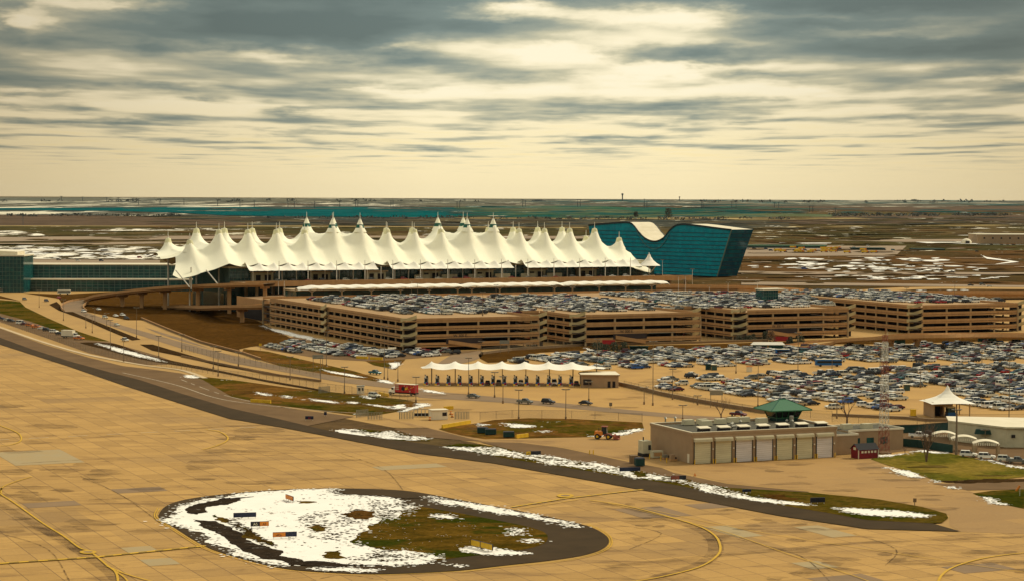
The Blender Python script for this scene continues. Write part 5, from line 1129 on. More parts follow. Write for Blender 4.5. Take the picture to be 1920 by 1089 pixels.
for i in range(15):
    x = tp0[0]+.4+i*4.18; t = thing('toll_booth', ['leftmost toll booth','second toll booth from the left','third toll booth from the left','fourth toll booth from the left','fifth toll booth from the left','sixth toll booth from the left','seventh toll booth from the left','middle toll booth','seventh toll booth from the right','sixth toll booth from the right','fifth toll booth from the right','fourth toll booth from the right','third toll booth from the right','second toll booth from the right','rightmost toll booth beside the brick office'][i]+' under the white canopy, blue base', 'toll booth', (x, tp0[1]+1, .1), 0, 'toll booths in a row under the canopy')
    inst(bbody, 'booth_body', t, (0,0,.2)); inst(bglass, 'booth_glass', t, (0,0,.2)); inst(broof, 'roof_unit', t, (0,0,.2)); inst(kisl, 'island_kerb', t); inst(barr, 'barrier_arm', t)
for i, cl, kd in ((5.5,'black','sedan'),(6.5,'grey','suv'),(8.5,'white','suv'),(11.5,'white','van'),(13.5,'dark blue','sedan')):
    car(kd, cl, (tp0[0]+.4+i*4.18, tp0[1]+3), Q*-1, {5.5:'black sedan waiting at a toll booth left of the middle',6.5:'grey car waiting beside the middle toll booth',8.5:'white car waiting at a toll booth right of the middle',11.5:'white van waiting between right-hand toll booths',13.5:'dark blue car in the toll lane nearest the office'}[i], 'van' if kd == 'van' else 'car')
o0 = G(1112, 727); off_ = thing('toll_office', 'flat-roofed tan office at the right end of the toll plaza', 'building', (*o0, .1), math.radians(4))
mb = MB(); mb.prism([(-4,10),(-4,2),(4,0),(9.5,0),(9.5,14),(-2,16)], 0, 4.4, 'stucco'); mb.build('wall', off_)
mb = MB(); mb.prism([(-4.5,10),(-4.5,1.6),(3.8,-.5),(10,-.5),(10,14.5),(-2,16.5)], 4.42, 4.9, 'stucco', 'roofwhite'); mb.build('roof', off_)
for x in (5.4, 7.2): mb = MB(); mb.box(x, x+1.1, -.06, -.01, .1, 2.4, 'dark'); mb.build('door', off_)
mb = MB(); mb.box(0, 3, -.5, .5, 1, 3, 'dark', rz=-.24, c=(-3.4, 1.9, 0)); mb.build('window', off_)
# ------------------------------------------------------------------ fire station
f0 = Vector(G(1297, 870)); f1 = Vector(G(1568, 856.5)); fl_ = Vector(G(1209, 850)); dvf = f1-f0; rf_ = math.atan2(dvf.y, dvf.x); LF = dvf.length; dl = fl_-f0
DF = abs(-math.sin(rf_)*dl.x+math.cos(rf_)*dl.y); HF = 8.2
fs = thing('fire_station', 'beige fire station with seven tall roller doors and a flat grey roof', 'fire station', (f0.x, f0.y, .1), rf_)
mb = MB(); mb.box(0, LF, 0, DF, 0, HF-.5, 'stucco', ); mb.build('wall', fs)
for nm_, b4 in (('parapet', (-.15, LF+.15, -.15, .25)), ('parapet', (-.15, LF+.15, DF-.25, DF+.15)), ('parapet', (-.15, .25, .25, DF-.25)), ('parapet', (LF-.25, LF+.15, .25, DF-.25))):
    mb = MB(); mb.box(*b4, HF-.5, HF+.15, 'stucco'); mb.box(b4[0]-.05, b4[1]+.05, b4[2]-.05, b4[3]+.05, HF+.15, HF+.3, 'roofwhite'); mb.build(nm_, fs)
mb = MB(); mb.box(.25, LF-.25, .25, DF-.25, HF-.5, HF-.35, 'roofgrey'); mb.build('roof', fs)
dw = 4.9; dp_ = (LF-.8)/7
hood = MB(); hood.box(-.2, dw+.2, -1.0, -.02, 5.9, 6.6, 'beige', taper=.0); hood.box(-.25, dw+.25, -.6, -.02, 6.6, 6.85, 'roofwhite'); hoodm = hood.mesh('door_hood')
drm = {}
for key in ('doorcream', 'doorwhite'):
    q_ = MB(); q_.box(0, dw, -.16, -.02, .05, 5.9, key); [q_.box(.02, dw-.02, -.2, -.161, .4+k*.55, .44+k*.55, 'tan_lt') for k in range(10)]; drm[key] = q_.mesh('roller_door')
jm = MB(); jm.box(-.16, 0, -.3, -.02, 0, 5.9, 'dark'); jmm = jm.mesh('door_track')
bol = MB(); bol.tube((0,0,0), (0,0,1.3), .13, 'yelpaint', n=8); bolm = bol.mesh('bollard')
lampm = MB(); lampm.box(-.15, .15, -.3, -.02, 0, .4, 'roofwhite'); lampm = lampm.mesh('wall_lamp')
for i in range(7):
    x = .7+i*dp_; d_ = inst(drm['doorwhite' if i in (2, 3, 6) else 'doorcream'], 'roller_door', fs, (x, 0, 0)); d_['label'] = ['cream','cream','white','white','cream','cream','bright white'][i]+' roller door'
    inst(hoodm, 'door_hood', fs, (x, 0, 0)); inst(jmm, 'door_track', fs, (x, 0, 0)); inst(jmm, 'door_track', fs, (x+dw+.16, 0, 0)); inst(lampm, 'wall_lamp', fs, (x+dw+.65, 0, 3.6))
    for dx in (-.35, dw+.35): inst(bolm, 'bollard', fs, (x+dx, -1.1, 0))
mb = MB(); mb.box(-.06, -.01, 1.4, 2.5, .1, 2.5, 'roofwhite'); mb.build('side_door', fs)
sk = MB(); sk.box(-1.5, 1.5, -1.1, 1.1, 0, .9, 'dark', taper=.1); sk.prism([(-1.7,-1.25),(1.7,-1.25),(1.7,1.25),(-1.7,1.25)], lambda p: .95+(p[1]+1.25)*.12, lambda p: 1.15+(p[1]+1.25)*.12, 'roofwhite'); skm = sk.mesh('skylight')
for i in range(7): inst(skm, 'skylight', fs, (6.2+i*6.05, 5.2, HF-.35))
hv = MB(); hv.box(-1.6, 1.6, -1, 1, .2, 1.6, 'beige', taper=.12); hv.box(-1.3, 1.3, -.8, .8, 0, .2, 'dark'); hvm = hv.mesh('roof_unit')
for x, y in ((9.5,21),(14,21),(13,17),(19,20),(24,22),(27.5,22),(31,18)): inst(hvm, 'roof_unit', fs, (x, y, HF-.35))
vt = MB(); vt.tube((0,0,0), (0,0,1.6), .22, 'metal', n=8); vt.tube((0,0,1.6), (0,0,2.0), .5, 'metal', .2, 8); vtm = vt.mesh('roof_vent')
for x, y in ((15.5,7),(16.6,8.5),(5,26),(8,26),(21,12),(34,9),(35,8)): inst(vtm, 'roof_vent', fs, (x, y, HF-.35))
mb = MB(); mb.tube((15.2, 6.5, HF+.6), (16.8, 7.2, HF+.6), .35, 'metal', n=8); mb.build('duct', fs); mb = MB(); mb.tube((35.2, 8.6, HF-.3), (35.2, 8.6, HF+2.6), .6, 'metal', n=8); mb.build('duct', fs)
# pipes and a rear annex edge
an = inst(None, 'annex', fs, (LF+.2, 6, 0))
mb = MB(); mb.box(0, 9, -2, 10, 0, 5.2, 'stucco'); mb.box(9.02, 27, 3, 16, 0, 5.6, 'stucco'); mb.build('annex_wall', an)
for b4, z_ in (((-.1, 9.2, -2.2, -1.9), 5.2), ((8.9, 9.2, -1.9, 3), 5.2), ((9.0, 27.2, 2.8, 3.1), 5.6), ((26.9, 27.2, 3.1, 16), 5.6), ((0, 27.2, 15.9, 16.2), 5.6)):
    mb = MB(); mb.box(*b4, z_, z_+.5, 'roofwhite'); mb.build('annex_parapet', an)
mb = MB(); mb.box(.2, 8.8, -1.8, 9.8, 5.2, 5.3, 'roofgrey'); mb.box(9.3, 26.8, 3.2, 15.8, 5.6, 5.7, 'roofgrey'); mb.build('annex_roof', an)
for x in (10.5, 15, 19.5): mb = MB(); mb.box(x, x+2.3, 2.9, 2.98, 1.8, 3.7, 'glass'); mb.build('green_window', an)
for x, y in ((3, 3), (5, 6), (12, 9), (18, 8)): inst(hvm, 'annex_roof_unit', an, (x, y, 5.5))
# watch room with green roof
lk0 = Vector(G(1474, 788, 8)); lk = inst(None, 'watch_room', fs, (0,0,0)); 
loc = Matrix.Rotation(-rf_, 2) @ (lk0-f0); lk.location = (loc.x, loc.y+2, HF-.35)
mb = MB(); mb.box(-3.4, 3.4, -2.8, 2.8, 0, 1.0, 'greenwall'); mb.build('watch_base', lk)
mb = MB(); k_ = 1.15
for sgn in (0,): mb.add([(-3.4,-2.8,1),(3.4,-2.8,1),(3.4,2.8,1),(-3.4,2.8,1),(-4.4,-3.6,3.4),(4.4,-3.6,3.4),(4.4,3.6,3.4),(-4.4,3.6,3.4)], [(0,1,5,4),(1,2,6,5),(2,3,7,6),(3,0,4,7)], 'carglass')
mb.build('slanted_windows', lk)
mb = MB()
for x, y in ((-1,-1),(1,-1),(1,1),(-1,1),(0,-1),(-.5,-1),(.5,-1)): mb.tube((x*3.45, y*2.85, 1), (x*4.45, y*3.65, 3.4), .13, 'greenroof', n=5)
mb.box(-3.6, 3.6, -3.0, 3.0, .85, 1.1, 'greenroof'); mb.build('window_frame', lk)
mb = MB(); mb.add([(-6.6,-5.2,3.3),(6.6,-5.2,3.3),(6.6,5.2,3.3),(-6.6,5.2,3.3),(-1.0,0,6.0),(1.0,0,6.0),(-6.6,-5.2,3.0),(6.6,-5.2,3.0),(6.6,5.2,3.0),(-6.6,5.2,3.0)], [(0,1,5,4),(1,2,5),(2,3,4,5),(3,0,4),(6,7,1,0),(7,8,2,1),(8,9,3,2),(9,6,0,3),(9,8,7,6)], 'greenroof'); mb.build('green_roof', lk)
mb = MB(); mb.tube((-1,0,6.05), (1,0,6.05), .16, 'band', n=5)
for sx_ in (-1, 1):
    for sy in (-1, 1): mb.tube((sx_*1.0, 0, 6.03), (sx_*6.6, sy*5.2, 3.33), .1, 'band', n=4)
mb.build('roof_ridge', lk)
# yard clutter beside the station
def small(name, label, cat, px, py, build, rz=0, z=.12, group=None):
    t = thing(name, label, cat, (*G(px, py), z), rz, group); build(t); return t
def P_(par, nm_, *boxes):
    mb = MB()
    for b in boxes:
        if b[0] == 'b': mb.box(*b[1:7], b[7], taper=b[8] if len(b) > 8 else 0)
        elif b[0] == 't': mb.tube(b[1], b[2], b[3], b[4], n=8)
    return mb.build(nm_, par)
small('generator', 'tall pale generator cabinet at the left wall of the fire station', 'generator', 1209, 855, lambda t: (P_(t, 'cabinet', ('b',-1.3,1.3,-1.5,1.5,.9,4.3,'beige')), P_(t, 'base_frame', ('b',-1.4,1.4,-1.6,1.6,0,.9,'dark')), P_(t, 'grille', ('b',.3,1.1,-1.56,-1.51,1.8,3.2,'dark')), P_(t, 'exhaust', ('t',(-.5,0,4.3),(-.5,0,5.3),.18,'blackp'))), rf_)
small('dumpster', 'dark waste container beside a brown box at the left of the fire station', 'dumpster', 1199, 874, lambda t: (P_(t, 'body', ('b',-1.2,1.2,-1,1,.2,2.0,'greenwall')), P_(t, 'lid', ('b',-1.25,1.25,-1.05,1.05,2.0,2.3,'blackp',.2))), .2)
small('wooden_crate', 'brown box standing left of the dark waste container', 'crate', 1188, 869, lambda t: P_(t, 'panel', ('b',-1,1,-.8,.8,0,2.2,'concwall')), .2)
small('utility_cabinet', 'beige metal cabinet by the side wall, right of the generator', 'cabinet', 1231, 858, lambda t: (P_(t, 'cabinet', ('b',-1.6,1.6,-.9,.9,.1,1.9,'beige')), P_(t, 'vent', ('b',-1.2,1.2,-.95,-.91,.5,1.5,'tan'))), rf_)
for k, (x, y, lb) in enumerate([(1249,861,'pallet of grey parts by the fire station side wall'),(1262,864,'low brown bench of equipment by the side wall'),(1275,862,'dark green equipment case by the side wall')]):
    small('equipment_stack', lb, 'equipment', x, y, lambda t, k=k: (P_(t, 'frame', ('b',-1,1,-.6,.6,0,.5,'tan')), P_(t, 'load', ('b',-.9,.4,-.5,.5,.5,1.2+.5*k,['metal','stucco','greenwall'][k]), ('b',.5,.9,-.4,.4,.5,1.0,'dark'))), rf_)
for k, (x, y) in enumerate([(1218,860),(1239,864),(1250,868)]): 
    t = thing('bollard', ['leftmost','middle','rightmost'][k]+' yellow bollard guarding the side wall of the fire station', 'bollard', (*G(x, y), .1), 0, 'bollards by the fire station side'); inst(bolm, 'post', t); P_(t, 'cap', ('t',(0,0,1.3),(0,0,1.42),.1,'yelpaint'))
# red shed
def shed(t):
    P_(t, 'wall', ('b',-3.2,3.2,-1.8,1.8,0,2.5,'barnred'))
    mb = MB(); mb.add([(-3.5,-2.05,2.4),(3.5,-2.05,2.4),(3.5,0,4.0),(-3.5,0,4.0),(3.5,2.05,2.4),(-3.5,2.05,2.4)], [(0,1,2,3),(3,2,4,5)], 'shingle'); mb.build('roof', t)
    mb = MB(); mb.add([(-3.2,-1.8,2.5),(-3.2,0,3.85),(-3.2,1.8,2.5),(3.2,-1.8,2.5),(3.2,0,3.85),(3.2,1.8,2.5)], [(0,1,2),(3,5,4)], 'barnred'); mb.build('gable', t)
    P_(t, 'trim', ('b',-3.28,-3.1,-1.88,-1.81,0,2.5,'roofwhite'), ('b',3.1,3.28,-1.88,-1.81,0,2.5,'roofwhite'), ('b',-3.3,-3.21,-1.88,-1.7,0,2.5,'roofwhite'), ('b',-3.1,3.1,-1.86,-1.81,2.38,2.5,'roofwhite'))
    for k in range(5): P_(t, 'window', ('b',-2.3+k*1.05,-1.65+k*1.05,-1.88,-1.81,1.5,2.1,'roofwhite'))
    P_(t, 'gable_window', ('b',-3.29,-3.22,-.6,.6,2.3,3.0,'roofwhite'))
small('garden_shed', 'small barn-red shed with white trim and black roof, right of the fire station', 'shed', 1621, 858, shed, rf_+.05)
# radio mast, red and white lattice
def lattice(t, hgt, w0, w1, seg, colf):
    for s in range(seg):
        mb = MB(); za, zb = hgt*s/seg, hgt*(s+1)/seg; wa, wb_ = w0+(w1-w0)*s/seg, w0+(w1-w0)*(s+1)/seg; m = colf(s)
        C4 = [(-1,-1),(1,-1),(1,1),(-1,1)]
        for i in range(4):
            a, b = C4[i], C4[(i+1) % 4]; mb.tube((a[0]*wa, a[1]*wa, za), (a[0]*wb_, a[1]*wb_, zb), .065, m, n=4, cap=False); mb.tube((a[0]*wa, a[1]*wa, za), (b[0]*wb_, b[1]*wb_, zb), .05, m, n=4, cap=False); mb.tube((b[0]*wa, b[1]*wa, za), (a[0]*wb_, a[1]*wb_, zb), .05, m, n=4, cap=False); mb.tube((a[0]*wb_, a[1]*wb_, zb), (b[0]*wb_, b[1]*wb_, zb), .05, m, n=4, cap=False)
        mb.build('lattice_section', t)
rmx = G(1657, 850); rm = thing('radio_mast', 'tall lattice radio mast in red and white bands behind the red shed', 'radio mast', (*rmx, .1), .3)
lattice(rm, 33, 1.15, .55, 18, lambda s: 'rust' if s in (0,1,2,3,7,8,12,13,17) else 'mast')
P_(rm, 'antenna', ('t',(0,0,33),(0,0,35),.07,'rust'), ('t',(.8,0,30),(.8,0,34),.05,'mast')); P_(rm, 'base', ('b',-1.6,1.6,-1.6,1.6,0,.4,'concwall'))
# exit kiosk with white pyramid tent
kx = G(1776, 780)
kk = thing('exit_kiosk', 'exit kiosk under a white tent roof at the edge of the long-term car park', 'kiosk', (*kx, .12), .12)
mb = MB(); n_ = 24; rg = [(0,10.2),(.5,9.3),(.9,8.4),(1.8,7.3),(3.2,6.3),(5.0,5.5),(7.4,4.7)]; vs = []
for r_, z_ in rg:
    for i in range(n_):
        t_ = 2*math.pi*i/n_; s_ = 1/max(abs(math.cos(t_-Q/2*0)), abs(math.sin(t_))); s_ = 1+(s_-1)*min(1, r_/3); vs.append((r_*s_*math.cos(t_), r_*s_*math.sin(t_)*.9, z_-(.5*(1-abs(math.cos(2*t_)))*0)-(.4*(s_-1) if r_ > 3 else 0)))
for k in range(len(rg)-1): mb.add(vs[k*n_:(k+2)*n_], [(i, n_+i, n_+(i+1) % n_, (i+1) % n_) for i in range(n_)], 'fabric2')
mb.build('tent_roof', kk, True)
P_(kk, 'wall', ('b',-6.4,-5.9,-5,5,0,5,'stucco'), ('b',-5.9,1.5,-1.0,4.5,3.4,5,'stucco'), ('b',-1.8,-1.2,-1.0,4.5,0,3.4,'stucco'))
P_(kk, 'dark_bay', ('b',-5.88,-1.82,2,4.4,0,3.4,'dark')); P_(kk, 'blue_booth', ('b',-.6,2.0,-2.5,0.5,0,1.4,'bluep'), ('b',-.7,2.1,-2.6,.6,2.9,3.2,'roofwhite')); P_(kk, 'booth_glass', ('b',-.5,1.9,-2.4,.4,1.4,2.9,'glass'))
for x, y in ((5.8,-5),(5.8,5),(2.6,-1.5)): P_(kk, 'post', ('t',(x,y,0),(x,y,4.9),.22,'tan_lt'))
t = thing('yellow_post_barrier', 'yellow barrier post left of the exit kiosk', 'barrier', (*G(1712, 781), .1)); P_(t, 'post', ('b',-.9,.9,-.5,.5,0,2.4,'yelpaint')); P_(t, 'base', ('b',-1.1,1.1,-.7,.7,0,.3,'concwall'))
# long white shed and carports on the right
wb0 = G(1781, 826); WR = math.radians(-9)
wh_ = thing('long_white_building', 'long low pale-walled building with a flat white roof at the right edge', 'building', (*wb0, .12), WR)
Wl = 34
mb = MB(); mb.prism([(0,0),(15,-14),(15+Wl,-10),(Wl+5,12),(0,12)], 0, 5.4, 'beige'); mb.build('wall', wh_)
mb = MB(); mb.prism([(-.5,.3),(15,-14.6),(15.6+Wl,-10.5),(Wl+5.4,12.6),(-.6,12.6)], 5.42, 5.9, 'beige', 'roofwhite'); mb.build('roof', wh_)
for k, (x0, y0, z0_, z1_) in enumerate([(16.5,-14.05,2.8,3.7),(20.5,-13.7,2.6,3.6),(24.5,-13.4,2.8,3.7),(28,-13.1,2.8,3.7)]): P_(wh_, 'window', ('b',x0,x0+1.1,y0-.1,y0-.02,z0_,z1_,'dark'))
P_(wh_, 'dark_awning', ('b',6.5,12.5,-10.5,-8.0,3.2,4.6,'greenwall',.4))
cpm = MB(); n_ = 10
for i in range(n_):
    x0_, x1_ = -3.6+7.2*i/n_, -3.6+7.2*(i+1)/n_; zf = lambda x: 3.3+.9*(1-(x/3.6)**2); cpm.prism([(x0_,-2.6),(x1_,-2.6),(x1_,2.6),(x0_,2.6)], lambda p: zf(p[0])-.12, lambda p: zf(p[0]), 'roofwhite')
for i in range(12): cpm.box(-3.5+i*.6, -3.2+i*.6, -2.66, -2.61, 2.9, 3.6, 'roofwhite')
cpr = cpm.mesh('arched_roof'); ppm = MB(); ppm.box(-.35, .35, -.3, .3, 0, 3.2, 'tan_lt'); ppm = ppm.mesh('post')
for x, y, lb in ((1770,836,'leftmost and farthest of the three white arched carports'),(1807,844,'middle one of the three white arched carports'),(1848,853,'nearest of the three white arched carports, by the parked white cars')):
    t = thing('carport', lb, 'carport', (*G(x, y), .12), WR, 'arched carports beside the long white building'); inst(cpr, 'arched_roof', t)
    for px_, py_ in ((-3.3,-2.2),(3.3,-2.2),(-3.3,2.2),(3.3,2.2)): inst(ppm, 'post', t, (px_, py_, 0))
for x, y, cl, kd, ang, lb in ((1722,821,'white','pickup',10,'white pickup alone beyond the green screen wall'),(1816,857,'white','suv',12,'white sport utility car leftmost below the carports'),(1850,861,'white','suv',8,'white sport utility car second below the carports'),(1886,866,'silver','suv',6,'silver car third below the carports, right of two white ones'),(1906,869,'grey','pickup',4,'dark grey pickup at the right edge below the carports'),(1742,817,'black','sedan',8,'black car partly behind the white pickup')):
    car(kd, cl, G(x, y), hd(x, y, 20, 2), lb, 'pickup truck' if kd == 'pickup' else 'car')
def wall_along(name, label, cat, px, hgt, thick, m, z=.1, partname='wall_panel', capm=None):
    pts = [G(x, y) for x, y in px]; t = thing(name, label, cat, (*pts[0], z))
    mb = MB()
    for i in range(len(pts)-1):
        a, b = pts[i], pts[i+1]; L = math.dist(a, b); mb.box(0, L, -thick/2, thick/2, 0, hgt, m, rz=heading(a, b), c=(a[0]-pts[0][0], a[1]-pts[0][1], 0))
    mb.build(partname, t)
    if capm:
        mb = MB()
        for i in range(len(pts)-1):
            a, b = pts[i], pts[i+1]; L = math.dist(a, b); mb.box(0, L, -thick/2-.05, thick/2+.05, hgt+.002, hgt+.15, capm, rz=heading(a, b), c=(a[0]-pts[0][0], a[1]-pts[0][1], 0))
        mb.build('coping', t)
    return t
wall_along('screen_fence', 'dark green screened fence slanting down to the lawn', 'fence', [(1668,835),(1720,839),(1786,849)], 2.3, .12, 'greenwall')
wall_along('screen_wall', 'dark retaining wall behind the radio mast and the white pickup', 'wall', [(1665,812),(1720,811),(1778,806)], 2.4, .3, 'greenwall', capm='concwall')
wall_along('road_barrier', 'low brown barrier wall curving between the toll lanes and the car park', 'barrier wall', [(1160,722),(1200,731),(1240,741),(1300,753),(1369,765),(1435,775)], 1.2, .5, 'concwall', capm='tan_lt')
wall_along('road_barrier', 'low brown barrier wall along the road in front of the exit kiosk', 'barrier wall', [(1560,780),(1700,786),(1740,790),(1990,792)], .8, .4, 'concwall', capm='tan_lt')
wall_along('road_barrier', 'brown barrier rail along the outer edge of the approach road, by the mound', 'barrier wall', [(265,598),(320,621),(377,643),(457,664),(489,675)], .9, .4, 'concwall', capm='tan')
wall_along('road_barrier', 'pale parapet along the road above the embankment', 'barrier wall', [(905,664),(960,657),(1100,648),(1300,644),(1440,640)], 1.0, .3, 'concwall', capm='tan_lt')
wall_along('road_barrier', 'dark barrier rail along the lower approach road', 'barrier wall', [(340,669),(420,685),(500,702),(602,716)], .8, .3, 'concwall')
# yellow and orange water barriers
def jersey(label, x0, y0, x1, y1, n, m='yelpaint', hgt=1.1, gp='water-filled road barriers'):
    t = thing('road_barrier', label, 'barrier', (*G(x0, y0), .1), heading(G(x0, y0), G(x1, y1))); L = math.dist(G(x0, y0), G(x1, y1)); s = L/n
    for i in range(n):
        mb = MB(); mb.prism([(i*s+.05,-.3),((i+1)*s-.05,-.3),((i+1)*s-.05,.3),(i*s+.05,.3)], 0, .35, m); mb.box(i*s+.05, (i+1)*s-.05, -.25, .25, .35, hgt, m, taper=.0); mb.build('barrier_block', t)
jersey('long row of yellow barriers right of the guard hut', 829,803,882,794,5)
jersey('yellow barriers on the grass left of centre', 470,754,508,756,3)
jersey('yellow barriers beside the silver car behind the fence', 711,740,728,744,2)
jersey('yellow barriers in front of the dark waste container', 968,822,990,819,3)
jersey('yellow barrier at the corner of the small car park', 668,672,690,673,3)
jersey('second yellow barrier at the corner of the small car park, nearer the fence', 694,674,717,675,3)
jersey('low yellow blocks behind the guard hut', 832,768,850,767,2)
for x, y, lb in ((905,812,'dark dumpster left of a pair on the rough ground'),(920,815,'dark dumpster right of a pair on the rough ground'),(954,820,'dark dumpster behind the yellow barriers on the rough ground')):
    small('dumpster', lb, 'dumpster', x, y, lambda t: (P_(t, 'body', ('b',-1.6,1.6,-.9,.9,.15,1.6,'greenwall')), P_(t, 'lid', ('b',-1.65,1.65,-.95,.95,1.6,1.8,'blackp',.15))), .1)
# guard huts and gates
small('guard_hut', 'white guard hut with dark windows beside the gate', 'hut', 822, 786, lambda t: (P_(t, 'wall', ('b',-2.6,2.6,-1.6,1.6,0,2.9,'roofwhite')), P_(t, 'roof', ('b',-2.8,2.8,-1.8,1.8,2.92,3.2,'roofwhite')), P_(t, 'window', ('b',.8,2.3,-1.66,-1.61,1.2,2.3,'dark')), P_(t, 'side_window', ('b',2.61,2.66,-1.2,1.2,1.2,2.3,'dark'))), .35)
small('guard_booth', 'small white booth with two dark windows left of the silver car', 'hut', 676, 738, lambda t: (P_(t, 'wall', ('b',-1.3,1.3,-1.1,1.1,0,2.7,'roofwhite')), P_(t, 'roof', ('b',-1.45,1.45,-1.25,1.25,2.72,2.9,'metal')), P_(t, 'window', ('b',-.9,-.1,-1.16,-1.11,1.2,2.2,'dark')), P_(t, 'door_window', ('b',.5,1.0,-1.16,-1.11,1.2,2.2,'dark'))), .1)
for k, (x, y, lb) in enumerate([(608,737,'grey slatted gate leaf right of the approach fence'),(679,782,'grey slatted gate leaf leftmost by the guard hut'),(703,787,'grey slatted gate leaf second by the guard hut'),(762,786,'grey slatted gate leaf beside the guard hut'),(866,786,'grey enclosure right of the guard hut')]):
    def gate(t, k=k):
        for i in range(9): P_(t, 'slat', ('b',-2.2+i*.5,-1.95+i*.5,-.06,.06,.1,2.3,'metal'))
        P_(t, 'frame', ('b',-2.3,-2.2,-.08,.08,0,2.5,'metal'), ('b',2.25,2.35,-.08,.08,0,2.5,'metal'), ('b',-2.2,2.25,-.05,.05,2.3,2.4,'metal'))
    small('gate', lb, 'gate', x, y, gate, (.6, .7, .05, .05, .1)[k])
small('bike_shelter', 'low grey arched frame shelter between the gates and the guard hut', 'shelter', 790, 781, lambda t: ([P_(t, 'hoop', ('t',(-2.4+i*1.2,-1,0),(-2.4+i*1.2,0,2.4),.09,'metal'), ('t',(-2.4+i*1.2,0,2.4),(-2.4+i*1.2,1,0),.09,'metal')) for i in range(5)], P_(t, 'ridge', ('t',(-2.4,0,2.4),(2.4,0,2.4),.1,'metal')), P_(t, 'rack', ('b',-2.2,2.2,-.5,.5,.2,1.1,'dark'))), .1)
for k, (x, y) in enumerate([(806,788),(845,777),(848,782)]): small('orange_barrel', ['orange drum at the left corner of the guard hut','orange and white drum right of the guard hut','orange drum nearest the yellow barriers'][k], 'traffic drum', x, y, lambda t: (P_(t, 'drum', ('t',(0,0,.1),(0,0,1.1),.35,'orange')), P_(t, 'stripe', ('t',(0,0,.5),(0,0,.7),.36,'roofwhite')), P_(t, 'foot', ('b',-.45,.45,-.45,.45,0,.1,'blackp'))))
small('parking_office', 'small tan hut at the corner of the small car park', 'hut', 735, 664, lambda t: (P_(t, 'wall', ('b',-1.5,1.5,-1.2,1.2,0,2.6,'stucco')), P_(t, 'roof', ('b',-1.8,1.8,-1.5,1.5,2.62,2.9,'roofwhite')), P_(t, 'window', ('b',-1,1,-1.26,-1.21,1,2,'dark'))))
for x, y, lb in ((1425,657,'white tented shelter with dark green sides at the back of the long-term car park'),):
    small('tented_shelter', lb, 'shelter', x+15, y, lambda t: ([P_(t, 'panel', ('b',-7+i*7.5,-.6+i*7.5,-1,1,0,2.6,'greenwall')) for i in range(2)], P_(t, 'roof', ('b',-8,7.8,-1.6,1.6,2.7,3.9,'fabric2',1.2))))
for k, (x, y) in enumerate([(1190,660),(1206,660),(1842,641),(1860,641),(1672,644),(1689,646)]):
    small('bus_shelter', ['dark green bus shelter, left one of the pair near the embankment shrubs','dark green bus shelter, right one of the pair near the embankment shrubs','dark green bus shelter, left of two far right behind the cars','dark green bus shelter, right of two far right behind the cars','dark green bus shelter left of two under the exit bridge','dark green bus shelter right of two under the exit bridge'][k], 'bus shelter', x, y, lambda t: (P_(t, 'panel', ('b',-2.2,2.2,.4,.6,0,2.5,'greenwall')), P_(t, 'side_panel', ('b',-2.3,-2.2,-.8,.6,0,2.5,'glass')), P_(t, 'roof', ('b',-2.5,2.5,-1,.8,2.52,2.75,'greenwall'))))
# wheel loader
def loader(t):
    P_(t, 'body', ('b',-3.0,-.4,-1.1,1.1,1.1,2.3,'orange',.15)); P_(t, 'cab', ('b',-.9,.7,-.8,.8,1.6,3.6,'carglass',.12), ('b',-1,.8,-.9,.9,3.6,3.8,'rust'))
    P_(t, 'front_frame', ('b',-.2,1.8,-.7,.7,.9,1.6,'rust')); P_(t, 'lift_arm', ('t',(.6,-.6,1.6),(3.0,-.6,.9),.16,'rust'), ('t',(.6,.6,1.6),(3.0,.6,.9),.16,'rust'))
    mb = MB(); mb.prism([(2.8,-1.6),(4.4,-1.6),(4.4,1.6),(2.8,1.6)], .15, .3, 'rust'); mb.box(2.8, 3.0, -1.6, 1.6, .3, 1.5, 'rust'); mb.box(3.0, 4.2, -1.6, -1.5, .3, 1.1, 'rust'); mb.box(3.0, 4.2, 1.5, 1.6, .3, 1.1, 'rust'); mb.build('bucket', t)
    wh = MB(); wh.tube((0,-.3,0), (0,.3,0), .8, 'tyre', n=14); wh.tube((0,-.31,0), (0,.31,0), .4, 'yelpaint', n=10); w_ = wh.mesh('wheel')
    for x in (-2, 1.3):
        for y in (-1.15, 1.15): inst(w_, 'wheel', t, (x, y, .8))
    P_(t, 'exhaust', ('t',(-1.8,0,2.3),(-1.8,0,3.2),.08,'blackp'))
small('wheel_loader', 'orange wheel loader with its bucket down on the forecourt', 'wheel loader', 1134, 823, loader, -.25)
# ------------------------------------------------------------------ airfield guidance signs
def sign(label, x, y, L_, hgt, face, rz, txt=None, half=None, group='airfield guidance signs'):
    t = thing('guidance_sign', label, 'airfield sign', (*G(x, y), .28), rz, group)
    mb = MB(); mb.box(-L_/2, L_/2, -.12, .12, .35, .35+hgt, 'navy'); mb.build('panel', t)
    if half:
        for x0_, x1_, m in half: mb = MB(); mb.box(-L_/2+x0_*L_+.03, -L_/2+x1_*L_-.03, -.15, -.122, .4, .3+hgt, m); mb.build('sign_face', t)
    n = max(2, int(L_/1.1))
    for i in range(n): mb = MB(); mb.box(-L_/2+.2+i*(L_-.4)/(n-1)-.05, -L_/2+.2+i*(L_-.4)/(n-1)+.05, -.05, .05, 0, .35, 'mast'); mb.build('leg', t)
    if txt:
        for s_, xx, sz, m in txt: text(t, s_, sz, (xx, -.16, .35+hgt*.2), (Q, 0, 0), m)
SR = math.radians(14)
sign('dark blank back of a sign, topmost on the snowy island', 459, 974, 5.0, 1.0, None, SR)
sign('black and orange sign reading AS, middle one on the snowy island', 487, 991, 3.9, 1.0, None, SR, [('AS', -.95, .85, 'roofwhite'), ('AS', 1.0, .7, 'blackp')], [(0, .5, 'blackp'), (.5, 1, 'orange')])
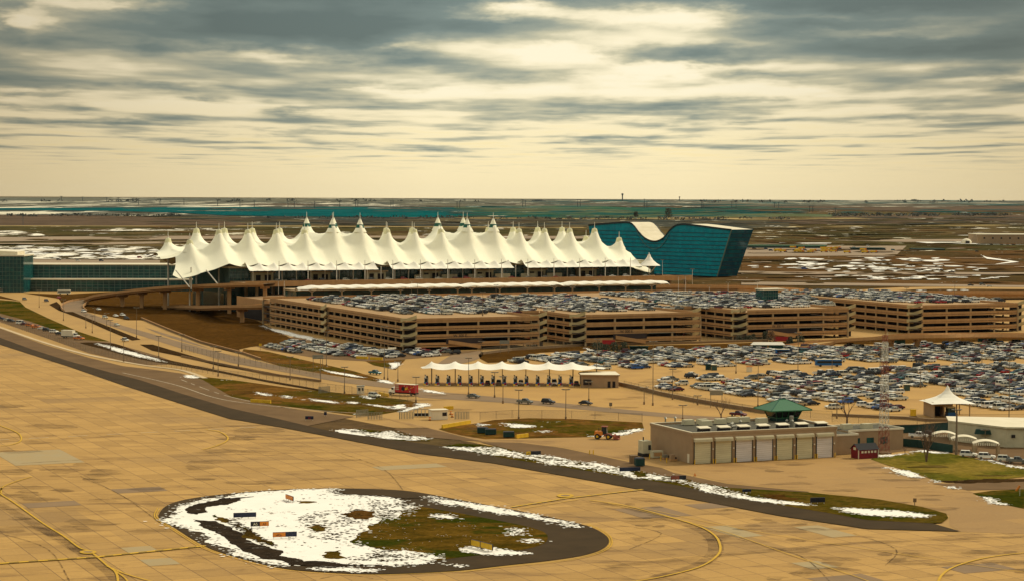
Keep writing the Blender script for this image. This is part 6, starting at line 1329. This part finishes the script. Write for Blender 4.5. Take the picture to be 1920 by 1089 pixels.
sign('sign half orange half dark, lowest on the snowy island', 534, 1011, 5.0, 1.0, None, SR, [('-AS-', -1.25, .7, 'blackp')], [(0, .53, 'orange'), (.53, 1, 'navy')])
sign('thin sign seen almost edge-on at the top of the snowy island', 543, 941, 4.5, 1.0, None, math.radians(-62), None, [(0, 1, 'orange')])
sign('pair of yellow sign boards seen at an angle on the island grass', 904, 1032, 7.5, 1.2, None, math.radians(-55), None, [(0, .42, 'yelpaint'), (.45, 1, 'yelpaint')])
sign('orange and black sign, first on the long thin island', 1000, 856, 4.2, 1.0, None, SR, [('AS', -1.3, .7, 'blackp')], [(0, .32, 'yelpaint'), (.32, 1, 'blackp')])
sign('all-dark sign on the snow, second on the long thin island', 1181, 887, 5.6, 1.0, None, SR)
sign('red-brown sign with dark end, third on the long thin island', 1272, 903, 4.0, 1.0, None, SR, None, [(0, .55, 'rust'), (.55, 1, 'blackp')])
sign('low dark grey box near the brown patch on the thin island', 1400, 926, 2.2, .6, None, SR)
sign('dark louvred sign, last on the long thin island', 1533, 946, 3.6, 1.1, None, SR, None, [(0, .3, 'blackp'), (.33, .63, 'blackp'), (.66, 1, 'blackp')])
sign('small dark sign at the bend of the perimeter road', 580, 789, 2.6, 1.0, None, 0, [('A5', 0, .7, 'signred')])
sign('small dark board on the pale road near the gate', 610, 781, .9, 1.0, None, 0)
small('marker_post', 'short brown marker post on the forecourt beyond the thin island', 'marker post', 1715, 948, lambda t: (P_(t, 'post', ('b',-.08,.08,-.08,.08,0,1.1,'pole')), P_(t, 'plate', ('b',-.4,.4,-.12,-.09,.8,1.7,'concwall'))))
small('red_windsock', 'red marker on a pole at the right edge above the grass', 'wind marker', 1912, 930, lambda t: (P_(t, 'pole', ('t',(0,0,0),(0,0,2.6),.06,'mast')), P_(t, 'sock', ('t',(0,0,2.5),(-.9,0,1.2),.28,'orange'))))
small('traffic_cone', 'small orange cone on the forecourt in front of the fire station', 'cone', 1303, 892, lambda t: (P_(t, 'cone', ('b',-.25,.25,-.25,.25,.05,.7,'orange',.18)), P_(t, 'foot', ('b',-.35,.35,-.35,.35,0,.05,'orange'))))
small('yellow_bollards_stand', 'pair of yellow posts by the end of the side road', 'bollard', 1109, 852, lambda t: (P_(t, 'post', ('t',(-.5,0,0),(-.5,0,1.2),.15,'yelpaint')), P_(t, 'post', ('t',(.5,0,0),(.5,0,1.2),.15,'yelpaint'))))
for x, y, r_ in ((1040,672,0),(1150,664,0)): pass
for k, (x, y, w_, h_, lb) in enumerate([(1108,641,4.4,1.6,'red banner on the wall at the left of the second garage'),(1141,646,6,2,'large red banner among shrubs below the second garage'),(1193,636,2.6,2.2,'red square sign at the second garage entrance'),(986,640,4.4,1.6,'red banner at the foot of the leftmost garage'),(1289,635,4.6,2.2,'red banner at the right end of the second garage'),(885,645,2.4,2.0,'red square sign at the leftmost garage entrance'),
   (1404,628,4.2,1.6,'red banner above shrubs below the third garage'),(1468,640,9,2.2,'wide red banner among shrubs below the third garage'),(1493,630,3,2.4,'red square sign at the third garage entrance'),(1739,620,5,1.8,'red banner on the wall of the rightmost garage'),(1883,616,3,2.2,'red square sign at the right end of the rightmost garage')]):
    small('direction_sign', lb, 'sign', x, y+4, lambda t, w_=w_, h_=h_: (P_(t, 'panel', ('b',-w_/2,w_/2,-.08,.08,1.2,1.2+h_,'signred')), P_(t, 'post', ('t',(-w_/2+.3,.1,0),(-w_/2+.3,.1,1.2),.08,'pole')), P_(t, 'post', ('t',(w_/2-.3,.1,0),(w_/2-.3,.1,1.2),.08,'pole'))))
for k, (x, y, lb) in enumerate([(946,662,'grey overhead road sign on the curve behind the toll canopy'),(1343,764,'grey overhead road sign beside the car park barrier'),(596,692,'grey panel sign on two posts beside the approach road')]):
    small('overhead_sign', lb, 'road sign', x, y, lambda t: (P_(t, 'panel', ('b',-2.2,2.2,-.1,.1,4.2,5.8,'metal')), P_(t, 'post', ('t',(-1.9,0,0),(-1.9,0,4.2),.1,'pole')), P_(t, 'post', ('t',(1.9,0,0),(1.9,0,4.2),.1,'pole'))))
small('warning_sign', 'small yellow warning sign at the tip of the mound', 'road sign', 488, 658, lambda t: (P_(t, 'panel', ('b',-.6,.6,-.06,.06,2.2,3.4,'yelpaint')), P_(t, 'post', ('t',(0,.1,0),(0,.1,2.4),.07,'pole'))))
small('road_sign', 'dark square sign on a post right of the black sedan', 'road sign', 1145, 767, lambda t: (P_(t, 'panel', ('b',-.5,.5,-.06,.06,1.0,2.2,'pole')), P_(t, 'post', ('t',(0,.1,0),(0,.1,1.2),.07,'pole'))))
for k, (x, y, lb) in enumerate([(1328,693,'dark green phone box pair, left one on the road between the car parks'),(1339,694,'pale green ticket box on the road between the car parks'),(1405,697,'white maintenance cart with an orange side among the car parks'),(1700,732,'pale shelter box beside the radio mast in the car park')]):
    small('ticket_box', lb, 'booth', x, y, lambda t, k=k: (P_(t, 'body', ('b',-1.1,1.1,-.7,.7,0,2.2,['greenwall','glass','roofwhite','glass'][k])), P_(t, 'roof', ('b',-1.3,1.3,-.9,.9,2.22,2.4,['greenwall','roofwhite','orange','roofwhite'][k]))))
# ------------------------------------------------------------------ lamp posts
SC = lambda x, y: F/ G(x, y)[1]
pmq = MB(); pmq.tube((0,0,0), (0,0,1), .16, 'pole', .09, 6); unit = pmq.mesh('pole'); pmq = MB(); pmq.tube((0,0,0), (0,0,1), .16, 'mast', .1, 6); unitw = pmq.mesh('pole')
hdm = MB(); hdm.box(-1.1, 1.1, -.25, .25, -.05, .22, 'pole'); hdm.box(-1.4, -.7, -.35, .35, .1, .3, 'metal'); hdm.box(.7, 1.4, -.35, .35, .1, .3, 'metal'); head = hdm.mesh('lamp_head')
bsm = MB(); bsm.tube((0,0,0), (0,0,.9), .32, 'concwall', n=8); basem = bsm.mesh('pole_base')
def lamp(x, yb, yt, label, grp, white=False, wide=1., z=0):
    gx = G(x, yb, z); h_ = (yb-yt)/(F/gx[1]); t = thing('lamp_post', label, 'lamp post', (*gx, z+.05), 0, grp)
    inst(unitw if white else unit, 'pole', t, sc=(wide, wide, h_)); inst(head, 'lamp_head', t, (0,0,h_)); inst(basem, 'pole_base', t)
LL = [(73.5,576.5,545),(119,601,562),(161,615,590),(173,624,592),(178,604,578),(200,613,588),(207,655,600),(232,678,636),(256,632.5,577),(297.6,670,630),(341,659,627),(400,691,650),(409,705,658),(447,686,661),(544,712,669),(601,715,671),(646,738,688),(612,686,622)]
for k, (x, b, t_) in enumerate(LL): lamp(x, b, t_, 'slim brown lamp post along the curving approach roads on the left', 'lamp posts along the approach roads on the left')
RL = [(720.5,710.5,612),(727,712,689),(746,715,678),(780,754,707),(878.6,740,671),(927.4,745,698),(943,756,706),(972.6,786,731),(1060.8,786,730),(1104,752,716),(902,665,640)]
for k, (x, b, t_) in enumerate(RL): lamp(x, b, t_, 'slim brown lamp post standing around the toll plaza', 'lamp posts around the toll plaza')
CL = [(1224,760,640),(1261,749,692),(1207.7,758,727),(1280,788,760),(1308,759,742),(1421,763,683),(1496,708,624),(1569,784,741),(1726,727,677),(1841,687,650),(1891.6,798,667),(1650,700,650),(1560,700,668),(1120,670,636),(1380,700,660),(1960,740,690)]
for k, (x, b, t_) in enumerate(CL): lamp(x, b, t_, 'tall thin lamp post in or beside the long-term car park', 'lamp posts of the long-term car park')
GL = [(640,569,545),(783,561,532),(868,583,555),(905,592,548),(1074,568,540),(1195,571,545),(1388,586,566),(1560,570,549),(1700,556,540),(1790,556,530),(1037,553,536),(1282,560,525),(930,562,535)]
for k, (x, b, t_) in enumerate(GL): lamp(x, b, t_, 'short dark lamp post on the garage roof', 'lamp posts on the garage roof', z=13.92)
WL = [(510,553,527),(522,554,527),(533,556,526),(690,556,535),(772,557,528),(1123,550,525),(1272,549,519),(1285,549,518),(1242,519,488),(1298,540,505),(1420,552,528),(1365,556,530),(1330,551,537)]
for k, (x, b, t_) in enumerate(WL): lamp(x, b, t_, 'white lamp post on the pick-up deck near the long white canopy', 'white lamp posts near the long canopy', True, z=11)
lamp(1793, 852, 768, 'thick dark lamp post with a bright twin head left of the parked white cars', None, wide=2.4)
lamp(1847, 836, 806, 'short grey lamp post between the carports and the long white building', None)
# ------------------------------------------------------------------ fences
def wire_mat(name, col, cell, wire):
    m = bpy.data.materials.new(name); m.use_nodes = True; nt = m.node_tree; b = nt.nodes['Principled BSDF']; b.inputs['Base Color'].default_value = (*col, 1); b.inputs['Roughness'].default_value = .6
    tcn = nn(nt, 'ShaderNodeTexCoord'); sp = nn(nt, 'ShaderNodeSeparateXYZ'); nt.links.new(tcn.outputs['Object'], sp.inputs[0])
    f = None
    for s in (1, -1):
        q = mth(nt, 'ADD', mth(nt, 'MULTIPLY', sp.outputs[0], 1), mth(nt, 'MULTIPLY', sp.outputs[2], s)); v = mth(nt, 'LESS_THAN', mth(nt, 'FRACT', mth(nt, 'DIVIDE', q, cell)), wire/cell); f = v if f is None else mth(nt, 'MAXIMUM', f, v)
    nt.links.new(f, b.inputs['Alpha']); return m
M['wire'] = wire_mat('chain_link', (.20,.16,.10), .35, .035)
fpm = MB(); fpm.tube((0,0,0), (0,0,2.6), .06, 'pole', n=5, cap=False); fpost = fpm.mesh('fence_post')
def fence(label, px, step=6., hgt=2.5, mesh=True):
    pts = [G(x, y) for x, y in px]; t = thing('chain_link_fence', label, 'fence', (*pts[0], .2)); o = pts[0]; rails = MB(); panel = MB(); n = 0
    for i in range(len(pts)-1):
        a, b = pts[i], pts[i+1]; L = math.dist(a, b); k = max(1, round(L/step))
        A_, B_ = (a[0]-o[0], a[1]-o[1]), (b[0]-o[0], b[1]-o[1])
        rails.tube((*A_, hgt), (*B_, hgt), .05, 'pole', n=4, cap=False); panel.quad((*A_, .05), (*B_, .05), (*B_, hgt), (*A_, hgt), 'wire')
        for j in range(k+(i == len(pts)-2)):
            if n < 98: f_ = j/k; inst(fpost, 'fence_post', t, (A_[0]+(B_[0]-A_[0])*f_, A_[1]+(B_[1]-A_[1])*f_, 0), sc=(1, 1, hgt/2.5)); n += 1
    rails.build('top_rail', t); panel.build('wire_mesh', t)
fence('long perimeter fence between the apron road and the row of parked vehicles', [(-10,603),(83,633),(165,659),(266,681),(340,693)], 5)
fence('perimeter fence along the grass strip left of the guard booth', [(340,693),(420,706),(500,716),(600,731),(660,738)], 5)
fence('fence on the inner side of the approach road', [(340,657),(420,674),(500,689),(600,706)], 6)
fence('fence from the guard booth past the red truck', [(660,740),(720,747),(780,757)], 5)
fence('fence behind the rough ground with dumpsters', [(900,788),(960,784),(1072,785),(1204,791)], 8)
fence('fence running right of the toll plaza to the fire station', [(1170,727),(1300,757),(1440,780),(1560,786)], 7)
fence('fence along the road above the embankment', [(905,663),(1000,652),(1150,646),(1300,643),(1430,639)], 8)
fence('low fence behind the annex and radio mast', [(1560,792),(1660,796),(1780,800),(1990,806)], 8)
# ------------------------------------------------------------------ trees and shrubs
def bare_tree(label, x, y, hgt, seed, stems=1, cat='tree'):
    rt_ = random.Random(seed); t = thing('bare_tree', label, cat, (*G(x, y), .1)); tr = MB(); cw = MB()
    def br(mb, p, d_, L, r, dep):
        q = p+d_*L; mb.tube(p, q, r, 'wood', r*.6, 5 if dep < 2 else 3, False)
        if dep < 5:
            for _ in range(3 if dep < 2 else 2):
                nd = (d_+Vector((rt_.uniform(-1,1), rt_.uniform(-1,1), rt_.uniform(-.15,.7)))*.62).normalized(); br(cw, q-d_*L*rt_.uniform(0,.25), nd, L*rt_.uniform(.62,.85), r*.55, dep+1)
    for s in range(stems):
        d0 = Vector((rt_.uniform(-.35,.35) if stems > 1 else 0, rt_.uniform(-.35,.35) if stems > 1 else 0, 1)).normalized(); br(tr, Vector((0,0,0)), d0, hgt*.3, (.05*hgt)/(3.2 if stems > 1 else 1.4), 0)
    tr.build('trunk', t); cw.build('crown', t)
bare_tree('bare brown tree behind the annex roof, left of the radio mast', 1588, 800, 11, 1)
bare_tree('bare brown tree behind the fire station roof, left of the watch room', 1352, 792, 9, 2)
bare_tree('bare multi-stemmed tree on the yellow lawn', 1737, 866, 13, 3, 5)
bare_tree('small bare shrub in front of the annex, left of the green fence', 1697, 850, 2.6, 4, 4, 'shrub')
lf = random.Random(9)
def shrub(label, x, y, w_, hgt, seed, m='shrub', name='evergreen_shrub'):
    r = random.Random(seed); t = thing(name, label, 'shrub', (*G(x, y), .1)); mb = MB()
    for k in range(420):
        u = r.random(); th_ = r.uniform(0, 2*math.pi); R_ = w_/2*math.sqrt(r.random())*(1-.6*u)*(1+.25*math.sin(3*th_+seed)); c = Vector((R_*math.cos(th_), R_*math.sin(th_), .2+hgt*u*r.uniform(.8, 1.05))); a = Vector((r.uniform(-1,1), r.uniform(-1,1), r.uniform(-1,1))).normalized()*.28; b = a.orthogonal().normalized()*.28
        mb.add([c-a, c+b, c+a, c-b], [(0,1,2,3)], m)
    mb.build('crown', t); mb = MB(); mb.tube((0,0,0), (0,0,hgt*.6), .12, 'wood', .05, 5); mb.build('trunk', t)
for k, (x, y, w_, h_, lb) in enumerate([(1073,646,5.5,4.2,'shrub at the corner stairs of the second garage, left of a pair'),(1087,646,5,3.8,'shrub at the corner stairs of the second garage, right of a pair'),(1120,662,10,5,'dark spreading shrub on the embankment left of the boulder patch'),(1135,664,7,4.5,'rounded dark shrub at the top of the snow patch'),(1152,660,6,4.5,'shrub right of the snow patch on the embankment'),(1170,660,5.5,4.6,'shrub farthest right on the same embankment bank'),
    (1386,640,5,2.6,'low green shrub below the third garage stairs'),(1402,640,6,2.8,'green shrub left of the brown tree below the third garage'),(1412,638,4,3,'green shrub in the middle below the third garage'),(1435,638,5,4.2,'green shrub just left of the brown-leaved tree'),(1482,648,5,4.2,'dark shrub right of the wide red banner'),(1500,648,7,5,'dark large shrub right end of the embankment bank')]): shrub(lb, x, y, w_, h_, k+1)
M['brownleaf'] = mat('brown_leaves', (.13,.065,.025), .9, scale=2)
shrub('tall brown-leaved tree below the third garage', 1446, 648, 6.5, 7.5, 50, 'brownleaf', 'brown_tree')
# distant trees
for k, (x, y, w_, h_) in enumerate([(1192,409,16,14),(1253,411,26,26)]):
    t = thing('distant_tree', ['small dark tree far out on the plain above the tents','larger dark tree far out on the plain above the hotel'][k], 'tree', (*G(x, y), 0)); mb = MB(); r = random.Random(k)
    for q in range(260):
        u = r.random(); th_ = r.uniform(0, 6.28); R_ = w_/2*math.sqrt(r.random())*(1-.4*u); c = Vector((R_*math.cos(th_), R_*math.sin(th_), 4+h_*u)); a = Vector((r.uniform(-1,1), r.uniform(-1,1), r.uniform(-1,1))).normalized()*1.8; b = a.orthogonal().normalized()*1.8; mb.add([c-a, c+b, c+a, c-b], [(0,1,2,3)], 'shrub')
    mb.build('crown', t); mb = MB(); mb.tube((0,0,0), (0,0,h_*.7), 1.2, 'wood', .5, 5); mb.build('trunk', t)
M['farwood'] = mat('far_wood', (.09,.095,.075), .9, scale=.02)
wd = MB(); r = random.Random(77)
for k in range(300):
    seg = r.choice([(1560,1760,404,407),(1560,1760,404,407),(1780,1920,404,406),(940,1200,411,413),(1200,1500,411,414),(500,1000,409,412),(0,340,405,407),(1300,1900,379,381),(0,900,377,380)]); x = r.uniform(seg[0], seg[1]); y = r.uniform(seg[2], seg[3]); c = Vector((*G(x, y), 0)); sc_f = c.y/6000
    for q in range(7):
        p = c+Vector((r.uniform(-9,9), r.uniform(-6,6), r.uniform(1, 7)))*sc_f; a = Vector((r.uniform(-1,1), 0, r.uniform(-.6,.6)))*4*sc_f; b = Vector((r.uniform(-.5,.5), r.uniform(-1,1), 1))*3*sc_f; wd.add([p-a, p+b*.7, p+a, p-b], [(0,1,2,3)], 'farwood')
o = wd.build('far_tree_belts'); o['kind'] = 'stuff'; o['label'] = 'thin belts of far-off trees and scrub across the plain'; o['category'] = 'tree belt'
# ------------------------------------------------------------------ far buildings, pylons, depot
M['farpole'] = mat('far_pylon', (.06,.075,.08), .8, scale=.1)
pq = MB(); pq.tube((0,0,0), (0,0,1), 2.0, 'farpole', 1.2, 5); pp_ = pq.mesh('pole'); pq = MB(); pq.box(-9, 9, -.8, .8, -.9, .9, 'farpole'); pa = pq.mesh('cross_arm')
PY = [(115,377,368),(155,378,369),(200,380,370),(222,381,371),(260,385,372),(300,386,372),(345,386,373),(408,388,375),(450,389,375),(477,390,376),(540,390,377),(552,391,378),(590,391,377),(637,389,378),(667,390,375),(671,390,375),(733,390,376),(737,390,376),(857,391,377),(862,391,377),(980,389,374),(985,389,375),(1083,389,374),(1088,389,374),(1208,391,373),(1213,391,374),(1315,392,376),(1318,392,376),(1372,391,378),(1380,391,378),(1452,391,379),(1460,391,379),(1518,398,386),(1524,398,386),(1566,400,390)]
for x, b, t_ in PY:
    g_ = G(x, b); h_ = (b-t_)/(F/g_[1]); s_ = g_[1]/12000; t = thing('pylon', 'thin dark power pylon far out on the plain below the horizon', 'pylon', (*g_, 0), 0, 'power pylons on the plain'); inst(pp_, 'pole', t, sc=(s_, s_, h_)); inst(pa, 'cross_arm', t, (0,0,h_*.93), sc=(s_, s_, s_))
g_ = G(1167, 378); s_ = F/g_[1]; h_ = 15/s_; t = thing('control_tower', 'tiny dark control tower standing on the horizon', 'control tower', (*g_, 0)); P_(t, 'shaft', ('t',(0,0,0),(0,0,h_*.82),1.1/s_,'farpole')); P_(t, 'cab', ('t',(0,0,h_*.78),(0,0,h_),1.9/s_,'farpole'))
g_ = G(1274, 378); s_ = F/g_[1]; t = thing('water_tower', 'tiny thin tower on the horizon right of the control tower', 'tower', (*g_, 0)); P_(t, 'shaft', ('t',(0,0,0),(0,0,8/s_),.6/s_,'farpole')); P_(t, 'tank', ('t',(0,0,7/s_),(0,0,9/s_),1.4/s_,'farpole'))
g_ = G(43, 424); s_ = F/g_[1]; t = thing('lattice_mast', 'dark lattice mast standing in the bare field at the far left', 'mast', (*g_, 0)); lattice(t, 22/s_, 1.5/s_*1.1, .9/s_, 6, lambda s: 'farpole')
for k, (x, y, w_, h_, m, lb) in enumerate([(1010,378,26,3,'farpole','low dark farm buildings on the horizon above the tents'),(1340,379,6,3,'farpole','tiny dark building on the horizon right of the towers')]):
    g_ = G(x, y); s_ = F/g_[1]; t = thing('farm_building', lb, 'building', (*g_, 0)); P_(t, 'wall', ('b',-w_/2/s_,w_/2/s_,0,80,0,h_/s_*.6,m)); P_(t, 'roof', ('b',-w_/4/s_,w_/4/s_,5,70,h_/s_*.6,h_/s_,m))
wg = G(1832, 458); s_ = F/wg[1]; t = thing('warehouse', 'pale beige warehouse at the right edge beyond the snowy field', 'warehouse', (*wg, .6)); WW = 130/s_
P_(t, 'wall', ('b',0,WW,0,60,0,17/s_,'stucco')); P_(t, 'roof', ('b',-.5,WW+.5,-.5,60.5,17/s_,17.8/s_,'roofwhite'))
for k in range(5): P_(t, 'window', ('b',(12+k*16)/s_,(15+k*16)/s_,-.2,-.05,9/s_,12/s_,'dark'))
t = thing('white_dome', 'white dome hangar just left of the warehouse', 'hangar', (*G(1812,458), .6)); mb = MB(); mb.lathe([(8,0),(7.6,3),(6,5.5),(3,7.2),(0,7.8)], 'roofwhite', n=14); mb.build('dome', t, True); P_(t, 'doorway', ('b',-3,3,-8.4,-7.6,0,4,'dark'))
rd = random.Random(21)
for k in range(16):
    x = 1835+k*6+rd.uniform(-1, 1); cl = rd.choice(['white','black','grey','silver']); m, me = car_merged(rd.choice(['suv','sedan','van']), cl); o = inst(me, 'parked_car', None, (*G(x, 461), .62), rd.uniform(-.2,.2)); tag(o, cl+' vehicle parked in front of the beige warehouse', 'car', cl+' vehicles in front of the warehouse')
# depot of yellow snow ploughs
pl_ = MB(); pl_.box(-4,2.2,-1.3,1.3,1.0,3.0,'yelpaint',taper=.1); plb = pl_.mesh('truck_body'); pl_ = MB(); pl_.box(2.2,4.2,-1.2,1.2,.9,3.2,'orange',taper=.15); plc = pl_.mesh('cab'); pl_ = MB(); pl_.box(4.4,5.0,-1.9,1.9,.2,1.6,'blackp'); plp = pl_.mesh('plough_blade'); pl_ = MB(); pl_.tube((0,-1.3,0),(0,1.3,0),.6,'tyre',n=8); plw = pl_.mesh('wheel')
for k in range(26):
    x = rd.uniform(1455, 1640); y = rd.uniform(466, 476); t = thing('snow_plough', 'yellow and orange snow plough truck in the depot beyond the hotel', 'snow plough', (*G(x, y), .6), rd.uniform(-.4,.4), 'snow ploughs in the depot'); inst(plb, 'truck_body', t); inst(plc, 'cab', t); inst(plp, 'plough_blade', t)
    for wx in (-2.6, 2.8): inst(plw, 'wheel', t, (wx, 0, .6))
for k in range(22):
    x = rd.uniform(1400, 1690); y = rd.uniform(463, 475); cl = rd.choice(['white','black','dark blue','teal','grey']); m, me = car_merged('van', cl); o = inst(me, 'parked_van', None, (*G(x, y), .6), rd.uniform(-.4,.4)); tag(o, cl+' van in the snow plough depot beyond the hotel', 'van', cl+' vans in the plough depot')
for k, (x, y, w_, h_, m, lb) in enumerate([(1400,466,150,5,'glass','long low green-roofed depot hall right of the hotel'),(1600,470,60,4,'greenwall','dark green long shed at the right of the depot'),(1712,470,60,2.5,'greenwall','low dark green wall right of the depot')]):
    g_ = G(x, y); s_ = F/g_[1]; t = thing('depot_hall', lb, 'building', (*g_, .6)); P_(t, 'wall', ('b',0,w_/s_,0,25,0,h_/s_*.8,m)); P_(t, 'roof', ('b',-1,w_/s_+1,-1,26,h_/s_*.8,h_/s_,'greenroof' if k == 0 else m))
for k, (x, y, kd, cl, lb) in enumerate([(110,490,'suv','black','black car on the road behind the glass wing'),(146,492,'suv','white','white car on the road behind the glass wing'),(190,492,'suv','dark blue','dark blue car on the road behind the glass wing'),(262,486,'van','red','red van on the road left of the end tent'),(1508,507,'van','blue','blue van beside the snowy bank'),(1764,510,'pickup','black','black truck left of a pair on the road right of the hotel'),(1784,513,'pickup','black','black truck right of a pair on the road right of the hotel'),(1832,474,'suv','black','black car by the snow patch left of the warehouse'),
    (1820,538,'sedan','black','black sedan on the far right road'),(1842,537,'suv','grey','grey car on the far right road'),(1855,540,'sedan','white','white car on the far right road')]): car(kd, cl, G(x, y), rd.uniform(-.1,.1), lb, {'van': 'van', 'pickup': 'pickup truck'}.get(kd, 'car'), z=.9)
# cars on the drop-off deck
for k in range(26):
    a_ = 40+k*10.3+rd.uniform(-2, 2); cl = rd.choice(['white','silver','black','red','grey','maroon']); kd = rd.choice(['sedan','suv']); m, me = car_merged(kd, cl); o = inst(me, 'parked_car', None, A3(a_, 300+rd.choice((8, 11.5)), 18.47), TH+rd.uniform(-.05,.05)); tag(o, cl+' '+KN[kd]+' on the drop-off deck in front of the tented terminal', 'car', cl+' '+KN[kd]+'s on the drop-off deck')
for k, (a_, cl) in enumerate([(228,'white'),(240,'white'),(268,'white'),(212,'silver')]): m, me = car_merged('van', cl); o = inst(me, 'van', None, A3(a_, 240, 11.02), TH); tag(o, ['white van second from the right under the canopy edge','white van third from the right under the canopy edge','white van at the round nose of the canopy','silver van leftmost of four under the canopy edge'][k], 'van')

# ------------------------------------------------------------------ air
hm = bpy.data.materials.new('haze_air'); hm.use_nodes = True; nt = hm.node_tree; nt.nodes.remove(nt.nodes['Principled BSDF'])
pv = nn(nt, 'ShaderNodeVolumePrincipled'); pv.inputs['Color'].default_value = (.80,.88,.86,1); pv.inputs['Density'].default_value = 4e-6; pv.inputs['Anisotropy'].default_value = .2
nt.links.new(pv.outputs[0], nt.nodes['Material Output'].inputs['Volume']); M['haze_air'] = hm
mb = MB(); mb.box(-15500, 15500, -400, 26500, -1, 140, 'haze_air'); o = mb.build('haze'); o['kind'] = 'stuff'; o['label'] = 'pale air that fades the far plain'; o['category'] = 'haze'
